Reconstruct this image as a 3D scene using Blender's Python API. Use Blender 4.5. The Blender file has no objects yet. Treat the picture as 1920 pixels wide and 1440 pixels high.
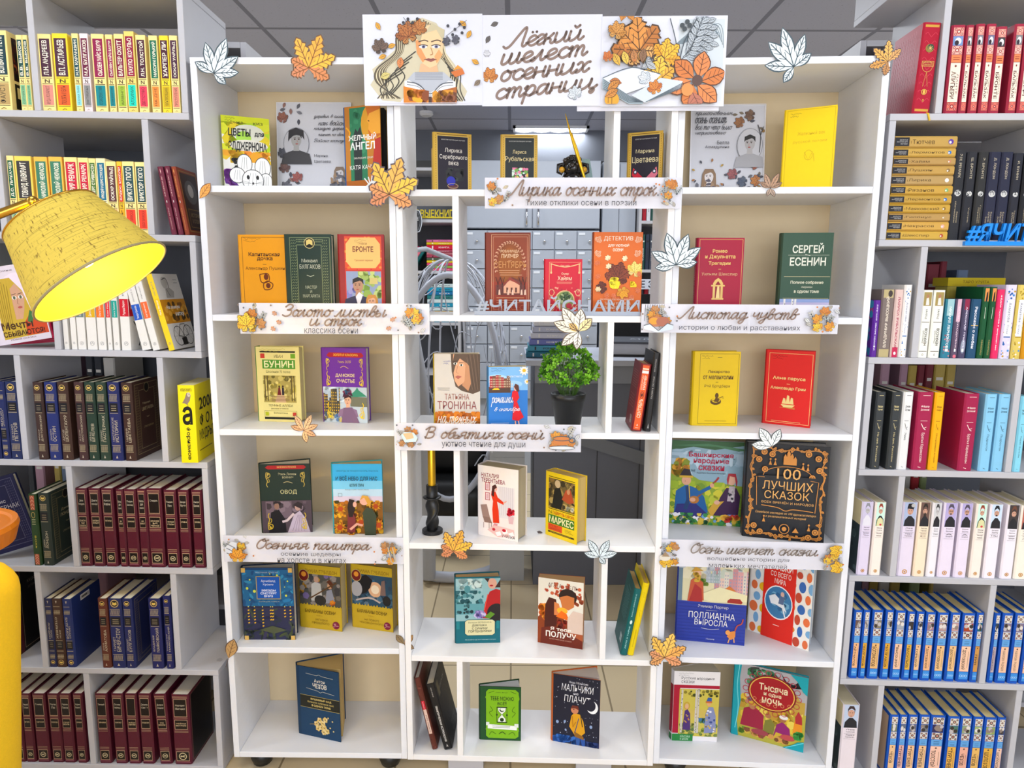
import bpy, math, random
from math import sin, cos, pi, radians, atan, hypot, atan2
from mathutils import Vector, Matrix
scn = bpy.context.scene
COL = scn.collection
V3 = Vector

# ---------------------------------------------------------------- camera
PITCH = atan(1250.0 / 8300.0)
ROLL = 0.0042
cam_d = bpy.data.cameras.new('camera')
cam_d.sensor_fit = 'HORIZONTAL'
cam_d.sensor_width = 36.0
cam_d.lens = 36.0 * 1250.0 / 1920.0
cam_d.clip_start = 0.05
cam = bpy.data.objects.new('camera', cam_d)
COL.objects.link(cam)
_f = V3((0, cos(PITCH), -sin(PITCH)))
_u0 = V3((0, sin(PITCH), cos(PITCH)))
_r = cos(ROLL) * V3((1, 0, 0)) + sin(ROLL) * _u0
_u = -sin(ROLL) * V3((1, 0, 0)) + cos(ROLL) * _u0
_m = Matrix((_r, _u, -_f)).transposed().to_4x4()
_m.translation = V3((0, -1.70, 1.37))
cam.matrix_world = _m
scn.camera = cam

# ---------------------------------------------------------------- world, exposure, lights
w = bpy.data.worlds.new('world')
scn.world = w
w.use_nodes = True
w.node_tree.nodes['Background'].inputs[0].default_value = (0.62, 0.68, 0.80, 1)
w.node_tree.nodes['Background'].inputs[1].default_value = 0.22
scn.view_settings.view_transform = 'Standard'
scn.view_settings.look = 'None'
scn.view_settings.gamma = 1.0
scn.view_settings.use_curve_mapping = False
scn.view_settings.exposure = 0.30

CEIL = 2.60
def area(name, loc, rot, sx, sy, power, col):
	l = bpy.data.lights.new(name, 'AREA')
	l.shape = 'RECTANGLE'
	l.size, l.size_y = sx, sy
	l.energy = power
	l.color = col
	o = bpy.data.objects.new(name, l)
	COL.objects.link(o)
	o.location = loc
	o.rotation_euler = rot
	return o
COOL = (0.89, 0.945, 1.0)
PANELS = [(-0.93, -0.85), (0.87, -0.85), (-0.93, -2.65), (0.87, -2.65), (0.27, 1.90), (-1.53, 1.90),
		  (2.07, 1.90), (0.30, 4.085), (-1.53, 4.085), (2.67, -0.85), (-2.73, -0.85)]
for i, (x, y) in enumerate(PANELS):
	area('ceiling_panel_light', (x, y, CEIL - 0.03), (0, 0, 0), 0.56, 0.56, (7.5 if abs(x) < 2 else 19) if y < 0 else 19, COOL)
# added soft fill light behind the camera, shaped like a window
area('front_fill_light', (0.2, -4.9, 1.5), (radians(90), 0, 0), 4.2, 1.8, 66, (0.95, 0.97, 1.0))

# ---------------------------------------------------------------- colours and materials
def lin(c):
	return c / 12.92 if c <= 0.04045 else ((c + 0.055) / 1.055) ** 2.4
_cc = {}
def hx(s):
	if isinstance(s, tuple):
		return s
	if s not in _cc:
		h = s.lstrip('#')
		if len(h) == 3:
			h = ''.join(k * 2 for k in h)
		_cc[s] = tuple(lin(int(h[i:i + 2], 16) / 255) for i in (0, 2, 4))
	return _cc[s]

def mat(name, col='fff', rough=0.5, metal=0.0, noise=0.0, nscale=60.0, attr=False, bump=0.0, bscale=200.0,
		coat=0.0, transl=0.0, emit=None, estr=0.0, stretch=(1, 1, 1), spec=0.5):
	m = bpy.data.materials.new(name)
	m.use_nodes = True
	nt = m.node_tree
	b = nt.nodes['Principled BSDF']
	b.inputs['Roughness'].default_value = rough
	b.inputs['Metallic'].default_value = metal
	b.inputs['Specular IOR Level'].default_value = spec
	if coat:
		b.inputs['Coat Weight'].default_value = coat
		b.inputs['Coat Roughness'].default_value = 0.15
	src = None
	if attr:
		a = nt.nodes.new('ShaderNodeAttribute')
		a.attribute_name = 'Col'
		src = a.outputs['Color']
	if src is None:
		rgb = nt.nodes.new('ShaderNodeRGB')
		rgb.outputs[0].default_value = (*hx(col), 1)
		src = rgb.outputs[0]
	tc = nt.nodes.new('ShaderNodeTexCoord')
	mp = nt.nodes.new('ShaderNodeMapping')
	mp.inputs['Scale'].default_value = stretch
	nt.links.new(tc.outputs['Object'], mp.inputs['Vector'])
	if noise:
		n = nt.nodes.new('ShaderNodeTexNoise')
		n.inputs['Scale'].default_value = nscale
		n.inputs['Detail'].default_value = 6
		nt.links.new(mp.outputs[0], n.inputs['Vector'])
		r = nt.nodes.new('ShaderNodeMapRange')
		r.inputs[3].default_value = 1 - noise
		r.inputs[4].default_value = 1 + noise
		nt.links.new(n.outputs[0], r.inputs[0])
		mx = nt.nodes.new('ShaderNodeVectorMath')
		mx.operation = 'SCALE'
		nt.links.new(src, mx.inputs[0])
		nt.links.new(r.outputs[0], mx.inputs['Scale'])
		src = mx.outputs[0]
	nt.links.new(src, b.inputs['Base Color'])
	if bump:
		n2 = nt.nodes.new('ShaderNodeTexNoise')
		n2.inputs['Scale'].default_value = bscale
		n2.inputs['Detail'].default_value = 4
		nt.links.new(mp.outputs[0], n2.inputs['Vector'])
		bp = nt.nodes.new('ShaderNodeBump')
		bp.inputs['Strength'].default_value = bump
		bp.inputs['Distance'].default_value = 0.002
		nt.links.new(n2.outputs[0], bp.inputs['Height'])
		nt.links.new(bp.outputs[0], b.inputs['Normal'])
	if emit:
		b.inputs['Emission Color'].default_value = (*hx(emit), 1)
		b.inputs['Emission Strength'].default_value = estr
	return m

M = dict(
	prt=mat('printed_cover', rough=0.42, attr=True, noise=0.03, nscale=90, spec=.28),
	paper=mat('printed_paper', rough=0.55, attr=True, noise=0.02, nscale=120),
	pages=mat('page_block', rough=0.85, attr=True, noise=0.10, nscale=40, stretch=(40, 1, 40)),
	white=mat('white_laminate', 'e9e7e6', 0.42, noise=0.03, nscale=14, stretch=(1, 1, 6), bump=0.05, bscale=90),
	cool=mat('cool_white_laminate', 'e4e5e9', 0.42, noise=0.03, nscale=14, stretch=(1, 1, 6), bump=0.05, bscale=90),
	back=mat('warm_lit_hardboard', 'dac49c', 0.6, noise=0.03, nscale=25),  # warm light on the unit backs is put into this beige
	grey=mat('light_grey_laminate', 'b9b8bc', 0.48, noise=0.03, nscale=18, bump=0.04, bscale=120),
	black=mat('black_plastic', '0d0e10', 0.38, noise=0.08, nscale=50),
	dark=mat('dark_grey_panel', '55585f', 0.55, noise=0.05, nscale=30),
	steel=mat('grey_painted_steel', 'a9afba', 0.4, noise=0.02, nscale=30),
	chrome=mat('chrome', 'd8dae0', 0.15, metal=1.0, noise=0.02),
	gold=mat('brushed_gold', 'd6a828', 0.28, metal=0.85, noise=0.05, nscale=80),
	brass=mat('brass', 'c99a3c', 0.22, metal=1.0, noise=0.04, nscale=60),
	leafm=mat('plastic_leaf', rough=0.4, attr=True, noise=0.10, nscale=60),
	gloss=mat('glossy_paint', rough=0.15, attr=True, noise=0.04, nscale=80),
	blue=mat('blue_acrylic', '1186e0', 0.3, noise=0.02, nscale=50),
	greyac=mat('grey_acrylic', '9aa2b0', 0.4, noise=0.02, nscale=50),
	yfab=mat('yellow_fabric', 'e9bd08', 0.75, noise=0.08, nscale=220, bump=0.3, bscale=500),
	orange=mat('orange_lacquer', 'd97a08', 0.35, noise=0.05, nscale=40),
	wicker=mat('silver_wicker', 'c6cad6', 0.4, noise=0.04, nscale=60),
	generic=mat('tinted_surface', rough=0.5, attr=True, noise=0.04, nscale=40),
)

# ---------------------------------------------------------------- mesh builder
class MB:
	def __init__(s, xf=None):
		s.v, s.f, s.c, s.mi = [], [], [], []
		s.xf = xf
	def poly(s, pts, col='fff', mi=0):
		n = len(s.v)
		if s.xf is not None:
			pts = [s.xf @ V3(p) for p in pts]
		s.v += [tuple(p) for p in pts]
		s.f.append(tuple(range(n, n + len(pts))))
		s.c.append(hx(col))
		s.mi.append(mi)
	def grid(s, rows, col='fff', mi=0, closed=False):
		n = len(s.v)
		k = len(rows[0])
		for r in rows:
			if s.xf is not None:
				r = [s.xf @ V3(p) for p in r]
			s.v += [tuple(p) for p in r]
		c = hx(col)
		for i in range(len(rows) - 1):
			for j in range(k if closed else k - 1):
				j2 = (j + 1) % k
				s.f.append((n + i * k + j, n + i * k + j2, n + (i + 1) * k + j2, n + (i + 1) * k + j))
				s.c.append(c)
				s.mi.append(mi)
	def box(s, x0, y0, z0, x1, y1, z1, col='fff', mi=0, front=None, fmi=None):
		p = [(x0, y0, z0), (x1, y0, z0), (x1, y1, z0), (x0, y1, z0), (x0, y0, z1), (x1, y0, z1), (x1, y1, z1), (x0, y1, z1)]
		n = len(s.v)
		if s.xf is not None:
			p = [s.xf @ V3(q) for q in p]
		s.v += [tuple(q) for q in p]
		for k, q in enumerate(((0, 3, 2, 1), (4, 5, 6, 7), (0, 1, 5, 4), (1, 2, 6, 5), (2, 3, 7, 6), (3, 0, 4, 7))):
			s.f.append(tuple(n + i for i in q))
			s.c.append(hx(front if (k == 2 and front) else col))
			s.mi.append(fmi if (k == 2 and fmi is not None) else mi)
	def lathe(s, prof, segs=24, col='fff', mi=0, o=(0, 0, 0), cap=True):
		rows = [[(o[0] + r * cos(2 * pi * j / segs), o[1] + r * sin(2 * pi * j / segs), o[2] + z) for j in range(segs)] for r, z in prof]
		s.grid(rows, col, mi, closed=True)
		if cap:
			s.poly(rows[0][::-1], col, mi)
			s.poly(rows[-1], col, mi)
	def tube(s, pts, r, segs=8, col='fff', mi=0, cap=True):
		pts = [V3(p) for p in pts]
		rows = []
		a = None
		for i, p in enumerate(pts):
			t = (pts[min(i + 1, len(pts) - 1)] - pts[max(i - 1, 0)])
			if t.length < 1e-9:
				t = V3((0, 0, 1))
			t.normalize()
			if a is None:
				a = t.orthogonal().normalized()
			else:
				a = (a - t * a.dot(t))
				a = a.normalized() if a.length > 1e-6 else t.orthogonal().normalized()
			b = t.cross(a)
			rr = r[i] if isinstance(r, (list, tuple)) else r
			rows.append([tuple(p + (a * cos(2 * pi * j / segs) + b * sin(2 * pi * j / segs)) * rr) for j in range(segs)])
		s.grid(rows, col, mi, closed=True)
		if cap:
			s.poly(rows[0][::-1], col, mi)
			s.poly(rows[-1], col, mi)
	def obj(s, name, mats, parent=None, smooth=False, bevel=0.0):
		me = bpy.data.meshes.new(name)
		me.from_pydata(s.v, [], s.f)
		for m in (mats if isinstance(mats, (list, tuple)) else [mats]):
			me.materials.append(m)
		at = me.attributes.new('Col', 'FLOAT_COLOR', 'FACE')
		at.data.foreach_set('color', [x for c in s.c for x in (c[0], c[1], c[2], 1.0)])
		me.polygons.foreach_set('material_index', s.mi)
		if smooth:
			me.polygons.foreach_set('use_smooth', [True] * len(s.f))
		me.update()
		o = bpy.data.objects.new(name, me)
		COL.objects.link(o)
		if parent is not None:
			o.parent = parent
		if bevel:
			b = o.modifiers.new('bevel', 'BEVEL')
			b.width = bevel
			b.segments = 1
			b.limit_method = 'ANGLE'
		return o

def tag(o, label, cat, group=None, kind=None):
	o['label'] = label
	o['category'] = cat
	if group:
		o['group'] = group
	if kind:
		o['kind'] = kind
	return o
def thing(name, label, cat, mw=None, group=None):
	o = bpy.data.objects.new(name, None)
	o.empty_display_size = 0.05
	COL.objects.link(o)
	if mw is not None:
		o.matrix_world = mw
	return tag(o, label, cat, group)
def struct(mb, name, mats, **k):
	o = mb.obj(name, mats, **k)
	o['kind'] = 'structure'
	return o

def frame_m(o, yaw, tilt=0.0):
	u0 = V3((cos(yaw), sin(yaw), 0))
	n = V3((-sin(yaw), cos(yaw), 0))
	k = V3((0, 0, 1))
	u = cos(tilt) * u0 - sin(tilt) * k
	ww = sin(tilt) * u0 + cos(tilt) * k
	m = Matrix((u, n, ww)).transposed().to_4x4()
	m.translation = V3(o)
	return m
FR = dict(UL=frame_m((-.777, -.003, 0), radians(-.5)), UC=frame_m((-.2877, -.0131, 0), radians(-1.75)),
		  UR=frame_m((.397, -.0221, 0), radians(-3.1)), SL=frame_m((-.811, 0, 0), 0, .0125),
		  SR=frame_m((.893, -.03, 0), radians(-2.7), .004))

# ---------------------------------------------------------------- lettering
def catmull(p, n=6):
	if len(p) < 3:
		return p
	out = []
	q = [p[0]] + list(p) + [p[-1]]
	for i in range(1, len(q) - 2):
		a, b, c, d = q[i - 1], q[i], q[i + 1], q[i + 2]
		for k in range(n):
			t = k / n
			out.append(tuple(.5 * (2 * b[j] + (c[j] - a[j]) * t + (2 * a[j] - 5 * b[j] + 4 * c[j] - d[j]) * t * t
		+ (3 * b[j] - a[j] - 3 * c[j] + d[j]) * t ** 3) for j in (0, 1)))
	out.append(tuple(p[-1]))
	return out

GLY = {}
def load_glyphs():
	chars = sorted(set('АБВГДЕЁЖЗИЙКЛМНОПРСТУФХЦЧШЩЪЫЬЭЮЯабвгдеёжзийклмнопрстуфхцчшщъыьэюя0123456789.,!+%#-–:/&«»IN*'))
	for bold in (0, 1):
		cu = bpy.data.curves.new('tmp', 'FONT')
		cu.resolution_u = 2
		cu.offset = 0.022 * bold
		ob = bpy.data.objects.new('tmp', cu)
		COL.objects.link(ob)
		def mesh_of(s):
			cu.body = s
			bpy.context.view_layer.update()
			me = bpy.data.meshes.new_from_object(ob.evaluated_get(bpy.context.evaluated_depsgraph_get()))
			vs = [(v.co.x, v.co.y) for v in me.vertices]
			fs = [tuple(p.vertices) for p in me.polygons]
			bpy.data.meshes.remove(me)
			return vs, fs
		def width(s):
			vs, _ = mesh_of(s)
			return max(p[0] for p in vs) - min(p[0] for p in vs)
		w2 = width('НН')
		for ch in chars:
			vs, fs = mesh_of(ch)
			GLY[(ch, bold)] = (vs, fs, width('Н' + ch + 'Н') - w2)
		bpy.data.objects.remove(ob)
		bpy.data.curves.remove(cu)
load_glyphs()

CUR = {k: (v.rsplit(';', 1)[0], float(v.rsplit(';', 1)[1])) for k, v in {
 'и': "0,1 0,.25 .15,0 .4,.15 .6,.6 .6,1|.6,1 .6,.25 .75,0 .95,.3;.9",
 'ш': "0,1 0,.25 .12,0 .32,.15 .45,.6 .45,1|.45,1 .45,.25 .58,0 .78,.15 .9,.6 .9,1|.9,1 .9,.25 1.02,0 1.2,.3;1.15",
 'ц': "0,1 0,.25 .15,0 .4,.15 .6,.6 .6,1|.6,1 .6,.25 .72,0 .85,.05 .95,-.2 .85,-.45 .72,-.3 .85,-.05 1.05,.3;1.0",
 'л': "-.12,.08 .02,.02 .2,.45 .38,1|.38,1 .4,.3 .52,0 .75,.3;.7",
 'м': "-.12,.08 .02,.02 .15,.45 .26,1 .42,.2 .68,1|.68,1 .7,.25 .82,0 1.02,.3;.97",
 'т': "0,.8 .08,1 .12,.85 .12,0|.12,.55 .32,1 .46,.85 .46,0|.46,.55 .66,1 .8,.8 .8,.25 .92,0 1.1,.3;1.05",
 'п': "0,.8 .08,1 .12,.85 .12,0|.12,.55 .38,1 .54,.85 .54,.2 .66,0 .84,.3;.8",
 'р': "0,.75 .1,1 .12,.8 .12,-.75|.12,.5 .34,1 .58,.85 .6,.35 .42,0 .14,.2|.45,.02 .8,.3;.75",
 'а': ".58,.85 .36,1 .12,.8 .06,.35 .2,.02 .42,.2 .6,.9|.6,1 .6,.25 .72,0 .92,.3;.86",
 'о': ".32,1 .08,.75 .08,.25 .3,0 .54,.25 .54,.75 .32,1 .46,.8 .78,.9;.7",
 'с': ".58,.8 .36,1 .1,.75 .08,.3 .3,0 .52,.08 .7,.35;.62",
 'е': "-.02,.3 .3,.42 .56,.72 .4,1 .14,.8 .1,.3 .32,0 .56,.08 .76,.35;.7",
 'г': "0,.75 .18,1 .4,.92 .4,.7 .12,.35 .12,.1 .3,0 .58,.3;.52",
 'к': "0,1 .02,0|.02,.4 .25,.6 .48,1|.18,.55 .38,.4 .42,.1 .56,0 .74,.3;.68",
 'х': "0,.8 .16,1 .3,.8 .4,.2 .55,0 .76,.3|.7,.95 .5,.85 .2,.12 0,.05;.72",
 'н': "0,1 0,0|0,.5 .52,.55|.52,1 .52,.2 .64,0 .84,.3;.78",
 'з': "0,.8 .22,1 .44,.85 .4,.6 .15,.5 .42,.42 .46,.15 .25,-.02 0,.1;.55",
 'у': "0,1 0,.5 .15,.3 .4,.45 .55,1|.55,1 .55,-.2 .4,-.65 .14,-.55 .2,-.3 .8,.3;.74",
 'ч': "0,1 0,.6 .15,.42 .4,.58 .52,1|.52,1 .52,.2 .64,0 .84,.3;.78",
 'в': "0,.3 .3,.9 .42,1.45 .28,1.65 .12,1.3 .1,.3 .3,0 .52,.2 .5,.62 .3,.8 .5,.72 .78,.85;.68",
 'д': ".58,.85 .36,1 .12,.8 .06,.35 .2,.02 .42,.2 .6,.9|.6,1 .6,-.3 .42,-.68 .18,-.55 .28,-.28 .92,.3;.86",
 'б': ".62,1.6 .3,1.5 .1,1 .08,.3 .3,0 .54,.25 .5,.72 .3,.85 .12,.6;.64",
 'ь': "0,1 0,.2 .15,0 .4,.08 .44,.4 .28,.52 .02,.4|.44,.35 .6,.35;.52",
 'ъ': "-.18,.95 0,1 0,.2 .15,0 .4,.08 .44,.4 .28,.52 .02,.4|.44,.35 .6,.35;.52",
 'ы': "0,1 0,.2 .15,0 .38,.08 .42,.4 .28,.52 .02,.4|.72,1 .72,.2 .84,0 1.02,.3;.97",
 'я': "-.05,.02 .1,.08 .3,.5|.58,.5 .3,.48 .12,.75 .3,1 .6,1|.6,1 .6,.2 .72,0 .92,.3;.86",
 'ж': "0,.9 .15,.95 .3,.4 .5,.05 .6,0|.5,1 .48,0|1,.9 .85,.95 .7,.6 .3,.05 .0,.0|.75,.4 .85,0 1.05,.3;1.0",
 'Л': "-.35,.2 -.15,0 .1,.25 .45,1.2 .72,1.85 .86,1.75 .84,.3 .98,0 1.2,.3;1.12",
 'З': ".1,1.45 .4,1.85 .78,1.6 .7,1.15 .35,.98 .78,.88 .82,.3 .45,0 .08,.2;1.0",
 'В': ".2,0 .22,1.75|-.1,1.4 .25,1.85 .76,1.75 .74,1.15 .28,.98 .86,.85 .88,.2 .45,0 .1,.2;1.15",
 'О': ".6,1.85 .15,1.45 .06,.6 .4,0 .82,.3 .92,1.1 .6,1.75 .42,1.6 .65,1.4 1.05,1.65;1.02",
 ' ': ";.55"}.items()}
CUR['й'] = (CUR['и'][0] + "|.15,1.5 .3,1.3 .48,1.5", .9)
CUR['ё'] = (CUR['е'][0] + "|.18,1.35 .2,1.36|.44,1.35 .46,1.36", .62)

class Art:
	"""flat print laid on a surface: x 0..100 across, y 0..100 up"""
	def __init__(s, mb, o, u, v, W, H, mi=0, step=3e-5):
		s.mb, s.o, s.u, s.v, s.W, s.H, s.mi = mb, V3(o), V3(u).normalized(), V3(v).normalized(), W, H, mi
		s.n = s.u.cross(s.v)
		s.k = 1
		s.clip = True
		s.step = step
	def P(s, pts, c):
		off = s.n * (s.step * s.k)
		out = []
		for x, y in pts:
			if s.clip:
				x = min(max(x, 0), s.W)
				y = min(max(y, 0), s.H)
			out.append(s.o + s.u * x + s.v * y + off)
		s.mb.poly(out, c, s.mi)
	def up(s):
		s.k += 1
	def m(s, pts):
		return [(x * s.W / 100, y * s.H / 100) for x, y in pts]
	def p(s, pts, c):
		s.up()
		s.P(s.m(pts), c)
	def r(s, x0, y0, x1, y1, c):
		s.p([(x0, y0), (x1, y0), (x1, y1), (x0, y1)], c)
	def e(s, cx, cy, rx, ry, c, n=18, rot=0):
		s.up()
		a = radians(rot)
		X, Y, RX, RY = cx * s.W / 100, cy * s.H / 100, rx * s.W / 100, ry * s.H / 100
		s.P([(X + RX * cos(t) * cos(a) - RY * sin(t) * sin(a), Y + RX * cos(t) * sin(a) + RY * sin(t) * cos(a))
			 for t in (2 * pi * i / n for i in range(n))], c)
	def ring(s, cx, cy, rx, ry, wd, c, n=24):
		pts = [(cx + rx * cos(2 * pi * i / n), cy + ry * sin(2 * pi * i / n)) for i in range(n + 1)]
		s.l(pts, wd, c)
	def strip(s, P, wd, c):
		"""P metres; constant-width ribbon"""
		L, R = [], []
		for i, p in enumerate(P):
			a, b = P[max(i - 1, 0)], P[min(i + 1, len(P) - 1)]
			dx, dy = b[0] - a[0], b[1] - a[1]
			d = hypot(dx, dy) or 1e-9
			nx, ny = -dy / d * wd / 2, dx / d * wd / 2
			L.append((p[0] + nx, p[1] + ny))
			R.append((p[0] - nx, p[1] - ny))
		for i in range(len(P) - 1):
			s.P([L[i], R[i], R[i + 1], L[i + 1]], c)
	def l(s, pts, wd, c, sm=False):
		s.up()
		s.strip(s.m(catmull(pts) if sm else pts), wd * s.W / 100, c)
	def frame(s, x0, y0, x1, y1, wd, c):
		k = wd * s.W / s.H
		s.up()
		for q in ((x0, y0, x1, y0 + k), (x0, y1 - k, x1, y1), (x0, y0, x0 + wd, y1), (x1 - wd, y0, x1, y1)):
			s.P(s.m([(q[0], q[1]), (q[2], q[1]), (q[2], q[3]), (q[0], q[3])]), c)
	def t(s, txt, x0, y0, x1, y1, c, b=0, rot=0, it=0.0, tr=0.0):
		"""text fitted into the box; rot 90 reads upward, -90 reads downward"""
		vs, fs, x = [], [], 0.0
		for ch in txt:
			if ch == ' ':
				x += 0.3 + tr
				continue
			g = GLY.get((ch, b)) or GLY[('-', b)]
			n = len(vs)
			vs += [(p[0] + x + it * p[1], p[1]) for p in g[0]]
			fs += [tuple(n + i for i in f) for f in g[1]]
			x += g[2] + tr
		s._fit(vs, fs, x0, y0, x1, y1, c, rot)
	def _fit(s, vs, fs, x0, y0, x1, y1, c, rot):
		ax, bx = min(p[0] for p in vs), max(p[0] for p in vs)
		ay, by = min(p[1] for p in vs), max(p[1] for p in vs)
		X0, Y0, X1, Y1 = x0 * s.W / 100, y0 * s.H / 100, x1 * s.W / 100, y1 * s.H / 100
		q = []
		for px, py in vs:
			a, b = (px - ax) / ((bx - ax) or 1), (py - ay) / ((by - ay) or 1)
			if rot == 0:
				q.append((X0 + a * (X1 - X0), Y0 + b * (Y1 - Y0)))
			elif rot == 90:
				q.append((X1 - b * (X1 - X0), Y0 + a * (Y1 - Y0)))
			else:
				q.append((X0 + b * (X1 - X0), Y1 - a * (Y1 - Y0)))
		s.up()
		for f in fs:
			s.P([q[i] for i in f], c)
	def cur(s, txt, x0, y0, x1, y1, c, wd=0.17, slant=0.28):
		"""joined handwriting fitted into the box"""
		strokes, x = [], 0.0
		for ch in txt:
			d, adv = CUR[ch]
			for st in d.split('|'):
				if st.strip():
					pts = [tuple(map(float, k.split(','))) for k in st.split()]
					pts = catmull(pts, 5)
					strokes.append([(x + a + slant * b, b) for a, b in pts])
			x += adv
		al = [p for st in strokes for p in st]
		ax, bx = min(p[0] for p in al), max(p[0] for p in al)
		ay, by = min(p[1] for p in al), max(p[1] for p in al)
		sx, sy = (x1 - x0) * s.W / 100 / (bx - ax), (y1 - y0) * s.H / 100 / (by - ay)
		X0, Y0 = x0 * s.W / 100, y0 * s.H / 100
		s.up()
		wm = wd * (sx + sy) / 2
		for st in strokes:
			P = [(X0 + (a - ax) * sx, Y0 + (b - ay) * sy) for a, b in st]
			s.strip(P, wm, c)
			for e in (P[0], P[-1]):
				s.P([(e[0] + wm / 2 * cos(k * pi / 4), e[1] + wm / 2 * sin(k * pi / 4)) for k in range(8)], c)
	def blobs(s, x0, y0, x1, y1, n, sz, cols, seed=1, asp=1.0):
		"""painterly dabs"""
		rd = random.Random(seed)
		for i in range(n):
			if i % 12 == 0:
				s.up()
			cx, cy = rd.uniform(x0, x1) * s.W / 100, rd.uniform(y0, y1) * s.H / 100
			if x1 - x0 < 42 and y1 - y0 < 32:   # a small clump is round
				t_, q_ = rd.uniform(0, 2 * pi), rd.random() ** .5 * .42
				cx = ((x0 + x1) / 2 + (x1 - x0) * q_ * cos(t_)) * s.W / 100
				cy = ((y0 + y1) / 2 + (y1 - y0) * q_ * sin(t_)) * s.H / 100
			a, r = rd.uniform(0, pi), rd.uniform(.5, 1.2) * sz * s.W / 100
			k = asp
			s.P([(min(max(cx + r * cos(t) * cos(a) - r * k * sin(t) * sin(a), x0 * s.W / 100), x1 * s.W / 100),
				  min(max(cy + r * cos(t) * sin(a) + r * k * sin(t) * cos(a), y0 * s.H / 100), y1 * s.H / 100))
				 for t in (0, .9, 1.8, 2.8, 3.9, 5.1)], rd.choice(cols))
	def lines(s, x0, y0, x1, y1, n, c, wd=.6, seed=3):
		"""rows of small print too fine to read"""
		rd = random.Random(seed)
		for i in range(n):
			y = y1 - (y1 - y0) * (i + .5) / n
			s.l([(x0 + rd.uniform(0, 6), y), (x1 - rd.uniform(0, 12), y)], wd, c)
	def lobes(s, cx, cy, R, ang, spec, edge, vein, ew=.05):
		"""a leaf of several lobes; R in percent of width; spec: (angle, length, width, colour)"""
		X, Y, R = cx * s.W / 100, cy * s.H / 100, R * s.W / 100
		def tf(a, pts):
			return [(X + R * (q[0] * cos(a) - q[1] * sin(a)), Y + R * (q[0] * sin(a) + q[1] * cos(a))) for q in pts]
		s.up()
		for a, L, wd, c in spec:
			s.P(tf(radians(a + ang), lobe_pts(L + ew, wd + ew * (2 if wd > 0 else -2))), edge)
		s.up()
		for a, L, wd, c in spec:
			s.up()
			s.P(tf(radians(a + ang), lobe_pts(L, wd)), c)
		s.up()
		if vein:
			for a, L, wd, c in spec:
				s.strip(tf(radians(a + ang), [(0, 0), (L * .93, 0)]), R * .03, vein)
				for t in (.3, .5, .68):
					for sg in (1, -1):
						s.strip(tf(radians(a + ang), [(L * t, 0), (L * (t + .18), sg * abs(wd) * .36)]), R * .018, vein)
	def simple_leaf(s, cx, cy, R, ang, c, vein='4a4238', wd=.5):
		s.lobes(cx, cy, R, ang, [(0, 1, wd, c)], vein, vein, .04)
	def sprig(s, cx, cy, R, ang, n, c, edge='3c4048'):
		a = radians(ang)
		k = s.W / s.H
		s.l([(cx, cy), (cx + R * cos(a), cy + R * sin(a) * k)], .5, edge)
		for i in range(n):
			t = (i + 1) / n
			x, y = cx + R * t * cos(a), cy + R * t * sin(a) * k
			for sg in (1, -1):
				s.simple_leaf(x, y, R * .33, ang + sg * 45, c, edge, .42)
	def maple(s, cx, cy, R, ang, cols, edge='5a3a20', vein='6b4018'):
		c = cols
		s.lobes(cx, cy, R, ang + 90, [(-118, .5, -.42, c[2]), (118, .5, -.42, c[2]), (-62, .85, -.6, c[1]), (62, .85, -.6, c[1]),
		(-18, 1.0, -.56, c[0]), (20, 1.0, -.56, c[0])], edge, vein)

def lobe_pts(L, wd):
	"""wd > 0 smooth lobe, wd < 0 toothed lobe"""
	w_ = abs(wd) / 2
	if wd > 0:
		h = [(0, 0), (.12, .3), (.3, .78), (.5, 1), (.66, .95), (.82, .62), (.93, .25), (1, 0)]
	else:
		h = [(0, .12), (.3, .5), (.38, .95), (.48, .66), (.56, 1.1), (.66, .7), (.74, .92), (.8, .45), (.9, .5), (1, 0)]
	up = [(a * L, b * w_) for a, b in h]
	return up + [(a, -b) for a, b in reversed(up[1:-1] if wd > 0 else up[:-1])]

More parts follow.
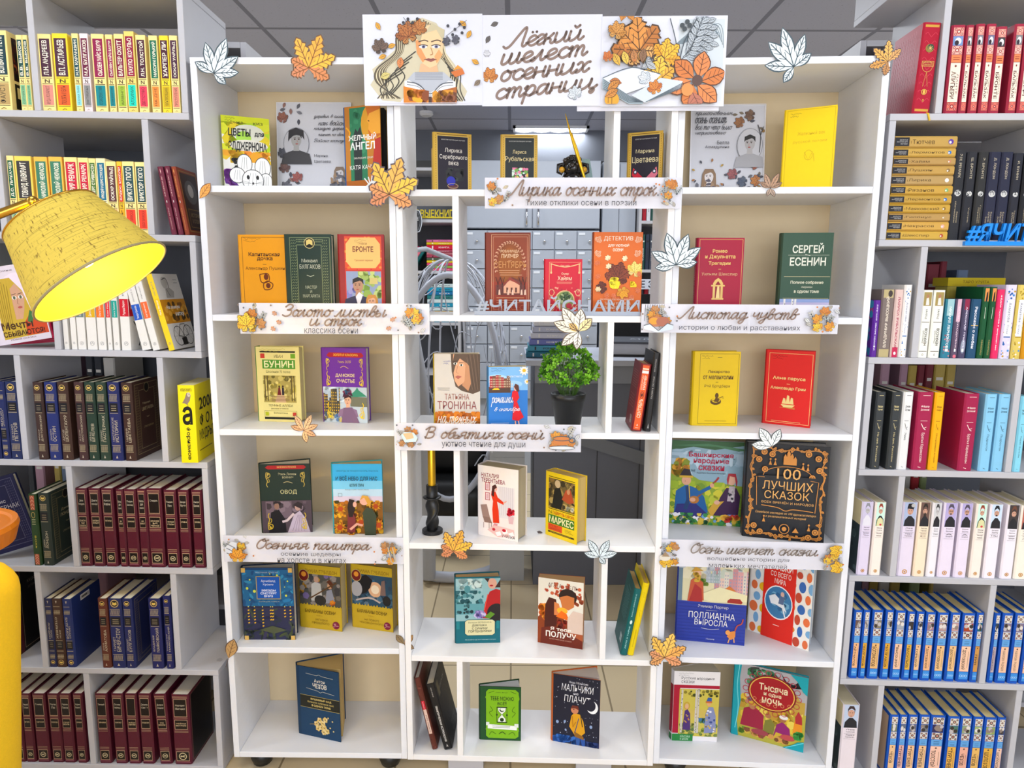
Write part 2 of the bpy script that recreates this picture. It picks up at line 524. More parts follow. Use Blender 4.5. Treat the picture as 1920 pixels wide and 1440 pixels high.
# ---------------------------------------------------------------- books
# a book stands on its lower edge: spine at y=0 facing -y, front cover at +x, pages inside
def book(label, mw, T, H, W, col, front=None, spine=None, back=None, pages='ece2c8', a=0.0, pf=0.9, hard=True,
		 spine_col=None, back_col=None, cat='book', group=None, plain=None):
	root = thing('book', label, cat, mw, group)
	b = min(.0022 if hard else .0008, T * .2)
	o = .003 if hard else 0.0006
	ch = min(.0035, T * .22) if hard else .0006
	a = radians(a)
	ca, sa = cos(a), sin(a)
	mb = MB()
	sc, bc = spine_col or col, back_col or col
	mb.box(0, ch, 0, b, W, H, bc)
	prof = [(0, ch), (ch, 0), (T - ch, 0), (T, ch), (T - b, ch + .0004), (T - max(ch, b), b), (max(ch, b), b), (b, ch + .0004)]
	for k in range(8):
		p, q = prof[k], prof[(k + 1) % 8]
		mb.poly([(p[0], p[1], 0), (q[0], q[1], 0), (q[0], q[1], H), (p[0], p[1], H)], sc)
	for z in (0, H):
		mb.poly([(p[0], p[1], z) for p in prof[:4]] + [(prof[4][0], prof[4][1], z), (prof[5][0], prof[5][1], z), (prof[6][0], prof[6][1], z), (prof[7][0], prof[7][1], z)], sc)
	# front board turns on the hinge (T, ch)
	def R(x, y, z):
		return (T + x * ca + y * sa, ch - x * sa + y * ca, z)
	L = W - ch
	q = [R(-b, 0, 0), R(0, 0, 0), R(0, L, 0), R(-b, L, 0)]
	r = [(p[0], p[1], H) for p in q]
	for k in range(4):
		k2 = (k + 1) % 4
		mb.poly([q[k], q[k2], r[k2], r[k]], col)
	mb.poly(q[::-1], col)
	mb.poly(r, col)
	if hard and T > .012:
		# the groove beside the spine
		g = Art(mb, R(0, 0, 0), (sa, ca, 0), (0, 0, 1), L, H)
	if spine:
		spine(Art(mb, (ch, 0, 0), (1, 0, 0), (0, 0, 1), T - 2 * ch, H))
	if front:
		front(Art(mb, R(0, 0, 0), (sa, ca, 0), (0, 0, 1), L, H))
	if back:
		back(Art(mb, (0, W, 0), (0, -1, 0), (0, 0, 1), L, H))
	mb.obj('cover', M['prt'], root)
	mp = MB()
	t = a * pf
	c0 = ch + .0006
	l2 = W - o - c0
	poly = [(b, c0), (T - b, c0), (T - b + l2 * sin(t), c0 + l2 * cos(t)), (b, W - o)]
	if a < .02:   # rounded fore-edge
		poly = [(b, c0), (T - b, c0), (T - b, W - o), (T / 2, W - o - min(.003, T * .12)), (b, W - o)]
	zs = (o, H - o)
	for k in range(len(poly)):
		p, q2 = poly[k], poly[(k + 1) % len(poly)]
		mp.poly([(p[0], p[1], zs[0]), (q2[0], q2[1], zs[0]), (q2[0], q2[1], zs[1]), (p[0], p[1], zs[1])], pages)
	mp.poly([(p[0], p[1], zs[0]) for p in poly][::-1], pages)
	mp.poly([(p[0], p[1], zs[1]) for p in poly], pages)
	mp.obj('pages', M['pages'], root)
	return root

INK = '2a2522'
GOLD = 'c8a860'
def sp_cl(A, base, pan, au, c2, t2):
	A.r(9, 45, 91, 94, pan)
	A.t(au, 27, 47, 75, 92, 'f6eed8', 1, 90)
	A.r(9, 42.8, 91, 43.6, '403028')
	A.t('N', 30, 37, 70, 41.8, '403028', 1)
	A.r(9, 35.4, 91, 36.2, '403028')
	A.r(9, 8, 91, 34.5, c2)
	A.t(t2, 33, 9.5, 69, 33, INK, 0, 90)
	A.r(9, 6.3, 91, 7, '403028')
	A.l([(35, 2), (50, 3.6), (65, 2.6)], 5, '8a7030')
def sp_bg(A, base, fn, ln, flip):
	flip = int(flip)
	def Y(y): return 100 - y if flip else y
	def rr(x0, y0, x1, y1, c): A.r(x0, min(Y(y0), Y(y1)), x1, max(Y(y0), Y(y1)), c)
	g2 = 'a89878'
	ey = 27 * A.W / A.H
	A.ring(50, Y(93), 34, 34 * A.W / A.H, 7, GOLD)
	A.e(50, Y(93), 27, ey, '15130f')
	A.p([(30, Y(93) - ey * .4), (50, Y(93) - ey * .7), (70, Y(93) - ey * .4), (70, Y(93) + ey * .5), (50, Y(93) + ey * .3), (30, Y(93) + ey * .5)], 'd8b858')
	for y0, y1 in ((76, 85), (11, 20)):
		rr(5, y0, 95, y0 + .7, g2)
		rr(5, y1 - .7, 95, y1, g2)
		k = 9
		A.up()
		for i in range(k):
			x = 8 + 84 * i / k
			A.P(A.m([(x, y0 + 1.4), (x + 4, y0 + 1.4), (x + 11, y1 - 1.4), (x + 7, y1 - 1.4)]), g2)
	rr(5, 62, 95, 73.5, '17151a')
	for y in (70, 67, 64.5):
		A.l([(22, Y(y)), (78, Y(y))], 6, g2)
	rr(5, 60.5, 95, 61.2, g2)
	ro = -90 if flip else 90
	y0, y1 = sorted((Y(24), Y(58)))
	fx, lx = ((58, 82), (18, 50)) if flip else ((16, 38), (46, 84))
	n1, n2 = len(fn), len(ln)
	h = (y1 - y0)
	A.t(fn, fx[0], y0 + 1, fx[1], y0 + 1 + h * min(.9, n1 * .085), 'b8ac98', 0, ro)
	A.t(ln, lx[0], y0, lx[1], y0 + h * min(1, n2 * .115), 'c4b89c', 0, ro)
	A.p([(38, Y(3)), (62, Y(3)), (50, Y(7))], 'b8ac98')
def sp_bu(A, au, ti):
	g = 'b89878'
	A.r(0, 96.5, 100, 97.2, g)
	A.r(0, 95, 100, 95.4, g)
	def panel(y0, y1):
		A.r(6, y0 - .8, 94, y1 + .8, g)
		A.r(9, y0, 91, y1, '17100f')
	panel(69, 93)
	panel(51, 63.5)
	panel(5.5, 18)
	w_ = au.split(' ')
	if au == 'Анна Каренина':
		w_ = []
	for i, s in enumerate(w_[:3]):
		A.t(s, 18 if len(s) > 4 else 30, 83 - i * 4.4, 82 if len(s) > 4 else 70, 86 - i * 4.4, 'd8ccb4')
	w_ = ti.split(' ')
	for i, s in enumerate(w_[:3]):
		A.t(s, 16 if len(s) > 3 else 32, 58 - i * 3, 84 if len(s) > 3 else 68, 60 - i * 3, 'd0b890', 1)
	for y in (66.5, 48.2, 46.4, 23, 21):
		A.r(3, y, 97, y + .45, g)
	A.ring(50, 11.6, 24, 24 * A.W / A.H, 6, 'c8b890')
	A.l([(34, 11), (64, 12.6)], 8, 'c8b890')
	A.l([(36, 12.6), (62, 10.4)], 5, 'c8b890')
	A.r(0, 3, 100, 3.6, 'a06070')
def lace(A, x0, y0, x1, y1, bg, c1, c2):
	A.r(x0, y0, x1, y1, bg)
	cx = (x0 + x1) / 2
	k = A.W / A.H
	hw = (x1 - x0) / 2
	A.e(cx, (y0 + y1) / 2, hw * .42, hw * .42 * k, c1)
	A.e(cx, (y0 + y1) / 2, hw * .22, hw * .22 * k, c2)
	for sx in (-1, 1):
		for sy in (-1, 1):
			X, Y = cx + sx * hw * .62, (y0 + y1) / 2 + sy * (y1 - y0) * .3
			A.e(X, Y, hw * .26, hw * .26 * k, c1)
			A.e(X, Y, hw * .12, hw * .12 * k, c2)
def sp_bl(A, lab, name, pic):
	lace(A, 4, 86, 96, 97, 'd8cfc0', '4a403c', 'c89888')
	A.r(4, 74, 96, 85.5, pic)
	rd = random.Random(name + pic)
	for i in range(5):
		A.e(rd.uniform(20, 80), rd.uniform(76, 83), 22, 3, rd.choice(['d8d0c8', '38302c', '8a7a70', 'b8b0b0']), 8)
	lace(A, 4, 63, 96, 73.5, 'd0c8c0', '4a403c', 'c08070')
	A.r(4, 53, 96, 62.5, '5f9fd8')
	for y in (59.5, 57, 55.5):
		A.l([(24, y), (74, y)], 4, '305878')
	A.r(4, 15.5, 96, 52.5, lab)
	A.p([(38, 49.5), (50, 51), (62, 49.5), (50, 48)], '5a3828')
	w_ = name.split(' ')
	if len(w_) == 1:
		L = min(29, len(name) * 3.7)
		A.t(name, 14, 33 - L / 2, 60, 33 + L / 2, '3a2c28', 1, -90)
		A.l([(78, 33 - L / 2.4), (78, 33 + L / 2.4)], 4, '8a6850')
	else:
		A.t(w_[0], 26, 33, 60, 47, '3a2c28', 0, -90)
		A.t(w_[1], 26, 18, 60, 31, '3a2c28', 0, -90)
	A.r(4, 4, 96, 15, '2f7fd0')
	A.r(4, 4, 96, 14, '3a8ad4')
	for i in range(3):
		A.ring(24 + 26 * i, 9, 12, 12 * A.W / A.H, 4, 'b8d8f0', 8)
def sp_br(A, base, fn, ln, pic):
	lace(A, 4, 88, 96, 97, 'e8a090', '9a3030', 'f0d0c0')
	A.r(4, 77, 96, 87.5, pic)
	A.e(52, 82, 30, 4, 'e0dcdc', 10)
	A.e(40, 80, 20, 3, '302830', 10)
	lace(A, 4, 67, 96, 76.5, 'e8b0a0', '9a3030', 'f0d0c0')
	A.r(4, 58, 96, 66.5, 'e08050')
	A.r(20, 61, 80, 61.8, '803020')
	A.r(20, 63.4, 80, 64, '803020')
	A.r(4, 13.5, 96, 57.5, 'f0dcc8')
	L = min(31, len(ln) * 5.2)
	A.t(ln, 18, 17, 60, 17 + L, '503028', 1, -90)
	A.t(fn, 66, 22, 84, 22 + L * .75, '503028', 0, -90)
	A.p([(38, 54), (50, 55.6), (62, 54), (50, 52.4)], '803028')
	lace(A, 4, 3.5, 96, 13, 'd87060', '8a2028', 'f0b0a0')
def sp_ph(A, bg, hair, base, au, ti):
	k = A.W / A.H
	A.r(0, 68, 100, 100, bg)
	suit = '24242a' if hair != '8a8a90' else 'e0dce4'
	A.p([(4, 68), (10, 76), (38, 82), (62, 82), (92, 77), (98, 68)], suit)
	A.e(50, 88, 24, 24 * k * 1.25, 'c89880' if hair not in ('404040', '8a8a90') else 'b8b4b4')
	A.p([(26, 89), (24, 94), (36, 98.5), (64, 98.5), (77, 94), (74, 88), (70, 93), (50, 95), (32, 93)], hair)
	for sx in (-9, 9):
		A.e(50 + sx, 89, 4, .5, '201818', 8)
	A.l([(44, 84.6), (56, 84.6)], 4, '7a3a34')
	if hair == '504858':
		for sx in (-10, 10):
			A.ring(50 + sx, 89, 8, 8 * k, 2, '302830', 10)
	if hair in ('2c2420', '20242c', '504858'):
		A.e(50, 85.6, 10, .8, hair, 10)
	if hair == '2c2420':
		A.e(50, 83.4, 14, 1.8, hair, 10)
	if hair == '8a4028':
		A.l([(27, 93), (50, 95), (73, 93)], 8, 'e89098')
		A.p([(10, 68), (20, 77), (50, 80), (84, 77), (96, 68)], 'd8d4a0')
		A.e(60, 70, 14, 1.4, 'c83848')
	if hair == '3a2428':
		A.p([(22, 92), (30, 98), (70, 99), (84, 95), (74, 91)], '1c1a20')
		A.e(72, 96, 18, 2.4, 'b8b4b0')
	A.up()
	y = 64.5
	for s in au.split(' ') + ti.split(' ')[:2]:
		A.t(s, 22, y, 84, y + 1.9, '40343c')
		y -= 3.1
		if s == au.split(' ')[-1]:
			A.r(8, y + 1.2, 92, y + 1.45, '80747c')
			y -= 1.2
	A.r(8, y + 1.2, 92, y + 1.45, '80747c')
	A.ring(50, 6, 18, 18 * k, 7, 'c88c30', 12)
	A.e(50, 6, 8, 1.2, 'c88c30', 10)
def sp_ws(A, band, au):
	A.r(0, 45, 100, 68, band)
	A.t(au, 32, 46.5, 66, 66, 'f8f4ec', 0, 90)
	A.t(au[::-1][:9], 32, 72, 62, 90, '8a8888', 0, 90)
	A.ring(50, 9, 22, 22 * A.W / A.H, 4, '8a8a8c', 12)
	A.l([(40, 8), (50, 10.5), (62, 8)], 5, '6a6a6c')
def sp_pa(A, base, au, ti, tc):
	A.r(25, 95.2, 85, 95.7, tc)
	w_ = au.split(' ')
	for i, s in enumerate(w_):
		A.t(s, 16, 80 - i * 4, 84, 83 - i * 4, tc, 1)
	A.r(22, 63, 78, 63.5, tc)
	A.l([(30, 60), (52, 54), (70, 52)], 6, tc, True)
	A.l([(52, 54), (74, 55.4)], 4, tc)
	L = min(38, len(ti) * 2.4)
	A.t(ti, 36, 48 - L, 66, 48, tc, 0, -90)
	A.l([(36, 4), (60, 3)], 5, tc)
def sp_db(A, base, au, ti):
	k = A.W / A.H
	A.t(au, 32, 70, 64, 70 + min(26, len(au) * 2.6), 'c8bca0', 0, -90)
	A.e(50, 53, 38, 38 * k, 'c8c8c4')
	A.blobs(22, 50, 78, 56, 14, 9, ['303034', '88888a', '303034'], len(ti))
	w_ = ti.split(' ')
	for i, s in enumerate(w_[:3]):
		A.t(s, 58 - i * 28, 20, 76 - i * 28, 20 + min(24, len(s) * 2.5), 'b8a888', 0, -90)
def sp_pl(A, base, tx, tc, ro):
	ro = 90 if float(ro) > 0 else -90
	if base == '7a6c66':
		for y in (0, 88):
			A.r(0, y, 100, y + 12, 'b8a878')
		A.e(68, 94, 22, 5, '403838')
	if base == 'd8bca4' or base == 'd8bcb4':
		A.r(0, 0, 100, 15, 'c02850')
		A.e(50, 6, 22, 2.4, 'f0e8e8')
	if base == '5a2090':
		A.e(50, 19, 22, 22 * A.W / A.H, 'f0e8f8')
	if base == '2c7a90':
		A.blobs(0, 0, 100, 40, 20, 16, ['6c5a78', 'd88080', '7c6880', '5a5070'], 5)
		A.r(0, 72, 100, 100, '9ac0c4')
	if base == '5c4c64':
		A.r(0, 62, 100, 100, 'd8b0c0')
		A.e(50, 3, 40, 3, 'e07080')
	if base == '4a4460':
		A.r(0, 82, 100, 100, '8c2444')
		A.e(50, 20, 50, 12, '9098a8')
	if base in ('2c7a90', '5c4c64', '4a4460'):
		A.r(28, 11, 72, 16, 'f0f0f0')
	if base == '1f4a6a':
		A.r(0, 55, 100, 56.2, 'c8a040')
	L = min(80, len(tx) * 4.4)
	A.t(tx, 30, 52 - L / 2, 70, 52 + L / 2, tc, 1, ro)
def sp_fl(A, base, tx, c):
	A.blobs(0, 0, 100, 100, 60, 14, [c, c, 'e8e4f0', 'b89020', '8a60a0', '3c88c8'], len(c) + len(base))
	A.r(8, 30, 92, 80, 'eceaf0')
	A.r(8, 29, 92, 30.4, c)
	A.t(tx, 30, 50, 66, 76, '505868', 0, -90)
	A.t('Стихи', 34, 34, 62, 46, '707888', 0, -90)
def sp_nk(A, base, t1, t2):
	A.r(0, 77, 100, 97, 'a08c50')
	A.e(50, 91, 18, 3, 'a87858')
	A.p([(30, 78), (34, 88), (62, 89), (70, 84), (76, 78)], 'e0dcd4')
	A.r(0, 52.5, 100, 53.3, '605848')
	A.t(t1, 34, 58, 66, 72, '404038', 0, 90)
	a_, b_ = t2.split(' ')
	A.t(a_, 22, 22, 42, 40, '404038', 0, 90)
	A.t(b_, 50, 18, 84, 44, '282820', 1, 90)
	A.r(0, 9, 100, 10, '605848')
	A.t('о', 40, 3, 60, 6, '606050')
def sp_gr(A, base, tx):
	A.r(0, 80, 100, 98, 'e89048')
	A.p([(25, 80), (40, 92), (70, 94), (80, 86), (70, 80)], '181418')
	A.l([(46, 56), (50, 72)], 10, 'e8e8d8')
	A.t(tx, 30, 5, 68, 26, 'c8a860', 0, 90)
def sp_lt(A, base, tx, tc):
	A.p([(35, 93), (50, 97), (65, 93), (50, 89)], tc)
	A.t(tx, 26, 56, 66, 86, tc, 0, 90)
	A.e(50, 48, 26, 26 * A.W / A.H, '1c1414')
	A.e(50, 49, 12, 2, 'e8e0d8')
	A.t('РУССКИЙ ЮМОР', 30, 8, 64, 40, tc, 0, 90)
def sp_or(A, base, tx):
	for y0, y1 in ((78, 98), (1, 16)):
		A.r(10, y0, 90, y1, 'a85038')
		for i in range(4):
			y = y0 + (y1 - y0) * (i + .5) / 4
			A.l([(22, y - 1.6), (50, y + 1.6), (78, y - 1.6)], 8, 'e0b890')
	A.ring(50, 71, 30, 4, 7, 'c8a860')
	for y in (64, 61, 58):
		A.r(18, y, 82, y + .8, 'c8c090')
	A.t(tx, 42, 24, 72, 42, 'c8b840', 0, -90)
def sp_rd(A):
	for y in (2.5, 95):
		A.r(4, y, 96, y + 2.6, 'c8983c')
	k = A.W / A.H
	for i in range(9):
		y = 12 + i * 9
		for sx in (-1, 1):
			A.l([(50, y), (50 + sx * 26, y + 5), (50 + sx * 40, y + 3)], 2.5, 'd04858', True)
	A.e(50, 72, 28, 28 * k, '8a7838')
	A.e(56, 73, 22, 22 * k, '3c4838')
	for i in range(8):
		t = i * pi / 4
		A.l([(54, 72), (54 + 18 * cos(t), 72 + 18 * k * sin(t))], 3, 'd8c070')
	A.frame(10, 52, 92, 58, 3, 'd8a858')
	A.t('БИБЛИОТЕКА', 16, 55.4, 86, 57, 'd8b868')
	A.t('МИРОВАЯ', 26, 53, 76, 54.6, 'd8b868')
	A.ring(50, 52, 34, 6, 2.5, 'd8a858')
	A.l([(50, 46), (34, 30)], 2, 'd8a858')
	A.l([(50, 46), (66, 30)], 2, 'd8a858')
	A.ring(50, 24, 17, 17 * k, 4, 'd8b050')
	A.e(50, 24, 9, 2.4, 'd8b050')
	A.ring(50, 14.6, 5, 1.2, 2.5, 'd8b050', 10)

def bg_cover(A, base, t1='', t2='', c='8a7c58'):
	A.frame(8, 6, 94, 96, 1, c)
	for i in range(26):
		y = 8 + i * 3.3
		A.up()
		for x in (10, 14, 18, 81, 85, 89):
			A.P(A.m([(x, y), (x + 2.4, y + 1.6), (x + 2.4, y + 2.2), (x, y + .6)]), c)
	A.frame(22, 12, 80, 88, 1, c)
	A.r(23, 12.6, 79, 87.4, base)
	if t1:
		A.e(51, 90, 9, 6, '14100e')
		A.ring(51, 90, 9, 6, 1.4, c)
		A.t(t1, 34, 68, 62, 71.5, 'c0b088')
		A.t(t2, 30, 60, 74, 65, 'c0b088')
		A.t('СТИХОТВОРЕНИЯ', 34, 38, 70, 40.5, 'a09068')
		A.l([(46, 52), (51, 51), (56, 52)], 1.2, 'a09068')

def spine_book(fr, wz, e, label, group):
	kind, u0, T, H, W, d, lean, op = e[:8]
	a = e[8:]
	base = a[0] if kind not in ('bu', 'rd') else ('531527' if kind == 'bu' else 'a80f2c')
	kw = dict(hard=True, pages='e6dcc0')
	if kind == 'cl': kw.update(spine=lambda A: sp_cl(A, *a[:5]), hard=False, pages='dcc890')
	elif kind == 'bg': kw.update(spine=lambda A: sp_bg(A, *a[:4]))
	elif kind == 'bu': kw.update(spine=lambda A: sp_bu(A, a[0], a[1]), pages='d8d2c4')
	elif kind == 'bl': kw.update(spine=lambda A: sp_bl(A, *a[:3]), pages='d8c48c'); base = '1254b8'
	elif kind == 'br': kw.update(spine=lambda A: sp_br(A, *a[:4]), pages='c8b888')
	elif kind == 'ph': kw.update(spine=lambda A: sp_ph(A, *a[:5]), pages='e0d4b0'); base = a[2]
	elif kind == 'ws': kw.update(spine=lambda A: sp_ws(A, a[0], a[1]), hard=False); base = 'e6e2da' if a[0] != 'f0c010' else 'f0cc20'
	elif kind == 'pa': kw.update(spine=lambda A: sp_pa(A, *a[:4]), pages='d8d0b8')
	elif kind == 'db': kw.update(spine=lambda A: sp_db(A, *a[:3]))
	elif kind == 'pl': kw.update(spine=lambda A: sp_pl(A, *a[:4]))
	elif kind == 'fl': kw.update(spine=lambda A: sp_fl(A, *a[:3]))
	elif kind == 'nk': kw.update(spine=lambda A: sp_nk(A, *a[:3])); 
	elif kind == 'gr': kw.update(spine=lambda A: sp_gr(A, *a[:2]))
	elif kind == 'lt': kw.update(spine=lambda A: sp_lt(A, *a[:3]))
	elif kind == 'or': kw.update(spine=lambda A: sp_or(A, *a[:2]))
	elif kind == 'rd': kw.update(spine=sp_rd)
	elif kind == 'bk': kw.update(spine=None, spine_col='4c1420')
	if op == 1:
		if kind == 'bg' and H < .2005:
			kw['front'] = lambda A: (A.r(30, 88, 62, 96, 'e8e8e8'), A.lines(34, 89, 60, 95, 1, '404040', 3),
		[A.r(33 + i * 3, 89.5, 34.4 + i * 3, 94.5, '303030') for i in range(9)])
		elif kind == 'bg' and 'Л' in a[2] and H > .203:
			kw['front'] = lambda A: bg_cover(A, base)
		elif kind == 'bg':
			kw['front'] = lambda A: bg_cover(A, base, *(('Марина', 'ЦВЕТАЕВА') if 'Ц' in a[2] else ('Джек', 'ЛОНДОН')))
		elif kind == 'bu':
			kw['front'] = lambda A: (A.r(6, 3, 100, 97, '100a0b'), A.frame(6, 3, 97, 97, .8, '8a7058'))
		elif kind == 'bk':
			kw['front'] = lambda A: (A.r(0, 0, 24, 100, '4c1420'), A.frame(26, 4, 98, 97, .6, 'b09880'),
		A.t('ХУДОЖНИКИ', 40, 76, 84, 80, '8a8480'), A.t('ИСТОРИЯ ИСКУССТВ', 42, 70, 82, 72.5, '6a6460'))
		elif kind == 'ws' and a[0] == 'f0c010':
			kw['front'] = cov_bike
		elif kind == 'ws':
			kw['front'] = lambda A: (A.r(0, 45, 100, 68, a[0]), A.t('НЕВИДИМКИ', 6, 53, 60, 60, 'f0e0d8', 1), A.l([(10, 90), (40, 74), (70, 86)], 2, '303030', True),
		A.l([(15, 38), (40, 20), (30, 5)], 3, '303030', True))
		elif kind == 'lt':
			kw['front'] = lambda A: (A.frame(8, 5, 96, 96, 2, '9a7838'), A.r(11, 8, 93, 93, '3a241c'), A.e(52, 66, 30, 18, '58504c'),
		A.e(52, 68, 14, 10, 'b8b0a8'), A.frame(20, 12, 84, 40, 1.5, '8a6830'), A.t('ИСТОРИЯ', 30, 28, 74, 34, '9a8058'),
		A.t('В СЛОВАХ', 32, 19, 72, 25, '9a8058'))
		elif kind == 'cl':
			kw['front'] = lambda A: (A.r(12, 40, 88, 94, '3a1c1c'), A.blobs(14, 42, 86, 92, 30, 8, ['7a3020', '20201c', '4a3428', 'a05030'], 4),
		A.r(12, 4, 88, 36, '1c1c18'), A.r(18, 18, 60, 32, 'e8d890'), A.ring(40, 10, 10, 4, 2, 'd8c880'))
	if op == 2:
		if kind == 'rd':
			kw['back'] = lambda A: [A.l([(x, y), (x + 5, y + 3), (x + 3, y + 6)], .8, 'c04a5c', True) for x in range(4, 92, 8) for y in range(3, 92, 6)]
		elif kind == 'pa' and base == 'a01c48':
			kw['back'] = lambda A: A.r(4, 12, 18, 20, 'd8b8c0')
		elif kind == 'ph':
			kw['back'] = lambda A: (A.r(0, 68, 100, 100, 'e8d8a8'), A.r(0, 0, 100, 68, '2c3c40'), A.blobs(0, 5, 100, 60, 20, 9, ['3c5054', '18282c', '506468'], 3))
		elif kind == 'bl':
			kw['back'] = lambda A: A.r(6, 4, 94, 95, 'd8b898')
		elif kind == 'pl':
			kw['back'] = lambda A: (A.blobs(0, 0, 100, 100, 40, 12, ['2078a0', '802880', 'c04880', '3090b8'], 2))
	pv = u0 if lean <= 0 else u0 + T
	mw = FR[fr] @ Matrix.Translation((pv, d, wz + .0003)) @ Matrix.Rotation(radians(lean), 4, 'Y') @ Matrix.Translation((u0 - pv, 0, 0))
	return book(label, mw, T, H, W, base, group=group, **kw)

def cov_bike(A):
	A.r(0, 0, 100, 100, 'dcd6cc')
	A.r(0, 34, 100, 66, 'd08a18')
	A.blobs(0, 36, 100, 64, 30, 7, ['8a5818', 'e8a838', '58401c'], 6)
	A.t('На живую', 18, 52, 72, 58, 'f4efe4', 1)
	A.t('нитку', 46, 42, 82, 48, 'f4efe4', 1)
	for x in (34, 74):
		A.ring(x, 17, 19, 13, 1.6, '383430')
		for i in range(4):
			t = i * pi / 4
			A.l([(x - 18 * cos(t), 17 - 12 * sin(t)), (x + 18 * cos(t), 17 + 12 * sin(t))], .5, '706a62')
	A.l([(34, 17), (50, 32), (68, 32), (74, 17), (54, 14), (34, 17)], 1.6, '383430')
	A.r(42, 4, 62, 14, '282420')
	A.e(36, 88, 12, 8, 'b8b2a8')
	A.l([(30, 92), (46, 94), (50, 84), (40, 76), (52, 70)], 2, '504a44', True)
	A.p([(30, 68), (34, 80), (50, 82), (66, 76), (60, 68)], 'a8a298')
	A.l([(38, 80), (46, 70)], 1.6, '484440')
	A.l([(74, 92), (90, 92)], 1, '707070')
	A.l([(74, 88), (90, 88)], 1, '707070')

ORD = ['first', 'second', 'third', 'fourth', 'fifth', 'sixth', 'seventh', 'eighth', 'ninth', 'tenth', 'eleventh', 'twelfth',
	   'thirteenth', 'fourteenth', 'fifteenth', 'sixteenth']
def build_rows():
	for fr, wz, place, group, items in ROWS:
		n = len(items)
		for i, e in enumerate(items):
			desc = e[-1]
			o_ = 'leftmost' if i == 0 else ('rightmost' if i == n - 1 else ORD[i] + ' from left')
			spine_book(fr, wz, e, f"{desc}, {o_}, {place}", group)

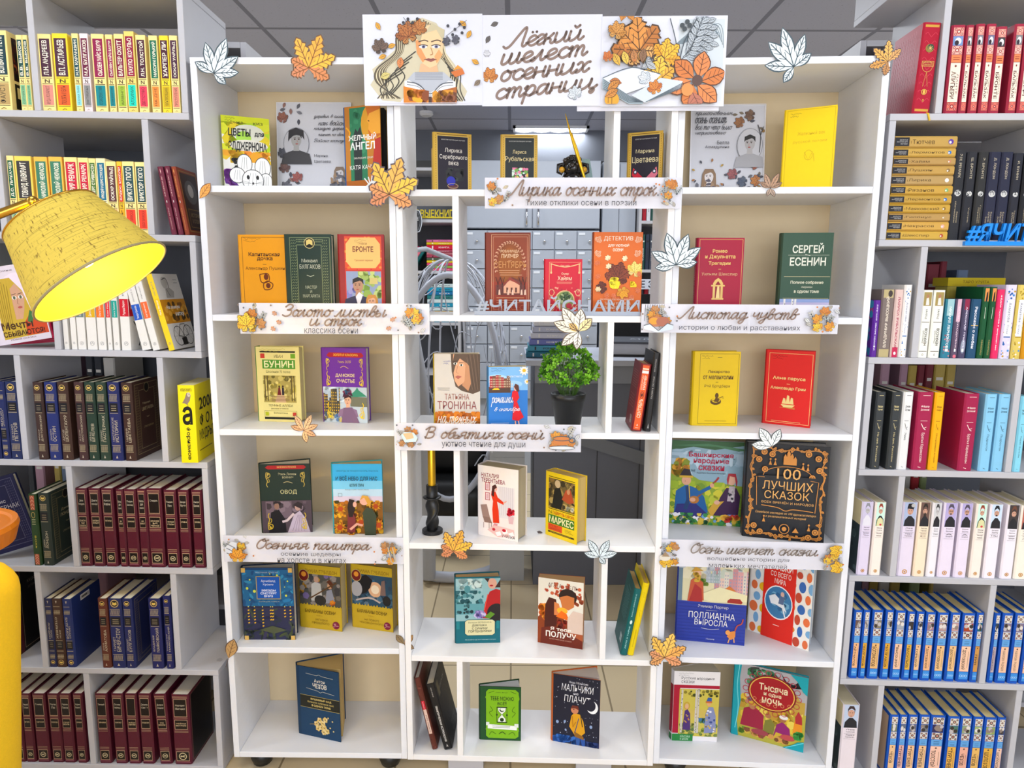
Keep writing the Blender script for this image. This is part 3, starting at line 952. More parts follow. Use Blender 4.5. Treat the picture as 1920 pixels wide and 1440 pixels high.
# rows of books: bookcase, shelf height, place, group, books (kind, left edge, thickness, height, width, set-back, lean, side shown, print)
ROWS = [
('SL',1.777,"left bookcase's top shelf",'cream paperbacks on the left bookcase top shelf',[
('cl',-0.4744,0.0417,0.1836,0.118,0.008,0.0,1,'f3dc8e','1d3b42','ВОЛЬФГАНГ ГЁТЕ','b89a60','ФАУСТ','thick cream book with teal panel'),
('cl',-0.4105,0.0149,0.1736,0.111,0.008,0.0,0,'f3dc8e','1d4a46','В.В. БЫКОВ','7fb88a','СОТНИКОВ','thin cream book with dark green panels'),
('cl',-0.3949,0.0117,0.1738,0.111,0.008,0.0,0,'f3dc8e','1d4a46','В.В. БЫКОВ','7fb88a','СОТНИКОВ','thin cream book with green panels'),
('cl',-0.3581,0.0313,0.177,0.113,0.008,0.0,0,'f3dc8e','4b2c3c','Л.Н. АНДРЕЕВ','d98c7c','ИУДА ИСКАРИОТ','cream book with plum and pink panels'),
('cl',-0.3233,0.0365,0.1788,0.114,0.008,0.0,0,'f5d432','4b2a3a','В.П. АСТАФЬЕВ','e0602c','ПРОКЛЯТЫ И УБИТЫ','yellow book with plum and orange panels'),
('cl',-0.2764,0.0156,0.1794,0.115,0.008,0.0,0,'f3dc8e','1d4a52','Н.М. КАРАМЗИН','8fd6d8','БЕДНАЯ ЛИЗА','thin cream book with pale turquoise panel'),
('cl',-0.2569,0.0196,0.1797,0.115,0.008,0.0,0,'ead8d8','6b2440','М.А. БУЛГАКОВ','8a8a88','ДНИ ТУРБИНЫХ','pinkish white book with grey panel'),
('cl',-0.2295,0.0299,0.1791,0.115,0.008,0.0,0,'f3dc8e','8e1f4c','СЬЮЗЕН УАЙС БАУЭР','17858c','ИСТОРИЯ ДРЕВНЕГО МИРА','wide cream book with crimson and teal panels'),
('cl',-0.195,0.0163,0.1783,0.114,0.008,0.0,0,'f3dc8e','8e1f4c','СЬЮЗЕН УАЙС БАУЭР','17858c','ИСТОРИЯ ДРЕВНЕГО МИРА','narrow cream book with crimson and teal panels'),
('cl',-0.1748,0.0227,0.1799,0.115,0.008,0.0,0,'f3dc8e','7c1f3c','ВАЛЬТЕР СКОТТ','9cb83c','АЙВЕНГО','cream book with maroon and lime panels'),
('cl',-0.1501,0.0234,0.1863,0.119,0.008,0.0,0,'f0d070','8e1c40','ПАУЛО КОЭЛЬО','1fd0b8','АЛХИМИК','taller cream book with bright turquoise panel'),
('cl',-0.1228,0.0235,0.1783,0.114,0.008,0.0,0,'f3dc8e','4b2434','Л.Н. ТОЛСТОЙ','e04058','ДЕТСТВО','cream book with plum and rose panels'),
('cl',-0.0915,0.0208,0.1776,0.114,0.008,0.0,0,'f3dc8e','1f6a50','МАКСИМ ГОРЬКИЙ','f08a3c','НА ДНЕ','cream book with green and orange panels'),
('cl',-0.0661,0.0215,0.178,0.114,0.008,0.0,0,'f5d432','4b2434','ХАРПЕР ЛИ','c8a818','УБИТЬ ПЕРЕСМЕШНИКА','yellow book with plum and ochre panels'),
('cl',-0.042,0.0195,0.1784,0.114,0.008,0.0,0,'f3dc8e','4b2a40','ОСКАР УАЙЛЬД','e08c74','ПРЕСТУПЛЕНИЕ','cream book with plum and salmon panels'),
]),
('SL',1.486,"left bookcase's second shelf",'books on the left bookcase second shelf',[
('cl',-0.4599,0.0171,0.185,0.118,0.008,0.0,0,'f3dc8e','1e5a40','Д.С. ЛИХАЧЕВ','8fc09a','ПИСЬМА','thin cream book with dark green panel'),
('cl',-0.4403,0.0408,0.1843,0.118,0.008,0.0,0,'f3d25a','3c3836','ГОВАРД ЛАВКРАФТ','b8a878','ЗОВ','wide yellow book with charcoal panel'),
('cl',-0.3924,0.0322,0.1837,0.118,0.008,0.0,0,'f3b84a','3f7a60','НИКОЛАЙ НЕКРАСОВ','e8c890','ПОЭМЫ','golden book with sage panel'),
('cl',-0.3562,0.0329,0.1843,0.118,0.008,0.0,0,'f3b84a','3f7a60','НИКОЛАЙ НЕКРАСОВ','e8c890','ПОЭМЫ','golden book with sage green panel'),
('cl',-0.3182,0.0316,0.1837,0.118,0.008,0.0,0,'f3dc8e','c4203c','МАРИЯ РЕМАРК','88b0c0','ТРИ ТОВАРИЩА','cream book with red panel'),
('cl',-0.2841,0.025,0.1829,0.117,0.008,0.0,0,'f3dc8e','c4203c','МАРИЯ РЕМАРК','88b0c0','НА ЗАПАДНОМ','narrower cream book with red panel'),
('cl',-0.2579,0.0171,0.182,0.116,0.008,0.0,0,'f3dc8e','4a7030','РОБЕРТ СТИВЕНСОН','a0b060','ОСТРОВ','thin cream book with moss green panel'),
('cl',-0.2394,0.0223,0.1824,0.117,0.008,0.0,0,'f3e4b0','1c6a88','АРКАДИЙ И БОРИС СТРУГАЦКИЕ','70b8c0','ПИКНИК','pale cream book with blue panel'),
('cl',-0.2163,0.025,0.1752,0.112,0.008,0.0,0,'f3dc8e','5c3838','ОСКАР УАЙЛЬД','e0a080','ПОРТРЕТ','cream book with brown panel'),
('cl',-0.1887,0.0119,0.1755,0.112,0.008,0.0,0,'f0c030','c83428','ОЛДОС ХАКСЛИ','d8a020','МИР','very thin golden book with red panel'),
('cl',-0.1755,0.0289,0.1759,0.113,0.008,0.0,0,'f3dc8e','2c4c50','ВИКТОР ГЮГО','f0442c','СОБОР ПАРИЖСКОЙ','cream book with slate panel and red panel'),
('cl',-0.144,0.025,0.1751,0.112,0.008,0.0,0,'f3dc8e','2c4c50','ВИКТОР ГЮГО','f0442c','СОБОР ПАРИЖСКОЙ','cream book with slate and vermilion panels'),
('lt',-0.0636,0.0134,0.1663,0.106,0.008,-9.0,0,'6b2438','АФОРИЗМЫ','e0b8b0','slim maroon book leaning left'),
('lt',-0.0462,0.0127,0.1679,0.107,0.008,-9.0,0,'6b2438','АФОРИЗМЫ','e0b8b0','slim maroon book leaning on its neighbour'),
('lt',-0.0292,0.0111,0.1669,0.107,0.008,-9.0,1,'8a3a20','ИСТОРИЯ В СЛОВАХ','e8b060','leaning brown book with framed portrait cover'),
]),
('SL',1.1935,"left bookcase's third shelf",'white banded books on the third shelf',[
('ws',-0.355,0.0123,0.1834,0.117,0.008,0.0,0,'3c8ad0','В. ПАНФИЛОВ','thin white book with pale blue band'),
('ws',-0.3358,0.0137,0.1838,0.118,0.008,0.0,0,'5c2c78','А. ПЕТРОВА','white book with violet band'),
('ws',-0.3193,0.0205,0.1841,0.118,0.008,0.0,0,'6c7c74','СЕРГЕЙ КРАСНОВ','white book with grey green band'),
('ws',-0.2947,0.0247,0.1845,0.118,0.008,0.0,0,'d8a810','Дина Сабитова','white book with ochre band'),
('ws',-0.2672,0.0206,0.1849,0.118,0.008,0.0,0,'f07020','Ольга Громова','white book with orange band'),
('ws',-0.2425,0.011,0.1853,0.119,0.008,0.0,0,'d81c28','Олег Раин','slim white book with red band'),
('ws',-0.2274,0.0151,0.1855,0.119,0.008,0.0,0,'1c9c8c','Ольга Зайцева','white book with teal band'),
('ws',-0.2069,0.0234,0.1926,0.123,0.008,0.0,1,'c81428','Эдуард Веркин','thick white book with scarlet band'),
('ws',-0.1547,0.0219,0.1734,0.111,0.008,-11.0,0,'2458b8','Тамара Крюкова','white book with blue band leaning left'),
('ws',-0.1273,0.0178,0.1845,0.118,0.008,-12.0,0,'f06830','Ася Кравченко','white book with coral band leaning left'),
('ws',-0.0862,0.0151,0.1985,0.127,0.008,-14.0,1,'f0c010','Лена Ленская','leaning book with yellow spine and bicycle cover'),
]),
('SL',0.9017,"left bookcase's fourth shelf",'gold tooled hardbacks on the fourth shelf',[
('bg',-0.5689,0.0267,0.205,0.131,0.004,0.0,0,'1c2658','НИКОЛАЙ','ГОГОЛЬ','0','navy hardback at the edge'),
('bg',-0.5394,0.021,0.2054,0.131,0.004,0.0,0,'1c2658','НИКОЛАЙ','ГОГОЛЬ','1','navy hardback with upside down gilt spine'),
('bg',-0.5168,0.0315,0.2059,0.132,0.004,0.0,0,'1e2a54','ЕВГЕНИЙ','ПЕТРОВ','0','navy hardback beside the divider'),
('bg',-0.4454,0.0253,0.2056,0.132,0.004,0.0,0,'3c2824','ФЁДОР','ДОСТОЕВСКИЙ','0','dark brown hardback with gilt bands'),
('bg',-0.4159,0.0309,0.2061,0.132,0.004,0.0,0,'202c68','ДЖЕЙН','ОСТИН','0','royal blue hardback with gilt bands'),
('bg',-0.3822,0.0281,0.2067,0.132,0.004,0.0,0,'402a22','АРТУР','ШОПЕНГАУЭР','0','brown hardback with gilt bands'),
('bg',-0.3387,0.0238,0.2074,0.133,0.004,0.0,0,'442c2c','ФЁДОР','ДОСТОЕВСКИЙ','0','reddish brown hardback with gilt bands'),
('bg',-0.312,0.0266,0.2078,0.133,0.004,0.0,0,'23382c','ИВАН','ШМЕЛЕВ','0','forest green hardback with gilt bands'),
('bg',-0.2826,0.0267,0.2083,0.133,0.004,0.0,0,'2a3c30','БОРИС','ПАСТЕРНАК','0','moss green hardback with gilt bands'),
('bg',-0.2524,0.0302,0.2088,0.134,0.004,0.0,0,'22285c','МИСТИЧЕСКИЕ','ИСТОРИИ','0','indigo hardback with gilt bands'),
('bg',-0.2166,0.028,0.208,0.133,0.004,0.0,1,'3c2620','МАРИНА','ЦВЕТАЕВА','0','brown hardback turned to show its framed cover'),
]),
('SL',0.6067,"left bookcase's fifth shelf",'burgundy hardbacks on the fifth shelf',[
('or',-0.485,0.0216,0.1989,0.127,0.006,0.0,0,'23401f','ВОХЬ','slim green book with red ornament bands'),
('bg',-0.4591,0.0274,0.2024,0.13,0.006,0.0,1,'26302a','ДЖЕК','ЛОНДОН','0','dark green hardback with gilt framed cover'),
('bu',-0.3582,0.0303,0.2173,0.139,0.006,0.0,0,'Джон Голсуорси','САГА О ФОРСАЙТАХ','burgundy hardback with black panels'),
('bu',-0.3237,0.0303,0.2178,0.139,0.006,0.0,0,'Данте Алигьери','БОЖЕСТВЕННАЯ КОМЕДИЯ','burgundy hardback with black panels'),
('bu',-0.2905,0.0316,0.2184,0.14,0.006,0.0,0,'Франсуа Рабле','ГАРГАНТЮА','burgundy hardback with black panels'),
('bu',-0.2516,0.0201,0.216,0.138,0.006,0.0,0,'Мигель де Сервантес','ДОН КИХОТ','slim burgundy hardback with black panels'),
('bu',-0.23,0.0317,0.2165,0.139,0.006,0.0,0,'Патрик Зюскинд','ПАРФЮМЕР','burgundy hardback with black panels'),
('bu',-0.1955,0.0245,0.2185,0.14,0.006,0.0,0,'Мигель де Сервантес','ДОН КИХОТ','slim burgundy hardback with black panels'),
('bu',-0.1703,0.0397,0.2205,0.141,0.006,0.0,0,'Стендаль','КРАСНОЕ И ЧЕРНОЕ','widest burgundy hardback with black panels'),
('bu',-0.1249,0.0331,0.2168,0.139,0.006,0.0,0,'Генрих Манн','МОЛОДЫЕ ГОДЫ','burgundy hardback with black panels'),
('bu',-0.0874,0.0288,0.2173,0.139,0.006,0.0,0,'Джордж Оруэлл','1984','burgundy hardback with black panels'),
('bu',-0.0514,0.0288,0.2179,0.139,0.006,0.0,0,'Оноре Бальзак','ЧЕЛОВЕК','burgundy hardback beside the end panel'),
]),
('SL',0.3118,"left bookcase's sixth shelf",'gold tooled hardbacks on the sixth shelf',[
('bk',-0.6202,0.0329,0.2548,0.19,0.03,0.0,1,'0c0a0c','large black book with maroon edges'),
('bg',-0.4672,0.0221,0.2,0.128,0.004,0.0,0,'22264c','ДЖЕК','ЛОНДОН','1','navy hardback with small white mark'),
('bg',-0.4466,0.0265,0.2005,0.128,0.004,0.0,0,'40281f','ДЖОН','СТЕЙНБЕК','1','chocolate hardback with upside down gilt spine'),
('bg',-0.4186,0.025,0.1994,0.128,0.004,0.0,1,'1e2c62','МИХАИЛ','БУЛГАКОВ','1','blue hardback with barcode sticker on its side'),
('bg',-0.3213,0.025,0.2025,0.13,0.004,0.0,0,'5c2c20','АННА','АХМАТОВА','0','slim russet hardback with gilt bands'),
('bg',-0.2933,0.0368,0.2031,0.13,0.004,0.0,0,'20285a','ГАРРИЕТ','БИЧЕР-СТОУ','0','wide navy hardback with gilt bands'),
('bg',-0.255,0.0265,0.2036,0.13,0.004,0.0,1,'1f2656','МИХАИЛ','БУЛГАКОВ','0','navy hardback with dark patterned cover'),
('bg',-0.1843,0.0325,0.2049,0.131,0.004,0.0,0,'202458','ВЛАДИМИР','МАЯКОВСКИЙ','0','indigo hardback with silver bands'),
('bg',-0.1445,0.0207,0.2132,0.136,0.004,0.0,0,'20245a','ВЛАДИМИР','МАЯКОВСКИЙ','0','indigo hardback beside the divider'),
]),
('SL',0.0185,"left bookcase's bottom shelf",'burgundy hardbacks on the bottom shelf',[
('bu',-0.6284,0.0272,0.2088,0.134,0.006,0.0,0,'Герберт Уэллс','МАШИНА','burgundy hardback partly hidden by yellow armchair'),
('bu',-0.5966,0.0362,0.2094,0.134,0.006,0.0,0,'Марк Твен','ПРИКЛЮЧЕНИЯ','burgundy hardback near yellow armchair'),
('bu',-0.5589,0.0272,0.2099,0.134,0.006,0.0,0,'Николай Гоголь','ВЕЧЕРА','burgundy hardback with black panels'),
('bu',-0.5272,0.0363,0.2105,0.135,0.006,0.0,0,'Гомер','ОДИССЕЯ','burgundy hardback with black panels'),
('bu',-0.4849,0.0318,0.2112,0.135,0.006,0.0,0,'Эдгар По','РАССКАЗЫ','burgundy hardback with black panels'),
('bu',-0.4516,0.0317,0.2118,0.136,0.006,0.0,0,'Герман Гессе','СТЕПНОЙ ВОЛК','burgundy hardback with black panels'),
('bu',-0.4139,0.0272,0.2124,0.136,0.006,0.0,0,'Хорхе Борхес','СОЧИНЕНИЯ','slim burgundy hardback beside the divider'),
('bu',-0.3519,0.0347,0.2135,0.137,0.006,0.0,0,'Теккерей','ЯРМАРКА','burgundy hardback just right of the divider'),
('bu',-0.3066,0.0332,0.2142,0.137,0.006,0.0,0,'Оскар Уайльд','ПОРТРЕТ','burgundy hardback with black panels'),
('bu',-0.2689,0.0332,0.2149,0.138,0.006,0.0,0,'Анна Каренина','ЗЕЛЁНАЯ МИЛЯ','burgundy hardback with blank black panel'),
('bu',-0.2311,0.0347,0.2155,0.138,0.006,0.0,0,'Джонатан Свифт','ПУТЕШЕСТВИЯ','burgundy hardback with black panels'),
('bu',-0.1813,0.0347,0.2147,0.137,0.006,-2.0,0,'Джером Сэлинджер','НАД ПРОПАСТЬЮ','burgundy hardback leaning slightly left'),
('bu',-0.139,0.0483,0.2139,0.137,0.006,0.0,1,'Маргарет Митчелл','УНЕСЁННЫЕ ВЕТРОМ','thick burgundy hardback showing its black cover'),
]),
('SR',1.775,"right bookcase's top shelf",'red spined books on the right bookcase top shelf',[
('rd',0.0532,0.041,0.2038,0.13,0.006,2.4,2,'large embossed red volume with gold crest'),
('br',0.1272,0.0319,0.1985,0.127,0.006,0.0,0,'a02840','ДАНТЕ','АЛИГЬЕРИ','7090c0','crimson book with pale label beside the divider'),
('br',0.161,0.0181,0.1983,0.127,0.006,0.0,0,'a02840','ОНОРЕ ДЕ','БАЛЬЗАК','808080','slim crimson book with lilac label'),
('br',0.1832,0.0209,0.2004,0.128,0.006,0.0,0,'a02840','ОНОРЕ ДЕ','БАЛЬЗАК','808088','crimson book with lilac label'),
('br',0.2072,0.0222,0.2002,0.128,0.006,0.0,0,'a02840','ОНОРЕ ДЕ','БАЛЬЗАК','70708c','crimson book with pink label'),
('br',0.23,0.0246,0.1942,0.124,0.006,0.0,0,'a02840','ШАРЛОТТА','БРОНТЕ','404040','crimson book with cream label and dark picture'),
('br',0.2705,0.0227,0.1996,0.128,0.006,0.0,0,'a02840','ОНОРЕ ДЕ','БАЛЬЗАК','808080','crimson book after a brown gap'),
('br',0.2963,0.022,0.1994,0.128,0.006,0.0,0,'a02840','АЛИСТЕР','БЕРГ','405060','crimson book at photo edge'),
]),
('SR',1.4801,"right bookcase's second shelf",'black hardbacks on the right bookcase second shelf',[
('db',0.1686,0.0267,0.2126,0.136,0.012,0.0,0,'26272b','Э.М. РЕМАРК','Земля обетованная','black hardback with round badge beside the stack'),
('db',0.1972,0.0241,0.2088,0.134,0.012,0.0,0,'24252b','Ш. БРОНТЕ','Учитель','black hardback with round badge'),
('db',0.2245,0.0235,0.2088,0.134,0.012,0.0,0,'2a2a2a','Э. БРОНТЕ','Грозовой перевал','black hardback with round badge'),
('db',0.2492,0.0273,0.2088,0.134,0.012,0.0,0,'24263a','Д. ЛОНДОН','Белый клык. Зов','blue black hardback with round badge'),
('db',0.2777,0.0272,0.2088,0.134,0.012,0.0,0,'24263a','Д. ЛОНДОН','Белый клык. Зов','blue black hardback with round badge'),
('db',0.3068,0.0227,0.2063,0.132,0.012,0.0,0,'24252e','И. БУНИН','Темные аллеи','black hardback with round badge'),
('db',0.3321,0.0264,0.2063,0.132,0.012,0.0,0,'1c1c20','А. КУПРИН','Гранатовый браслет','black hardback at photo edge'),
]),
('SR',1.1902,"right bookcase's third shelf",'books on the right bookcase third shelf',[
('pl',0.0054,0.0164,0.1425,0.091,0.006,0.0,2,'5a2090','РУПИ КАУР  ОБИЛИЕ ЖЕЛАНИЙ','f0e8f8','-1','violet book with white lettering'),
('pl',0.0225,0.0308,0.169,0.108,0.006,0.0,0,'7a6c66','ВЛАДИМИР ВЫСОЦКИЙ','e8dcc8','1','taupe book with pale gold ends'),
('pl',0.0546,0.0204,0.1692,0.108,0.006,0.0,0,'d8bcb4','ЛАРИСА РУБАЛЬСКАЯ','a83050','-1','pale pink book with red lettering'),
('fl',0.0759,0.0187,0.1812,0.116,0.006,0.0,0,'e8e4e0','Ахматова','1868b0','white labelled book with flowered spine by divider'),
('nk',0.1207,0.0255,0.1685,0.108,0.006,0.0,0,'eeece0','Родина','Николай НЕКРАСОВ','pale book with portrait,next to the divider'),
('nk',0.1488,0.0267,0.1687,0.108,0.006,0.0,0,'eeece0','Родина','Николай НЕКРАСОВ','pale book with portrait and olive edge'),
('pl',0.1794,0.0227,0.1467,0.094,0.006,0.0,0,'2c7a90','МИХАИЛ ЛЕРМОНТОВ','e8f0f0','-1','teal book with pink blossom foot'),
('pl',0.2034,0.0163,0.1469,0.094,0.006,0.0,0,'5c4c64','БЕЛЛА АХМАДУЛИНА','f0d8e0','-1','plum book with pink top'),
('pl',0.221,0.0181,0.1471,0.094,0.006,0.0,0,'4a4460','АЛЕКСАНДР ПУШКИН','e8e0f0','-1','slate violet book with crimson top'),
('pl',0.2411,0.024,0.1473,0.094,0.006,0.0,0,'1f4a6a','Рассказы о любви','e8e8f0','-1','steel blue book with two lines of lettering'),
('gr',0.267,0.0162,0.1775,0.114,0.006,0.0,0,'10502c','ПУШКИН','green book with orange top'),
('gr',0.2845,0.0155,0.1776,0.114,0.006,0.0,0,'10502c','ПУШКИН','green book with orange top and black cat'),
('pl',0.3013,0.0177,0.1713,0.11,0.006,0.0,0,'e82860','ФЁДОР ТЮТЧЕВ Я встретил вас','f8f0f0','-1','hot pink book with white lettering'),
('fl',0.3207,0.0258,0.1832,0.117,0.006,0.0,0,'d8d0e8','Ахматова','2a5fa8','white labelled book with blue flowered spine'),
('fl',0.349,0.0232,0.1834,0.117,0.006,0.0,0,'d8c060','Ахматова','a88818','white labelled book with golden flowered spine'),
('pl',0.3735,0.0154,0.181,0.116,0.006,0.0,0,'d09010','АННА','ffffff','-1','ochre book at photo edge'),
]),
('SR',0.8994,"right bookcase's fourth shelf",'pastel series hardbacks on the fourth shelf',[
('pa',0.0306,0.0243,0.2018,0.129,0.006,0.0,2,'34383a','Максим Горький','На дне. Рассказы','d8c890','charcoal hardback nearest the end panel'),
('pa',0.071,0.0236,0.2025,0.13,0.006,0.0,2,'34383a','Максим Горький','На дне. Рассказы','d8c890','charcoal hardback left of the white one'),
('pa',0.0986,0.0247,0.2029,0.13,0.006,0.0,0,'e2e2e0','Джейн Остин','Эмма','303030','white hardback with dark lettering'),
('pa',0.1354,0.0374,0.2036,0.13,0.006,0.0,0,'a01c48','Фёдор Достоевский','Братья Карамазовы','f0d8d0','crimson hardback between white and yellow ones'),
('pa',0.1768,0.024,0.2028,0.13,0.006,0.0,0,'f2ac08','Иван Гончаров','Обыкновенная история','8a5c08','amber yellow hardback'),
('pa',0.2501,0.0359,0.2013,0.129,0.006,0.0,2,'a01c48','Фёдор Достоевский','Братья Карамазовы','f0d8d0','crimson hardback with open gap to its left'),
('pa',0.3019,0.0278,0.2007,0.128,0.006,0.0,0,'86c4e4','Фёдор Достоевский','Подросток','305068','light blue hardback'),
('pa',0.335,0.0278,0.2012,0.129,0.006,0.0,0,'86c4e4','Фёдор Достоевский','Подросток','305068','light blue hardback beside the divider'),
('pa',0.3878,0.0198,0.1965,0.126,0.006,0.0,0,'86d0e4','Николай Гоголь','Тарас Бульба','304858','light blue hardback right of the divider'),
]),
('SR',0.6097,"right bookcase's fifth shelf",'portrait spined books on the fifth shelf',[
('ph',0.02,0.0297,0.201,0.129,0.006,0.0,2,'c8c0d8','8a8a90','dcd0e4','Александр Твардовский','Василий Тёркин','lilac book with grey portrait of a fair man'),
('ph',0.0539,0.0282,0.2003,0.128,0.006,0.0,0,'c8e8d8','8a4028','f0e4d8','Иван Бунин','Митина любовь','cream book with painted girl in headband'),
('ph',0.1247,0.0371,0.2021,0.129,0.006,0.0,0,'a8b4d0','3a2428','e0d4e4','Лев Толстой','Анна Каренина','wide lilac book with lady in dark dress'),
('ph',0.1659,0.0301,0.203,0.13,0.006,0.0,0,'6a5048','2c2420','f0dcc0','Антон Чехов','Дама с собачкой','cream book with bearded man'),
('ph',0.2001,0.0239,0.2023,0.129,0.006,0.0,0,'c8c8c8','404040','e8e4e8','Осип Мандельштам','Стихи','narrow pale book with grey portrait'),
('ph',0.2288,0.0348,0.2031,0.13,0.006,0.0,0,'b0a4d0','504858','e4d8e8','Борис Васильев','А зори здесь тихие','lilac book with bespectacled man'),
('ph',0.2704,0.032,0.2026,0.13,0.006,0.0,0,'b0a4d0','504858','e4d8e8','Борис Васильев','А зори здесь тихие','lilac book with the same bespectacled man'),
('ph',0.3105,0.0285,0.2021,0.129,0.006,0.0,0,'c8e8d8','8a4028','f0e4d8','Иван Бунин','Митина любовь','cream book with painted girl by green edge'),
('ph',0.3451,0.0326,0.2016,0.129,0.006,0.0,0,'c8d8e8','20242c','ece4ec','Евгений Замятин','Мы','white book with moustached man'),
('ph',0.3892,0.031,0.2012,0.129,0.006,0.0,0,'403838','6a4030','ece4ec','Теодор Драйзер','Американская трагедия','pale book with man holding his head'),
('ph',0.4236,0.0331,0.2006,0.128,0.006,0.0,0,'b06050','502020','f0e8d8','Михаил Шолохов','Тихий Дон','cream book at photo edge with lime side'),
]),
('SR',0.3131,"right bookcase's sixth shelf",'blue ornamented hardbacks on the sixth shelf',[
('bl',0.0254,0.022,0.1965,0.126,0.006,0.0,0,'e8b080','АЙТМАТОВ','685048','blue book with apricot label'),
('bl',0.0502,0.0178,0.1972,0.126,0.006,0.0,0,'d8a030','БУЛГАКОВ','a0a098','slim blue book with ochre label'),
('bl',0.0735,0.0282,0.1982,0.127,0.006,0.0,0,'e0b070','БОГОМОЛОВ','807860','wide blue book with tan label'),
('bl',0.1081,0.0211,0.1992,0.127,0.006,0.0,0,'d8a030','БУЛГАКОВ','b0b0a8','slim blue book with ochre label'),
('bl',0.1341,0.0267,0.1986,0.127,0.006,0.0,0,'e8bc9c','ВЫСОЦКИЙ','9aa0a8','blue book with peach label'),
('bl',0.165,0.0204,0.1965,0.126,0.006,0.0,0,'d8a838','ВАСИЛЬЕВ','302824','slim blue book with golden label'),
('bl',0.1889,0.0203,0.1972,0.126,0.006,0.0,0,'e4b888','ГОРЬКИЙ','404048','blue book with peach label and dark picture'),
('bl',0.2134,0.0252,0.1966,0.126,0.006,0.0,0,'e8b080','ДОСТОЕВСКИЙ','a07880','blue book with apricot label'),
('bl',0.2435,0.0286,0.1961,0.126,0.006,0.0,0,'e4b880','ДОСТОЕВСКИЙ','b09088','blue book with tan label'),
('bl',0.277,0.0258,0.1972,0.126,0.006,0.0,0,'e4b880','ДОСТОЕВСКИЙ','c09890','blue book with tan label'),
('bl',0.3077,0.0327,0.1968,0.126,0.006,0.0,0,'ecc0a0','ДОСТОЕВСКИЙ','a04020','wide blue book with pink label and red picture'),
('bl',0.3439,0.0187,0.1992,0.127,0.006,0.0,0,'c89048','ГРИН','1c6468','slim blue book with brown label by divider'),
('bl',0.3897,0.0159,0.1992,0.127,0.006,0.0,0,'b0a0a8','ДОСТОЕВСКИЙ','304450','slim blue book with grey label,right of divider'),
('bl',0.4105,0.0276,0.2,0.128,0.006,0.0,0,'e8bc9c','КАРАМЗИН РАДИЩЕВ','807080','blue book with peach label,right of divider'),
('bl',0.443,0.0262,0.2011,0.129,0.006,0.0,0,'e8bc9c','КАРАМЗИН РАДИЩЕВ','807080','blue book with peach label'),
('bl',0.4727,0.02,0.2019,0.129,0.006,0.0,0,'e8bc9c','КУПРИН','606070','blue book at photo edge'),
]),
('SR',0.0195,"right bookcase's bottom shelf",'blue ornamented hardbacks on the bottom shelf',[
('ph',0.018,0.0449,0.2138,0.137,0.006,0.0,2,'b8c4d8','3a2a2c','e4d8dc','Лев Толстой','Анна Каренина','white book with lady portrait'),
('bl',0.1467,0.0238,0.1884,0.121,0.006,0.0,2,'e4b888','ЧЕХОВ','70785c','blue book with peach label by divider'),
('bl',0.1719,0.0213,0.1894,0.121,0.006,0.0,0,'d8a8a0','ТУРГЕНЕВ','606878','slim blue book with pinkish label'),
('bl',0.1953,0.0261,0.1905,0.122,0.006,0.0,0,'e8b888','ТУРГЕНЕВ','686878','blue book with apricot label'),
('bl',0.2249,0.0283,0.1918,0.123,0.006,0.0,0,'e4b888','ТУРГЕНЕВ','6c7078','blue book with tan label'),
('bl',0.2554,0.0387,0.1917,0.123,0.006,0.0,0,'ecbca4','ТОЛСТОЙ','302850','widest blue book with pink label'),
('bl',0.3015,0.0309,0.1902,0.122,0.006,0.0,0,'e0a848','ТУРГЕНЕВ','487060','blue book with golden label'),
('bl',0.3345,0.0302,0.1916,0.123,0.006,0.0,0,'e4a890','ЧЕХОВ','90a070','blue book with salmon label'),
('bl',0.3676,0.028,0.1914,0.122,0.006,0.0,0,'e0b060','ЧЕХОВ','98a868','blue book with ochre label'),
('bl',0.3979,0.0324,0.1911,0.122,0.006,0.0,0,'dca840','ШОЛОХОВ','90a058','blue book with mustard label'),
('bl',0.4321,0.0217,0.1923,0.123,0.006,0.0,0,'e8c0a8','ШОЛОХОВ','404050','slim blue book with pale label'),
]),
]

# ---------------------------------------------------------------- covers of the books on display
def bust(A, x, y, s, skin, hair, cloth, long=True, look=1, dark='3a2018'):
	"""head and shoulders, s = head half-width in percent of the cover width"""
	k = A.W / A.H
	sy = s * k
	if long:
		A.p([(x - s * 1.25, y + sy * .6), (x - s * .8, y + sy * 1.5), (x + s * .8, y + sy * 1.5), (x + s * 1.3, y + sy * .6), (x + s * 1.5, y - sy * 2.2), (x - s * 1.5, y - sy * 2.2)], hair)
	A.p([(x - s * 2.6, y - sy * 4), (x - s * 2.2, y - sy * 2.3), (x - s * .5, y - sy * 1.7), (x + s * .5, y - sy * 1.7), (x + s * 2.2, y - sy * 2.3), (x + s * 2.6, y - sy * 4)], cloth)
	A.p([(x - s * .42, y - sy * .8), (x + s * .42, y - sy * .8), (x + s * .5, y - sy * 1.8), (x - s * .5, y - sy * 1.8)], skin)
	A.e(x, y, s * .86, sy * 1.2, skin)
	A.p([(x - s * .95, y + sy * .2), (x - s * .9, y + sy * 1.1), (x, y + sy * 1.5), (x + s * .9, y + sy * 1.1), (x + s * .95, y + sy * .2), (x + s * .6, y + sy * .7), (x - s * .3 * look, y + sy * .85), (x - s * .7, y + sy * .5)], hair)
	for e in (-.34, .34):
		A.e(x + s * (e + .1 * look), y + sy * .1, s * .15, sy * .09, dark, 8)
		A.l([(x + s * (e - .2 + .1 * look), y + sy * .32), (x + s * (e + .2 + .1 * look), y + sy * .34)], s * .08, dark)
	A.l([(x + s * .12 * look, y), (x + s * .2 * look, y - sy * .35), (x + s * .05 * look, y - sy * .38)], s * .06, 'a86848')
	A.e(x + s * .1 * look, y - sy * .66, s * .26, sy * .1, 'a84840', 8)
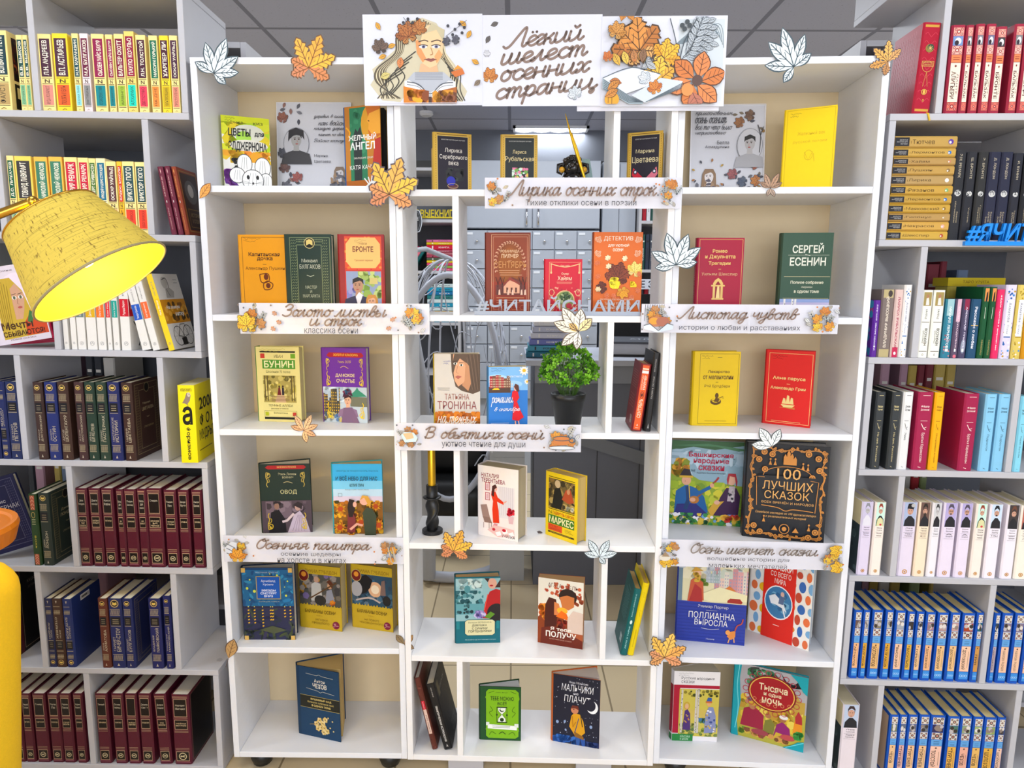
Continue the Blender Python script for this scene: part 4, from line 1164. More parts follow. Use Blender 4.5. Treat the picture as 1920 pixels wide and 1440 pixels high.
def scroll(A, x, y, s, sx, sy, c):
	k = A.W / A.H
	def q(pts): return [(x + sx * a * s, y + sy * b * s * k) for a, b in pts]
	A.l(q([(0, 0), (.9, .3), (1.1, 1.1), (.5, 1.5), (.2, 1.0), (.6, .8)]), s * .2, c, True)
	A.l(q([(0, 0), (-.1, 1.4), (.3, 2.6), (.0, 3.6), (.3, 4.4)]), s * .2, c, True)
	A.l(q([(0, 1.6), (.7, 2.0), (.8, 2.8), (.4, 2.9)]), s * .16, c, True)
	A.e(*q([(.5, .5)])[0], s * .3, s * .3 * k, c, 8)
def scribble(A, x, y, w_, c='6a5a50', seed=1):
	rd = random.Random(seed)
	for r in range(2):
		A.l([(x + w_ * i / 14, y - r * 3 + rd.uniform(-1, 1)) for i in range(15 - r * 4)], .5, c, True)
def city(A, x0, x1, y0, h, cols, seed, win='e8d890'):
	rd = random.Random(seed)
	x = x0
	while x < x1:
		w_ = rd.uniform(.5, 1) * (x1 - x0) / 6
		t = y0 + h * rd.uniform(.5, 1)
		A.r(x, y0, min(x + w_, x1), t, rd.choice(cols))
		A.up()
		n = max(1, int(w_ / 3))
		for i in range(n):
			for j in range(max(1, int((t - y0) / 4))):
				a, b = x + w_ * (i + .3) / n, y0 + 1.2 + j * 4
				A.P(A.m([(a, b), (a + w_ * .35 / n, b), (a + w_ * .35 / n, b + 2), (a, b + 2)]), win)
		x += w_
def trees(A, x0, x1, y0, y1, n, cols, seed, tr='3c2c20'):
	rd = random.Random(seed)
	for i in range(n):
		x = x0 + (x1 - x0) * (i + .5) / n
		A.l([(x, y0), (x + rd.uniform(-2, 2), y1)], 1.6, tr)
	A.blobs(x0, y0 + (y1 - y0) * .4, x1, y1, n * 9, 5, cols, seed)

def c_flowers(A):
	A.r(0, 0, 100, 100, 'e4e2d8')
	A.blobs(0, 55, 100, 100, 46, 20, ['c8d808', 'd8dc20', 'e0c810', 'b4d40c'], 1)
	A.r(0, 92, 100, 100, 'd0d808')
	A.e(55, 78, 34, 12, 'dcdcc8')
	A.e(45, 72, 16, 9, 'a8d848')
	A.e(55, 62, 40, 8, 'e4e0d0')
	A.blobs(0, 38, 100, 55, 26, 14, ['e8a018', 'e88820', 'e4bc20'], 2)
	A.blobs(0, 4, 30, 30, 20, 13, ['7a2c98', '9a48a8', '5c1c80'], 3)
	A.blobs(10, 30, 40, 45, 8, 6, ['15120f'], 5)
	A.r(0, 0, 18, 6, 'a0a818')
	A.e(62, 20, 40, 20, 'f0eee8', 24)
	for x, y, rx, ry in ((44, 38, 15, 12), (82, 34, 16, 13), (28, 22, 16, 10), (88, 14, 14, 12), (60, 16, 22, 14)):
		A.e(x, y, rx + 1.4, ry + .9, '3a3a38')
		A.e(x, y, rx, ry, 'f2f0ea')
		for i in range(3):
			A.l([(x - rx * .5 + i * rx * .4, y - ry * .6), (x - rx * .2 + i * rx * .25, y + ry * .7)], .6, '6a6a66', True)
	for x in (50, 70):
		A.e(x, 20, 3, 3, '1c1a18')
	A.e(60, 12, 2.4, 1.6, '3a3030')
	for sx in (-1, 1):
		for d in (0, 3):
			A.l([(60 + sx * 4, 12), (60 + sx * 22, 12 + d)], .5, '50504c')
	A.t('ДЭНИЕЛ', 18, 89, 44, 93, '35360c')
	A.t('КИЗ', 66, 90, 86, 93.5, '35360c')
	A.t('ЦВЕТЫ', 13, 72, 60, 84, '12110e', 1, 0, .1)
	A.t('для', 68, 74, 88, 80, '12110e', 1)
	A.t('ЭЛДЖЕРНОНА', 12, 53, 92, 67, '12110e', 1, 0, .1)
	scribble(A, 8, 97, 20, '70780c')
def c_angel(A):
	A.r(0, 0, 100, 100, 'c07a28')
	A.r(14, 12, 62, 98, '2f7c54')
	A.blobs(14, 40, 62, 98, 20, 7, ['3c8c60', '256a48'], 2)
	A.e(78, 78, 32, 24, 'd89820')
	A.p([(60, 98), (100, 98), (100, 64), (74, 58), (66, 70), (70, 80)], 'c86818')
	A.p([(70, 90), (62, 82), (68, 78), (66, 72), (76, 66), (100, 66), (100, 94)], 'e8a030')
	A.l([(66, 82), (70, 81)], 2, '3a2010')
	A.p([(24, 12), (24, 66), (30, 74), (36, 70), (44, 76), (48, 66), (46, 12)], '2c3230')
	A.p([(72, 14), (84, 60), (100, 62), (100, 14)], 'b83428')
	A.r(0, 0, 100, 13, 'b06018')
	A.p([(50, 4), (100, 22), (96, 4), (78, 0)], 'ece8e0')
	for i in range(5):
		A.l([(70, 5), (52 + i * 11, 18 - abs(2 - i) * 1.4)], 3, 'f2efe8')
	A.l([(4, 76), (14, 70), (10, 64)], 4, 'e8a020', True)
	A.t('ЖЕЛЧНЫЙ', 10, 60, 88, 68, 'f6f2ea', 1)
	A.t('АНГЕЛ', 14, 49, 84, 58, 'f6f2ea', 1)
	A.t('ЗАБЛУДШИЕ ДУШИ', 24, 38, 78, 40.4, 'f0ead8')
	A.t('КАТЯ КАЧУР', 12, 26, 86, 31, 'f6f2ea')
def c_kapitan(A):
	A.frame(6, 3, 110, 97, .9, '6a3c08')
	scribble(A, 10, 95, 38, '5a3408', 2)
	A.t('Капитанская', 20, 73, 88, 78, '4a2408', 1)
	A.t('дочка', 38, 67, 72, 72, '4a2408', 1)
	A.l([(50, 63), (58, 63)], .9, '4a2408')
	A.t('Александр Пушкин', 12, 55, 98, 60, '5a2c08')
	for pts in ([(42, 50), (60, 51), (62, 42), (46, 40)], [(58, 42), (70, 38), (66, 32), (52, 31), (50, 38)]):
		A.l(pts + [pts[0]], 2, '6a2c08', True)
	A.e(56, 47, 5, 4, '6a2c08')
	A.e(60, 36, 5, 3.4, '6a2c08')
def c_bulg(A):
	g = '8a9468'
	A.frame(9, 5, 96, 96, 1, g)
	A.up()
	for i in range(25):
		for x in (12, 16, 20, 80, 84, 88):
			y = 7 + i * 3.5
			A.P(A.m([(x, y), (x + 2.6, y + 1.6), (x + 2.6, y + 2.4), (x, y + .8)]), g)
	for j in range(20):
		for y in (7, 9.6, 90, 92.6):
			x = 24 + j * 2.9
			A.P(A.m([(x, y), (x + 1.6, y), (x + 1.6, y + 1.2), (x, y + 1.2)]), g)
	A.frame(24, 13, 78, 87, 1, g)
	A.r(25, 13.7, 77, 86.3, '1c3128')
	k = A.W / A.H
	A.e(52, 89, 11, 11 * k, '14160f')
	A.ring(52, 89, 11, 11 * k, 1.4, 'c8b878')
	A.p([(45, 86), (52, 88), (59, 86), (59, 92), (52, 94), (45, 92)], 'd8c070')
	A.t('Михаил', 34, 65, 68, 69.5, 'c8c8b0')
	A.t('БУЛГАКОВ', 29, 57, 74, 62.5, 'c8c8b0')
	A.l([(44, 49), (52, 47.4), (60, 49)], 1.4, 'b0b498')
	A.t('МАСТЕР', 40, 32, 65, 36, 'b0b498')
	A.t('И', 50, 27, 54, 30.5, 'b0b498')
	A.t('МАРГАРИТА', 34, 21, 71, 25, 'b0b498')
def c_bronte(A):
	A.r(12, 2, 94, 98, 'c8301c')
	A.r(12, 56, 94, 97, 'd84820')
	A.blobs(12, 56, 94, 97, 60, 2.5, ['e88830', 'c03018'], 4)
	k = 16
	A.p([(26, 58), (80, 58), (91, 66), (91, 88), (80, 96), (26, 96), (15, 88), (15, 66)], 'eab868')
	scribble(A, 34, 93, 26, '8a6838', 4)
	A.t('ЭМИЛИ', 44, 87, 62, 89.4, '6a2c18')
	A.t('БРОНТЕ', 30, 78, 76, 85, '6a1c14', 1)
	A.t('Грозовой перевал', 34, 66, 74, 69, '8a3c20')
	A.r(14, 4, 92, 54, '8a98b8')
	A.blobs(40, 20, 92, 54, 30, 9, ['6a8c30', '8aa848', '98b058', 'b8c878'], 5)
	A.blobs(14, 4, 45, 40, 16, 9, ['5858a0', '7878b8', '9890c0'], 6)
	A.r(66, 38, 84, 46, 'c8b870')
	bust(A, 40, 36, 13, 'b08468', '1a1412', '2a2a48', False, -1)
	A.p([(34, 22), (42, 28), (50, 24), (40, 8)], 'e4e0e4')
	bust(A, 70, 16, 10, 'dca888', 'c88838', 'c89c70', True, -1)
def c_bunin(A):
	A.r(9, 92.4, 91, 94.4, '14120e')
	A.r(10, 85, 20, 91, 'c03828'); A.r(80, 85, 91, 91, '6a9c20')
	A.t('ИВАН', 42, 85.5, 62, 89.5, '3c3a20')
	A.r(14, 71, 90, 83, '4c8c28')
	A.t('БУНИН', 18, 72.6, 86, 81.6, 'e8e4b0', 1)
	A.t('Школьная 75 полка', 22, 65.5, 78, 69, '50501c')
	A.r(14, 26, 90, 62, 'a89850')
	A.blobs(14, 30, 90, 62, 60, 6, ['8a7c38', 'b8a848', 'c8b868', '6a6028', 'd8c878'], 3)
	A.p([(40, 26), (66, 26), (58, 44), (50, 44)], 'c8a880')
	for x in (18, 24, 80, 86):
		A.l([(x, 28), (x, 62)], 2.4, '5a4c28')
	A.p([(46, 36), (49, 46), (53, 46), (55, 36)], '6a1c20'); A.e(51, 47.4, 2, 1.6, '402820')
	A.r(57, 36, 62, 46, '282430'); A.e(59.5, 47.6, 2, 1.6, '402820')
	for i in range(4):
		A.l([(32, 28 + i * 2), (74, 28.6 + i * 2)], 1, '7a4c40')
	A.t('ТЕМНЫЕ АЛЛЕИ', 24, 20.5, 80, 23.5, '6a6030')
	A.t('рассказы и повести', 30, 16.5, 70, 18.6, '6a6030')
	A.frame(14, 5, 90, 15, .6, '80803c')
	A.r(16, 8, 24, 13, 'a8b018'); A.r(80, 8, 88, 13, 'b83828')
	A.t('Библиотека', 36, 11, 68, 13, '50501c'); A.r(14, 3.4, 90, 6.4, '1c1a14')
	scribble(A, 8, 97, 60, '8a8830', 7)
def c_zola(A):
	A.r(0, 48, 100, 100, '6a2c98')
	A.p([(10, 90), (16, 94), (90, 94), (95, 90), (90, 87.6), (16, 87.6)], 'a81c28')
	A.t('ЗОЛОТАЯ КЛАССИКА', 26, 89.4, 82, 92.4, 'e8b838', 1)
	A.r(0, 0, 100, 48, 'b8c4cc')
	A.blobs(0, 26, 60, 48, 20, 8, ['d0dce4', 'a8b8c8'], 1)
	city(A, 0, 38, 10, 38, ['4a4438', '6a5c3c', '3c3c40'], 3, 'e8b828')
	A.p([(56, 34), (74, 44), (78, 48), (82, 44), (100, 36)], '38886c')
	A.r(62, 22, 100, 35, '70705c')
	A.blobs(0, 0, 50, 14, 20, 6, ['5878a0', '98a0a0', '485868', 'b8a868'], 6)
	bust(A, 56, 30, 9, 'd8a888', '3a1c28', '8a6c88', False, -1)
	A.p([(44, 34), (48, 42), (64, 43), (68, 36), (58, 38)], '4a1c38')
	A.blobs(44, 38, 66, 46, 8, 5, ['7a3050', '3c5878'], 4)
	A.p([(40, 0), (46, 20), (66, 21), (82, 0)], '7a5c78')
	for sx, x in ((1, 10), (-1, 92)):
		scroll(A, x, 50, 7, sx, 1, 'e0c020')
		scroll(A, x, 6, 8, sx, 1, 'f0c818')
		scroll(A, x, 86, 6, sx, -1, 'd8b838')
	A.t('Эмиль ЗОЛЯ', 36, 80, 66, 83.5, 'd8b070')
	A.l([(42, 74), (50, 76), (60, 73)], 1.2, 'd8b070', True)
	A.t('ДАМСКОЕ', 30, 61, 74, 66, 'e8d0a0', 1)
	A.t('СЧАСТЬЕ', 32, 54, 74, 59, 'e8d0a0', 1)
def c_ovod(A):
	A.r(0, 48, 100, 100, '1c2c24')
	A.p([(10, 95), (16, 98), (88, 98), (92, 95), (88, 92.5), (16, 92.5)], 'a01c20')
	A.t('100 ВЕЛИКИХ РОМАНОВ', 34, 94, 72, 97, 'd8a860', 1)
	A.r(0, 0, 100, 47, '4a3c44')
	A.r(8, 22, 60, 46, '6a5862')
	A.blobs(10, 24, 90, 46, 16, 8, ['5c4c56', '7a6872', '3a3036'], 2)
	A.e(30, 39, 5, 5, '8a6858'); A.p([(22, 42), (28, 47), (38, 44)], '241c20')
	A.p([(12, 0), (18, 30), (34, 34), (46, 20), (48, 0)], '141014')
	A.e(72, 37, 5.6, 5, 'b08c80'); A.p([(64, 40), (72, 45), (82, 42), (80, 34)], '2a2024')
	A.p([(50, 0), (64, 26), (76, 32), (88, 20), (96, 0)], 'b8a8b8')
	A.l([(64, 28), (50, 18), (40, 16)], 5, 'c8b4b4')
	for i in range(5):
		A.l([(60 + i * 6, 2), (72 + i * 2, 26)], .8, '8a7888')
	for sx, x in ((1, 12), (-1, 88)):
		scroll(A, x, 5, 8, sx, 1, 'c8a828')
		scroll(A, x, 88, 7, sx, -1, 'b8a048')
	A.t('Этель Лилиан', 36, 84, 72, 87.5, 'c0b890')
	A.t('ВОЙНИЧ', 44, 79.5, 66, 83, 'c0b890')
	A.l([(46, 73), (54, 74.6), (64, 72.4)], 1.2, 'b8a878', True)
	A.t('ОВОД', 39, 56, 72, 63, 'd0c890')
def c_nebo(A):
	A.r(0, 40, 100, 100, '38a8dc')
	A.r(0, 62, 100, 76, '78c4e4'); A.r(0, 52, 100, 64, 'b8d4e4'); A.r(0, 40, 100, 54, 'd4c4d4')
	A.r(0, 0, 100, 46, '8a5818')
	A.blobs(0, 0, 100, 48, 70, 5, ['d89018', 'e8b020', 'b86810', '6a4810', '40380c'], 4)
	for x, y, r in ((14, 36, 12), (86, 40, 11), (12, 10, 13), (44, 28, 9), (56, 18, 12), (92, 14, 13), (36, 4, 9)):
		k = A.W / A.H
		for i in range(12):
			t = i * pi / 6
			A.simple_leaf(x, y, r, i * 30, 'e8a818' if i % 2 else 'd07818', '7a4010', .3)
		A.e(x, y, r * .45, r * .45 * k, 'b04414' if r > 10 else '5a2c10')
	A.p([(64, 0), (60, 32), (68, 40), (80, 38), (88, 28), (86, 0)], '3c4430')
	A.e(64, 49, 9, 6, 'e8a890'); A.p([(56, 50), (60, 57), (72, 56), (78, 48), (76, 38), (70, 46), (64, 54)], 'd09838')
	A.p([(28, 4), (30, 30), (40, 34), (46, 24), (44, 4)], '7a3030')
	A.p([(30, 40), (34, 52), (44, 50), (46, 40), (40, 26), (32, 26)], '2a1c18'); A.e(45, 44, 4, 4, 'e0a890')
	A.l([(34, 8), (48, 16), (60, 14)], 5, 'e0a088')
	A.t('НИКОГДА НЕ ПОЗДНО НАЧАТЬ СНАЧАЛА', 10, 90, 94, 92.4, '1c4c6c')
	A.t('И ВСЁ НЕБО ДЛЯ НАС', 8, 77, 92, 85, '1c3444', 1)
	A.t('ЮЛИЯ ЛИМ', 36, 69, 64, 73.5, '1c3c50', 1)
	A.t('Звёзды и небо ближе рядом', 26, 64, 74, 66, '2c5064')
	A.frame(12, 55, 20, 60, .6, '4c6478')
def c_star(A):
	A.r(0, 0, 100, 100, '123a64')
	A.r(0, 46, 100, 97, '1c5c88')
	A.blobs(0, 46, 100, 96, 70, 8, ['17507c', '2470a0', '1a4674', '2c80a8'], 3, .4)
	A.r(0, 44, 100, 47, '241f38')
	A.r(0, 0, 100, 45, '2a2c48')
	A.blobs(0, 0, 100, 44, 40, 10, ['1c2040', '343050', '26303c', '3c4438'], 5, .3)
	for i, (x, n) in enumerate(((10, 5), (22, 5), (38, 6), (54, 4), (58, 4), (82, 3), (93, 4))):
		for j in range(n):
			A.l([(x - 1.6, 41 - j * 4.4), (x + 1.6, 42 - j * 4.4)], 2.4, 'd8a828')
		A.e(x, 46.4, 1, .8, 'f0d858', 8)
	for x, y, r in ((10, 72, 2.6), (24, 68, 3), (16, 84, 1.6), (70, 90, 2), (86, 62, 2.2), (90, 82, 1.6), (56, 92, 1.2), (14, 56, 1.2), (84, 74, 1)):
		A.e(x, y, r, r * .7, 'c8d048', 10)
	A.blobs(0, 0, 100, 14, 26, 9, ['2c3428', '40482c', '1c2424'], 8, .3)
	A.p([(30, 14), (56, 20), (84, 14), (60, 9)], '4a5038')
	A.frame(28, 57, 76, 89, 1.6, 'a09068')
	A.r(30, 58.4, 74, 87.6, '1450a8')
	A.t('Арчибалд', 38, 80, 66, 84, 'd8dce8')
	A.t('Кронин', 42, 75.6, 62, 79, 'd8dce8')
	A.t('ЗВЕЗДЫ', 38, 67.6, 66, 70.6, 'e0e4f0', 1)
	A.t('СМОТРЯТ', 36, 63.8, 68, 66.8, 'e0e4f0', 1)
	A.t('ВНИЗ', 43, 60, 60, 63, 'e0e4f0', 1)
	A.t('ИНОСТРАННАЯ ЛИТЕРАТУРА', 28, 93, 72, 95, 'a8b4c4')
	A.t('БОЛЬШИЕ КНИГИ', 32, 53, 72, 54.6, 'a8a898')
	for x in (0, 92):
		for y in (0, 94):
			A.r(x, y, x + 8, y + 6, 'd0a858')
def c_drums(A, v):
	A.r(0, 0, 100, 100, 'c0a022')
	A.t('ДИАНА ГЭБЛДОН', 14, 87, 92, 93.5, '8a6c14', 1)
	A.r(0, 37, 100, 86, '4c4a44' if v == 1 else '27475c')
	if v == 1:
		A.blobs(0, 38, 100, 86, 50, 8, ['6a6258', '8a8078', '3c3a3c', 'a87820', '70608c'], 6)
		A.e(42, 78, 6, 5, 'b89078'); A.p([(28, 44), (30, 70), (38, 74), (52, 72), (56, 46)], 'bcb8b0')
		A.e(74, 70, 6, 5, 'c0906c'); A.p([(66, 76), (74, 80), (82, 74), (80, 66), (70, 74)], '5a2c18')
		A.p([(62, 42), (66, 62), (78, 65), (86, 44)], '8a8c98')
		A.l([(26, 48), (90, 76)], 3, '5a3c20')
		A.e(50, 46, 14, 8, '2c2a28')
		A.maple(80, 42, 10, 20, ['e89020', 'd87010', 'c05010'])
	else:
		A.blobs(0, 38, 100, 86, 40, 10, ['1c3444', '3c6078', '586c7c', '2c3c50'], 7)
		A.e(58, 64, 17, 12, 'd8a880'); A.e(58, 64, 10, 7, 'ecd8b8')
		A.p([(10, 50), (14, 78), (36, 86), (52, 78), (46, 66), (36, 58)], '15151a')
		A.e(12, 62, 14, 12, 'a8a4a4')
		A.p([(70, 56), (74, 78), (82, 80), (84, 56)], '7a6058')
		A.e(86, 48, 10, 8, '1c1c20')
		A.l([(10, 44), (44, 50), (70, 44)], 4, 'b8a8a0', True)
	A.e(12, 83, 12, 9, '70201c'); A.ring(12, 83, 12, 9, 1.6, 'b8a060')
	A.e(12, 85, 6, 4, 'e09030')
	for i in range(14):
		x = i * 7.3
		A.p([(x, 36), (x + 3.6, 38.5 + (i % 3)), (x + 7.4, 36)], 'c0a022')
	A.t('БАРАБАНЫ ОСЕНИ', 12, 25, 86, 30.5, '6a5410', 1)
	A.t('КНИГА %d' % v, 40, 20.6, 54, 22, '8a6c14')
	if v == 1:
		A.t('ЗАГАДКИ', 36, 13, 66, 16.5, '7a6010'); A.t('ПРОШЛОГО', 28, 8, 70, 11.5, '7a6010')
	else:
		A.t('НА ПОРОГЕ', 30, 13, 66, 16.5, '7a6010'); A.t('НЕИЗВЕДАННОГО', 18, 8, 76, 11.5, '7a6010')
	A.e(86, 9, 8.5, 6, '7a1c34')
	A.lines(79, 6, 93, 12, 4, 'd8a8b0', .9)
def c_chekhov(A):
	A.r(4, 0, 100, 100, '153b5c')
	A.l([(20, 91), (46, 90), (52, 91.6), (58, 90), (86, 89)], .7, 'c8c8b8')
	A.t('Антон', 40, 80, 66, 84.6, 'e0d8c8')
	A.t('ЧЕХОВ', 36, 71.6, 70, 78.6, 'e0d8c8', 1)
	A.l([(20, 70), (48, 68), (54, 66), (60, 68), (88, 66)], .7, 'c8c8b8')
	A.r(4, 42, 100, 59, '20221c')
	A.r(4, 41.4, 100, 42, 'a89858'); A.r(4, 59, 100, 59.6, 'a89858')
	A.t('ВИШНЕВЫЙ САД', 30, 53.4, 80, 57, 'e0c878', 1)
	A.t('большое собрание пьес', 22, 48.6, 86, 52, 'd8c070')
	A.t('В ОДНОМ ТОМЕ', 32, 44, 78, 47.4, 'e0c878', 1)
	for i, (x, y) in enumerate(((42, 20), (50, 26), (58, 22), (64, 28), (54, 16), (46, 14), (62, 16), (68, 12), (60, 10))):
		for j in range(5):
			t = j * 1.256 + i
			A.e(x + 3.6 * cos(t), y + 2.4 * sin(t), 2.8, 2, 'd8b868' if (i + j) % 2 else 'e4cc90', 8)
		A.e(x, y, 1.6, 1.1, '8a6820', 8)
	A.l([(26, 18), (50, 20), (70, 12)], 1, 'b89850', True)
	for x, y in ((82, 28), (76, 18), (84, 14), (72, 32)):
		A.e(x, y, 2, 1.2, 'd8c080', 8, 40)
def c_gold(A, v):
	g = 'c8a03c'
	A.r(0, 0, 100, 100, g)
	A.lines(6, 95.5, 94, 98.5, 1, '6a4c10', 1.6)
	A.up()
	for i in range(24):
		for x in (3, 94):
			y = 4 + i * 3.9
			A.P(A.m([(x, y), (x + 2.4, y + .4), (x + 1.2, y + 2.2)]), '7a5c18')
	A.r(8, 4, 91, 95, 'd8c078'); A.r(9, 4.6, 90, 94.4, '231e28' if v != 2 else '1e2422')
	A.t('ЗОЛОТАЯ КОЛЛЕКЦИЯ ПОЭЗИИ', 19, 87.4, 82, 89.4, 'd8d4cc')
	if v == 1:
		A.t('Лирика', 28, 66, 74, 75, 'dcd4c8'); A.t('Серебряного', 14, 55, 88, 64, 'dcd4c8'); A.t('века', 38, 46.6, 64, 52.6, 'dcd4c8')
		A.blobs(30, 20, 78, 42, 24, 8, ['2c2c2c', '383c38', '24282c'], 4)
		A.e(44, 20, 12, 8, '2c30a0'); A.p([(34, 12), (38, 6), (60, 6), (64, 14)], '5a3038'); A.ring(49, 12, 14, 4, 1.2, 'b8a070')
	elif v == 2:
		A.t('Лариса', 30, 66, 68, 74, 'dcc890'); A.t('Рубальская', 9.5, 53, 90, 63, 'dcc890')
		A.blobs(28, 22, 74, 44, 50, 5, ['e07898', 'e8c050', 'd0e0d0', 'c84870', '70a048', 'f0a0b0'], 3)
		A.p([(42, 22), (60, 22), (56, 4), (46, 4)], '7040a0')
		A.l([(40, 14), (51, 18), (62, 12)], 4, '8850b8', True)
	else:
		A.t('Марина', 22, 64, 76, 72, 'e0d0a0'); A.t('Цветаева', 12, 48, 88, 60, 'e0d0a0')
		for sx in (-1, 1):
			A.p([(50, 22), (50 + sx * 34, 42), (50 + sx * 38, 30), (50 + sx * 22, 18)], 'c82030' if sx < 0 else 'd87080')
			A.p([(50, 20), (50 + sx * 24, 16), (50 + sx * 18, 5)], 'b83428')
			A.e(50 + sx * 28, 35, 6, 4, '303040'); A.e(50 + sx * 28, 35, 3, 2, 'e8e0e8')
		A.l([(50, 8), (50, 30)], 3, '20140f')
def c_sept(A):
	A.r(0, 0, 100, 100, '7a2c10')
	A.r(12, 2, 96, 97, '8a3812')
	A.r(12, 2, 96, 40, '96300f')
	A.frame(12, 2, 97, 97.6, .8, 'd8a880'); A.frame(16, 5, 93, 95, .8, 'c89070')
	A.e(54, 62, 28, 26, '8a4408'); A.e(54, 60, 24, 22, '96500a')
	for i in range(22):
		t = -.3 + i * (pi + .6) / 21
		x, y = 54 + 33 * cos(t), 62 + 26 * sin(t)
		A.simple_leaf(x, y, 6, degrees_(t) + 60, 'd8a888', 'a06040', .45)
		A.simple_leaf(x, y, 6, degrees_(t) + 130, 'c8906c', 'a06040', .45)
	A.t('РОЗАМУНДА', 33, 75, 75, 79, 'e0b890', 1)
	A.t('ПИЛЧЕР', 35, 69, 73, 74, 'e4c098', 1)
	A.l([(50, 66), (58, 66)], .7, 'd8a880')
	A.t('СЕНТЯБРЬ', 18, 57, 92, 65, 'c88c50')
	A.lines(28, 47, 82, 55, 3, 'd8a880', .9)
	A.p([(22, 24), (88, 24), (88, 34), (74, 42), (58, 46), (44, 38), (22, 36)], '6a2c20')
	A.p([(40, 26), (40, 34), (54, 43), (76, 36), (76, 26)], 'd8a080'); A.p([(36, 34), (54, 46), (80, 36), (54, 42)], '8a3020')
	for x in (46, 56, 66):
		A.r(x, 27, x + 4, 33, '5a2418')
	for x in (26, 36, 78, 86):
		A.l([(x, 24), (x + 1, 36), (x - 4, 46)], 1.4, '2c120c', True); A.l([(x, 34), (x + 6, 46)], 1, '2c120c')
	for x in (30, 50, 60, 80, 88):
		A.p([(x - 2, 24), (x - 1, 30), (x + 2, 31), (x + 3, 24)], 'e0b8a0')
	for i in range(3):
		A.r(24, 20 - i * 3, 86, 21 - i * 3, 'c07850')
	for x in (24, 44, 64, 84):
		A.ring(x, 8.6, 7, 3, 1, 'c86c40', 10)
def degrees_(t):
	return t * 180 / pi
def c_khayam(A):
	A.r(0, 0, 100, 100, 'c8102c')
	g = 'e0b880'
	A.frame(11, 3, 96, 95, .7, g)
	A.l([(14, 92), (34, 88), (54, 86), (74, 88), (94, 92)], 2.4, g, True)
	for x in (16, 92):
		A.l([(x, 92), (x, 78)], 2.6, g)
		A.e(x, 76, 2.6, 2.4, g, 8)
	A.t('Стихи о любви', 42, 87, 66, 89.6, 'f0d8b0')
	A.t('Омар', 44, 71, 64, 76, 'f0d8b0'); A.t('Хайям', 34, 62, 72, 70, 'f4e0bc')
	A.lines(30, 55, 80, 60, 2, 'e8b890', .8)
	A.blobs(12, 3, 95, 50, 60, 3, ['d8605c', 'e8a080', 'b01830'], 4)
	k = A.W / A.H
	A.e(54, 26, 27, 27 * k, g); A.e(54, 26, 24, 24 * k, '7c8c48'); A.e(54, 29, 18, 14 * k, 'a8b480')
	A.l([(54, 10), (52, 24), (64, 38)], 3, '3c2c1c', True); A.l([(52, 24), (42, 36)], 2, '3c2c1c')
	A.blobs(38, 24, 70, 42, 18, 5, ['3c5830', '58743c', '2c4428'], 5); A.e(66, 16, 8, 5, 'c02838'); A.e(46, 14, 6, 5, 'b07850')
	for sx in (-1, 1):
		A.ring(54 + sx * 36, 40, 7, 6, 1.6, g, 10)
		A.ring(54 + sx * 36, 12, 7, 6, 1.6, g, 10)
def c_detect(A):
	A.r(0, 0, 100, 100, 'd8681a')
	A.t('ДЕТЕКТИВ', 20, 89, 80, 95, 'f4ecd8'); A.t('ДЛЯ УЮТНОЙ', 29, 82, 72, 86, 'f4ecd8', 1); A.t('ОСЕНИ', 39, 77, 60, 80.6, 'f4ecd8', 1)
	w_ = 'ecd8c0'
	for x, y, a in ((6, 88, 60), (94, 88, 120), (4, 72, 40), (94, 72, 130)):
		A.lobes(x, y, 13, a, [(0, 1, .5, 'd8783a'), (40, .8, .4, 'd8783a'), (-40, .8, .4, 'd8783a')], w_, w_, .05)
	A.maple(52, 44, 34, 10, ['7a3418', '8a3c1c', '6a2c14'], '4a1c0c', '4a1c0c')
	A.maple(84, 52, 22, -20, ['f0dc78', 'e8cc58', 'e8d890'], 'c8a040', 'b89038')
	for x, y in ((30, 68), (66, 68), (32, 58)):
		A.maple(x, y, 8, x, ['f4ecc8', 'f0e4b8', 'f4ecc8'], 'e0c898', 'c8a868')
	A.maple(60, 30, 18, 200, ['f0a818', 'e09018', 'e8b838'], 'a86010', 'a86010')
	A.maple(22, 34, 16, 100, ['4a1c10', '5a2414', '3c140c'], '2c0c08', '803818')
	A.blobs(32, 32, 56, 46, 34, 5, ['f4dc08', 'f0cc08', 'f8ec40'], 2); A.blobs(76, 34, 90, 42, 14, 4, ['f4dc08', 'f0cc08'], 3)
	for x, y in ((8, 62), (90, 30), (10, 46), (92, 50), (30, 24), (78, 22), (44, 24)):
		A.maple(x, y, 7, x * 3, ['d05c20', 'c85020', 'd05c20'], 'e8a070', 'e8a070')
	A.maple(10, 30, 8, 0, ['f0e0b8', 'ecd8a8', 'f0e0b8'], 'd0a868', 'c89858')
	A.t('ТРИ РОМАНА ПОД ОДНОЙ ОБЛОЖКОЙ', 14, 18, 84, 20.4, 'f0e0c8')
	for i, s in enumerate(('Татьяна УСТИНОВА', 'Татьяна ПОЛЯКОВА', 'Анна ДАНИЛОВА')):
		A.t(s, 24, 12.5 - i * 5, 78, 16 - i * 5, 'f4ecd8')
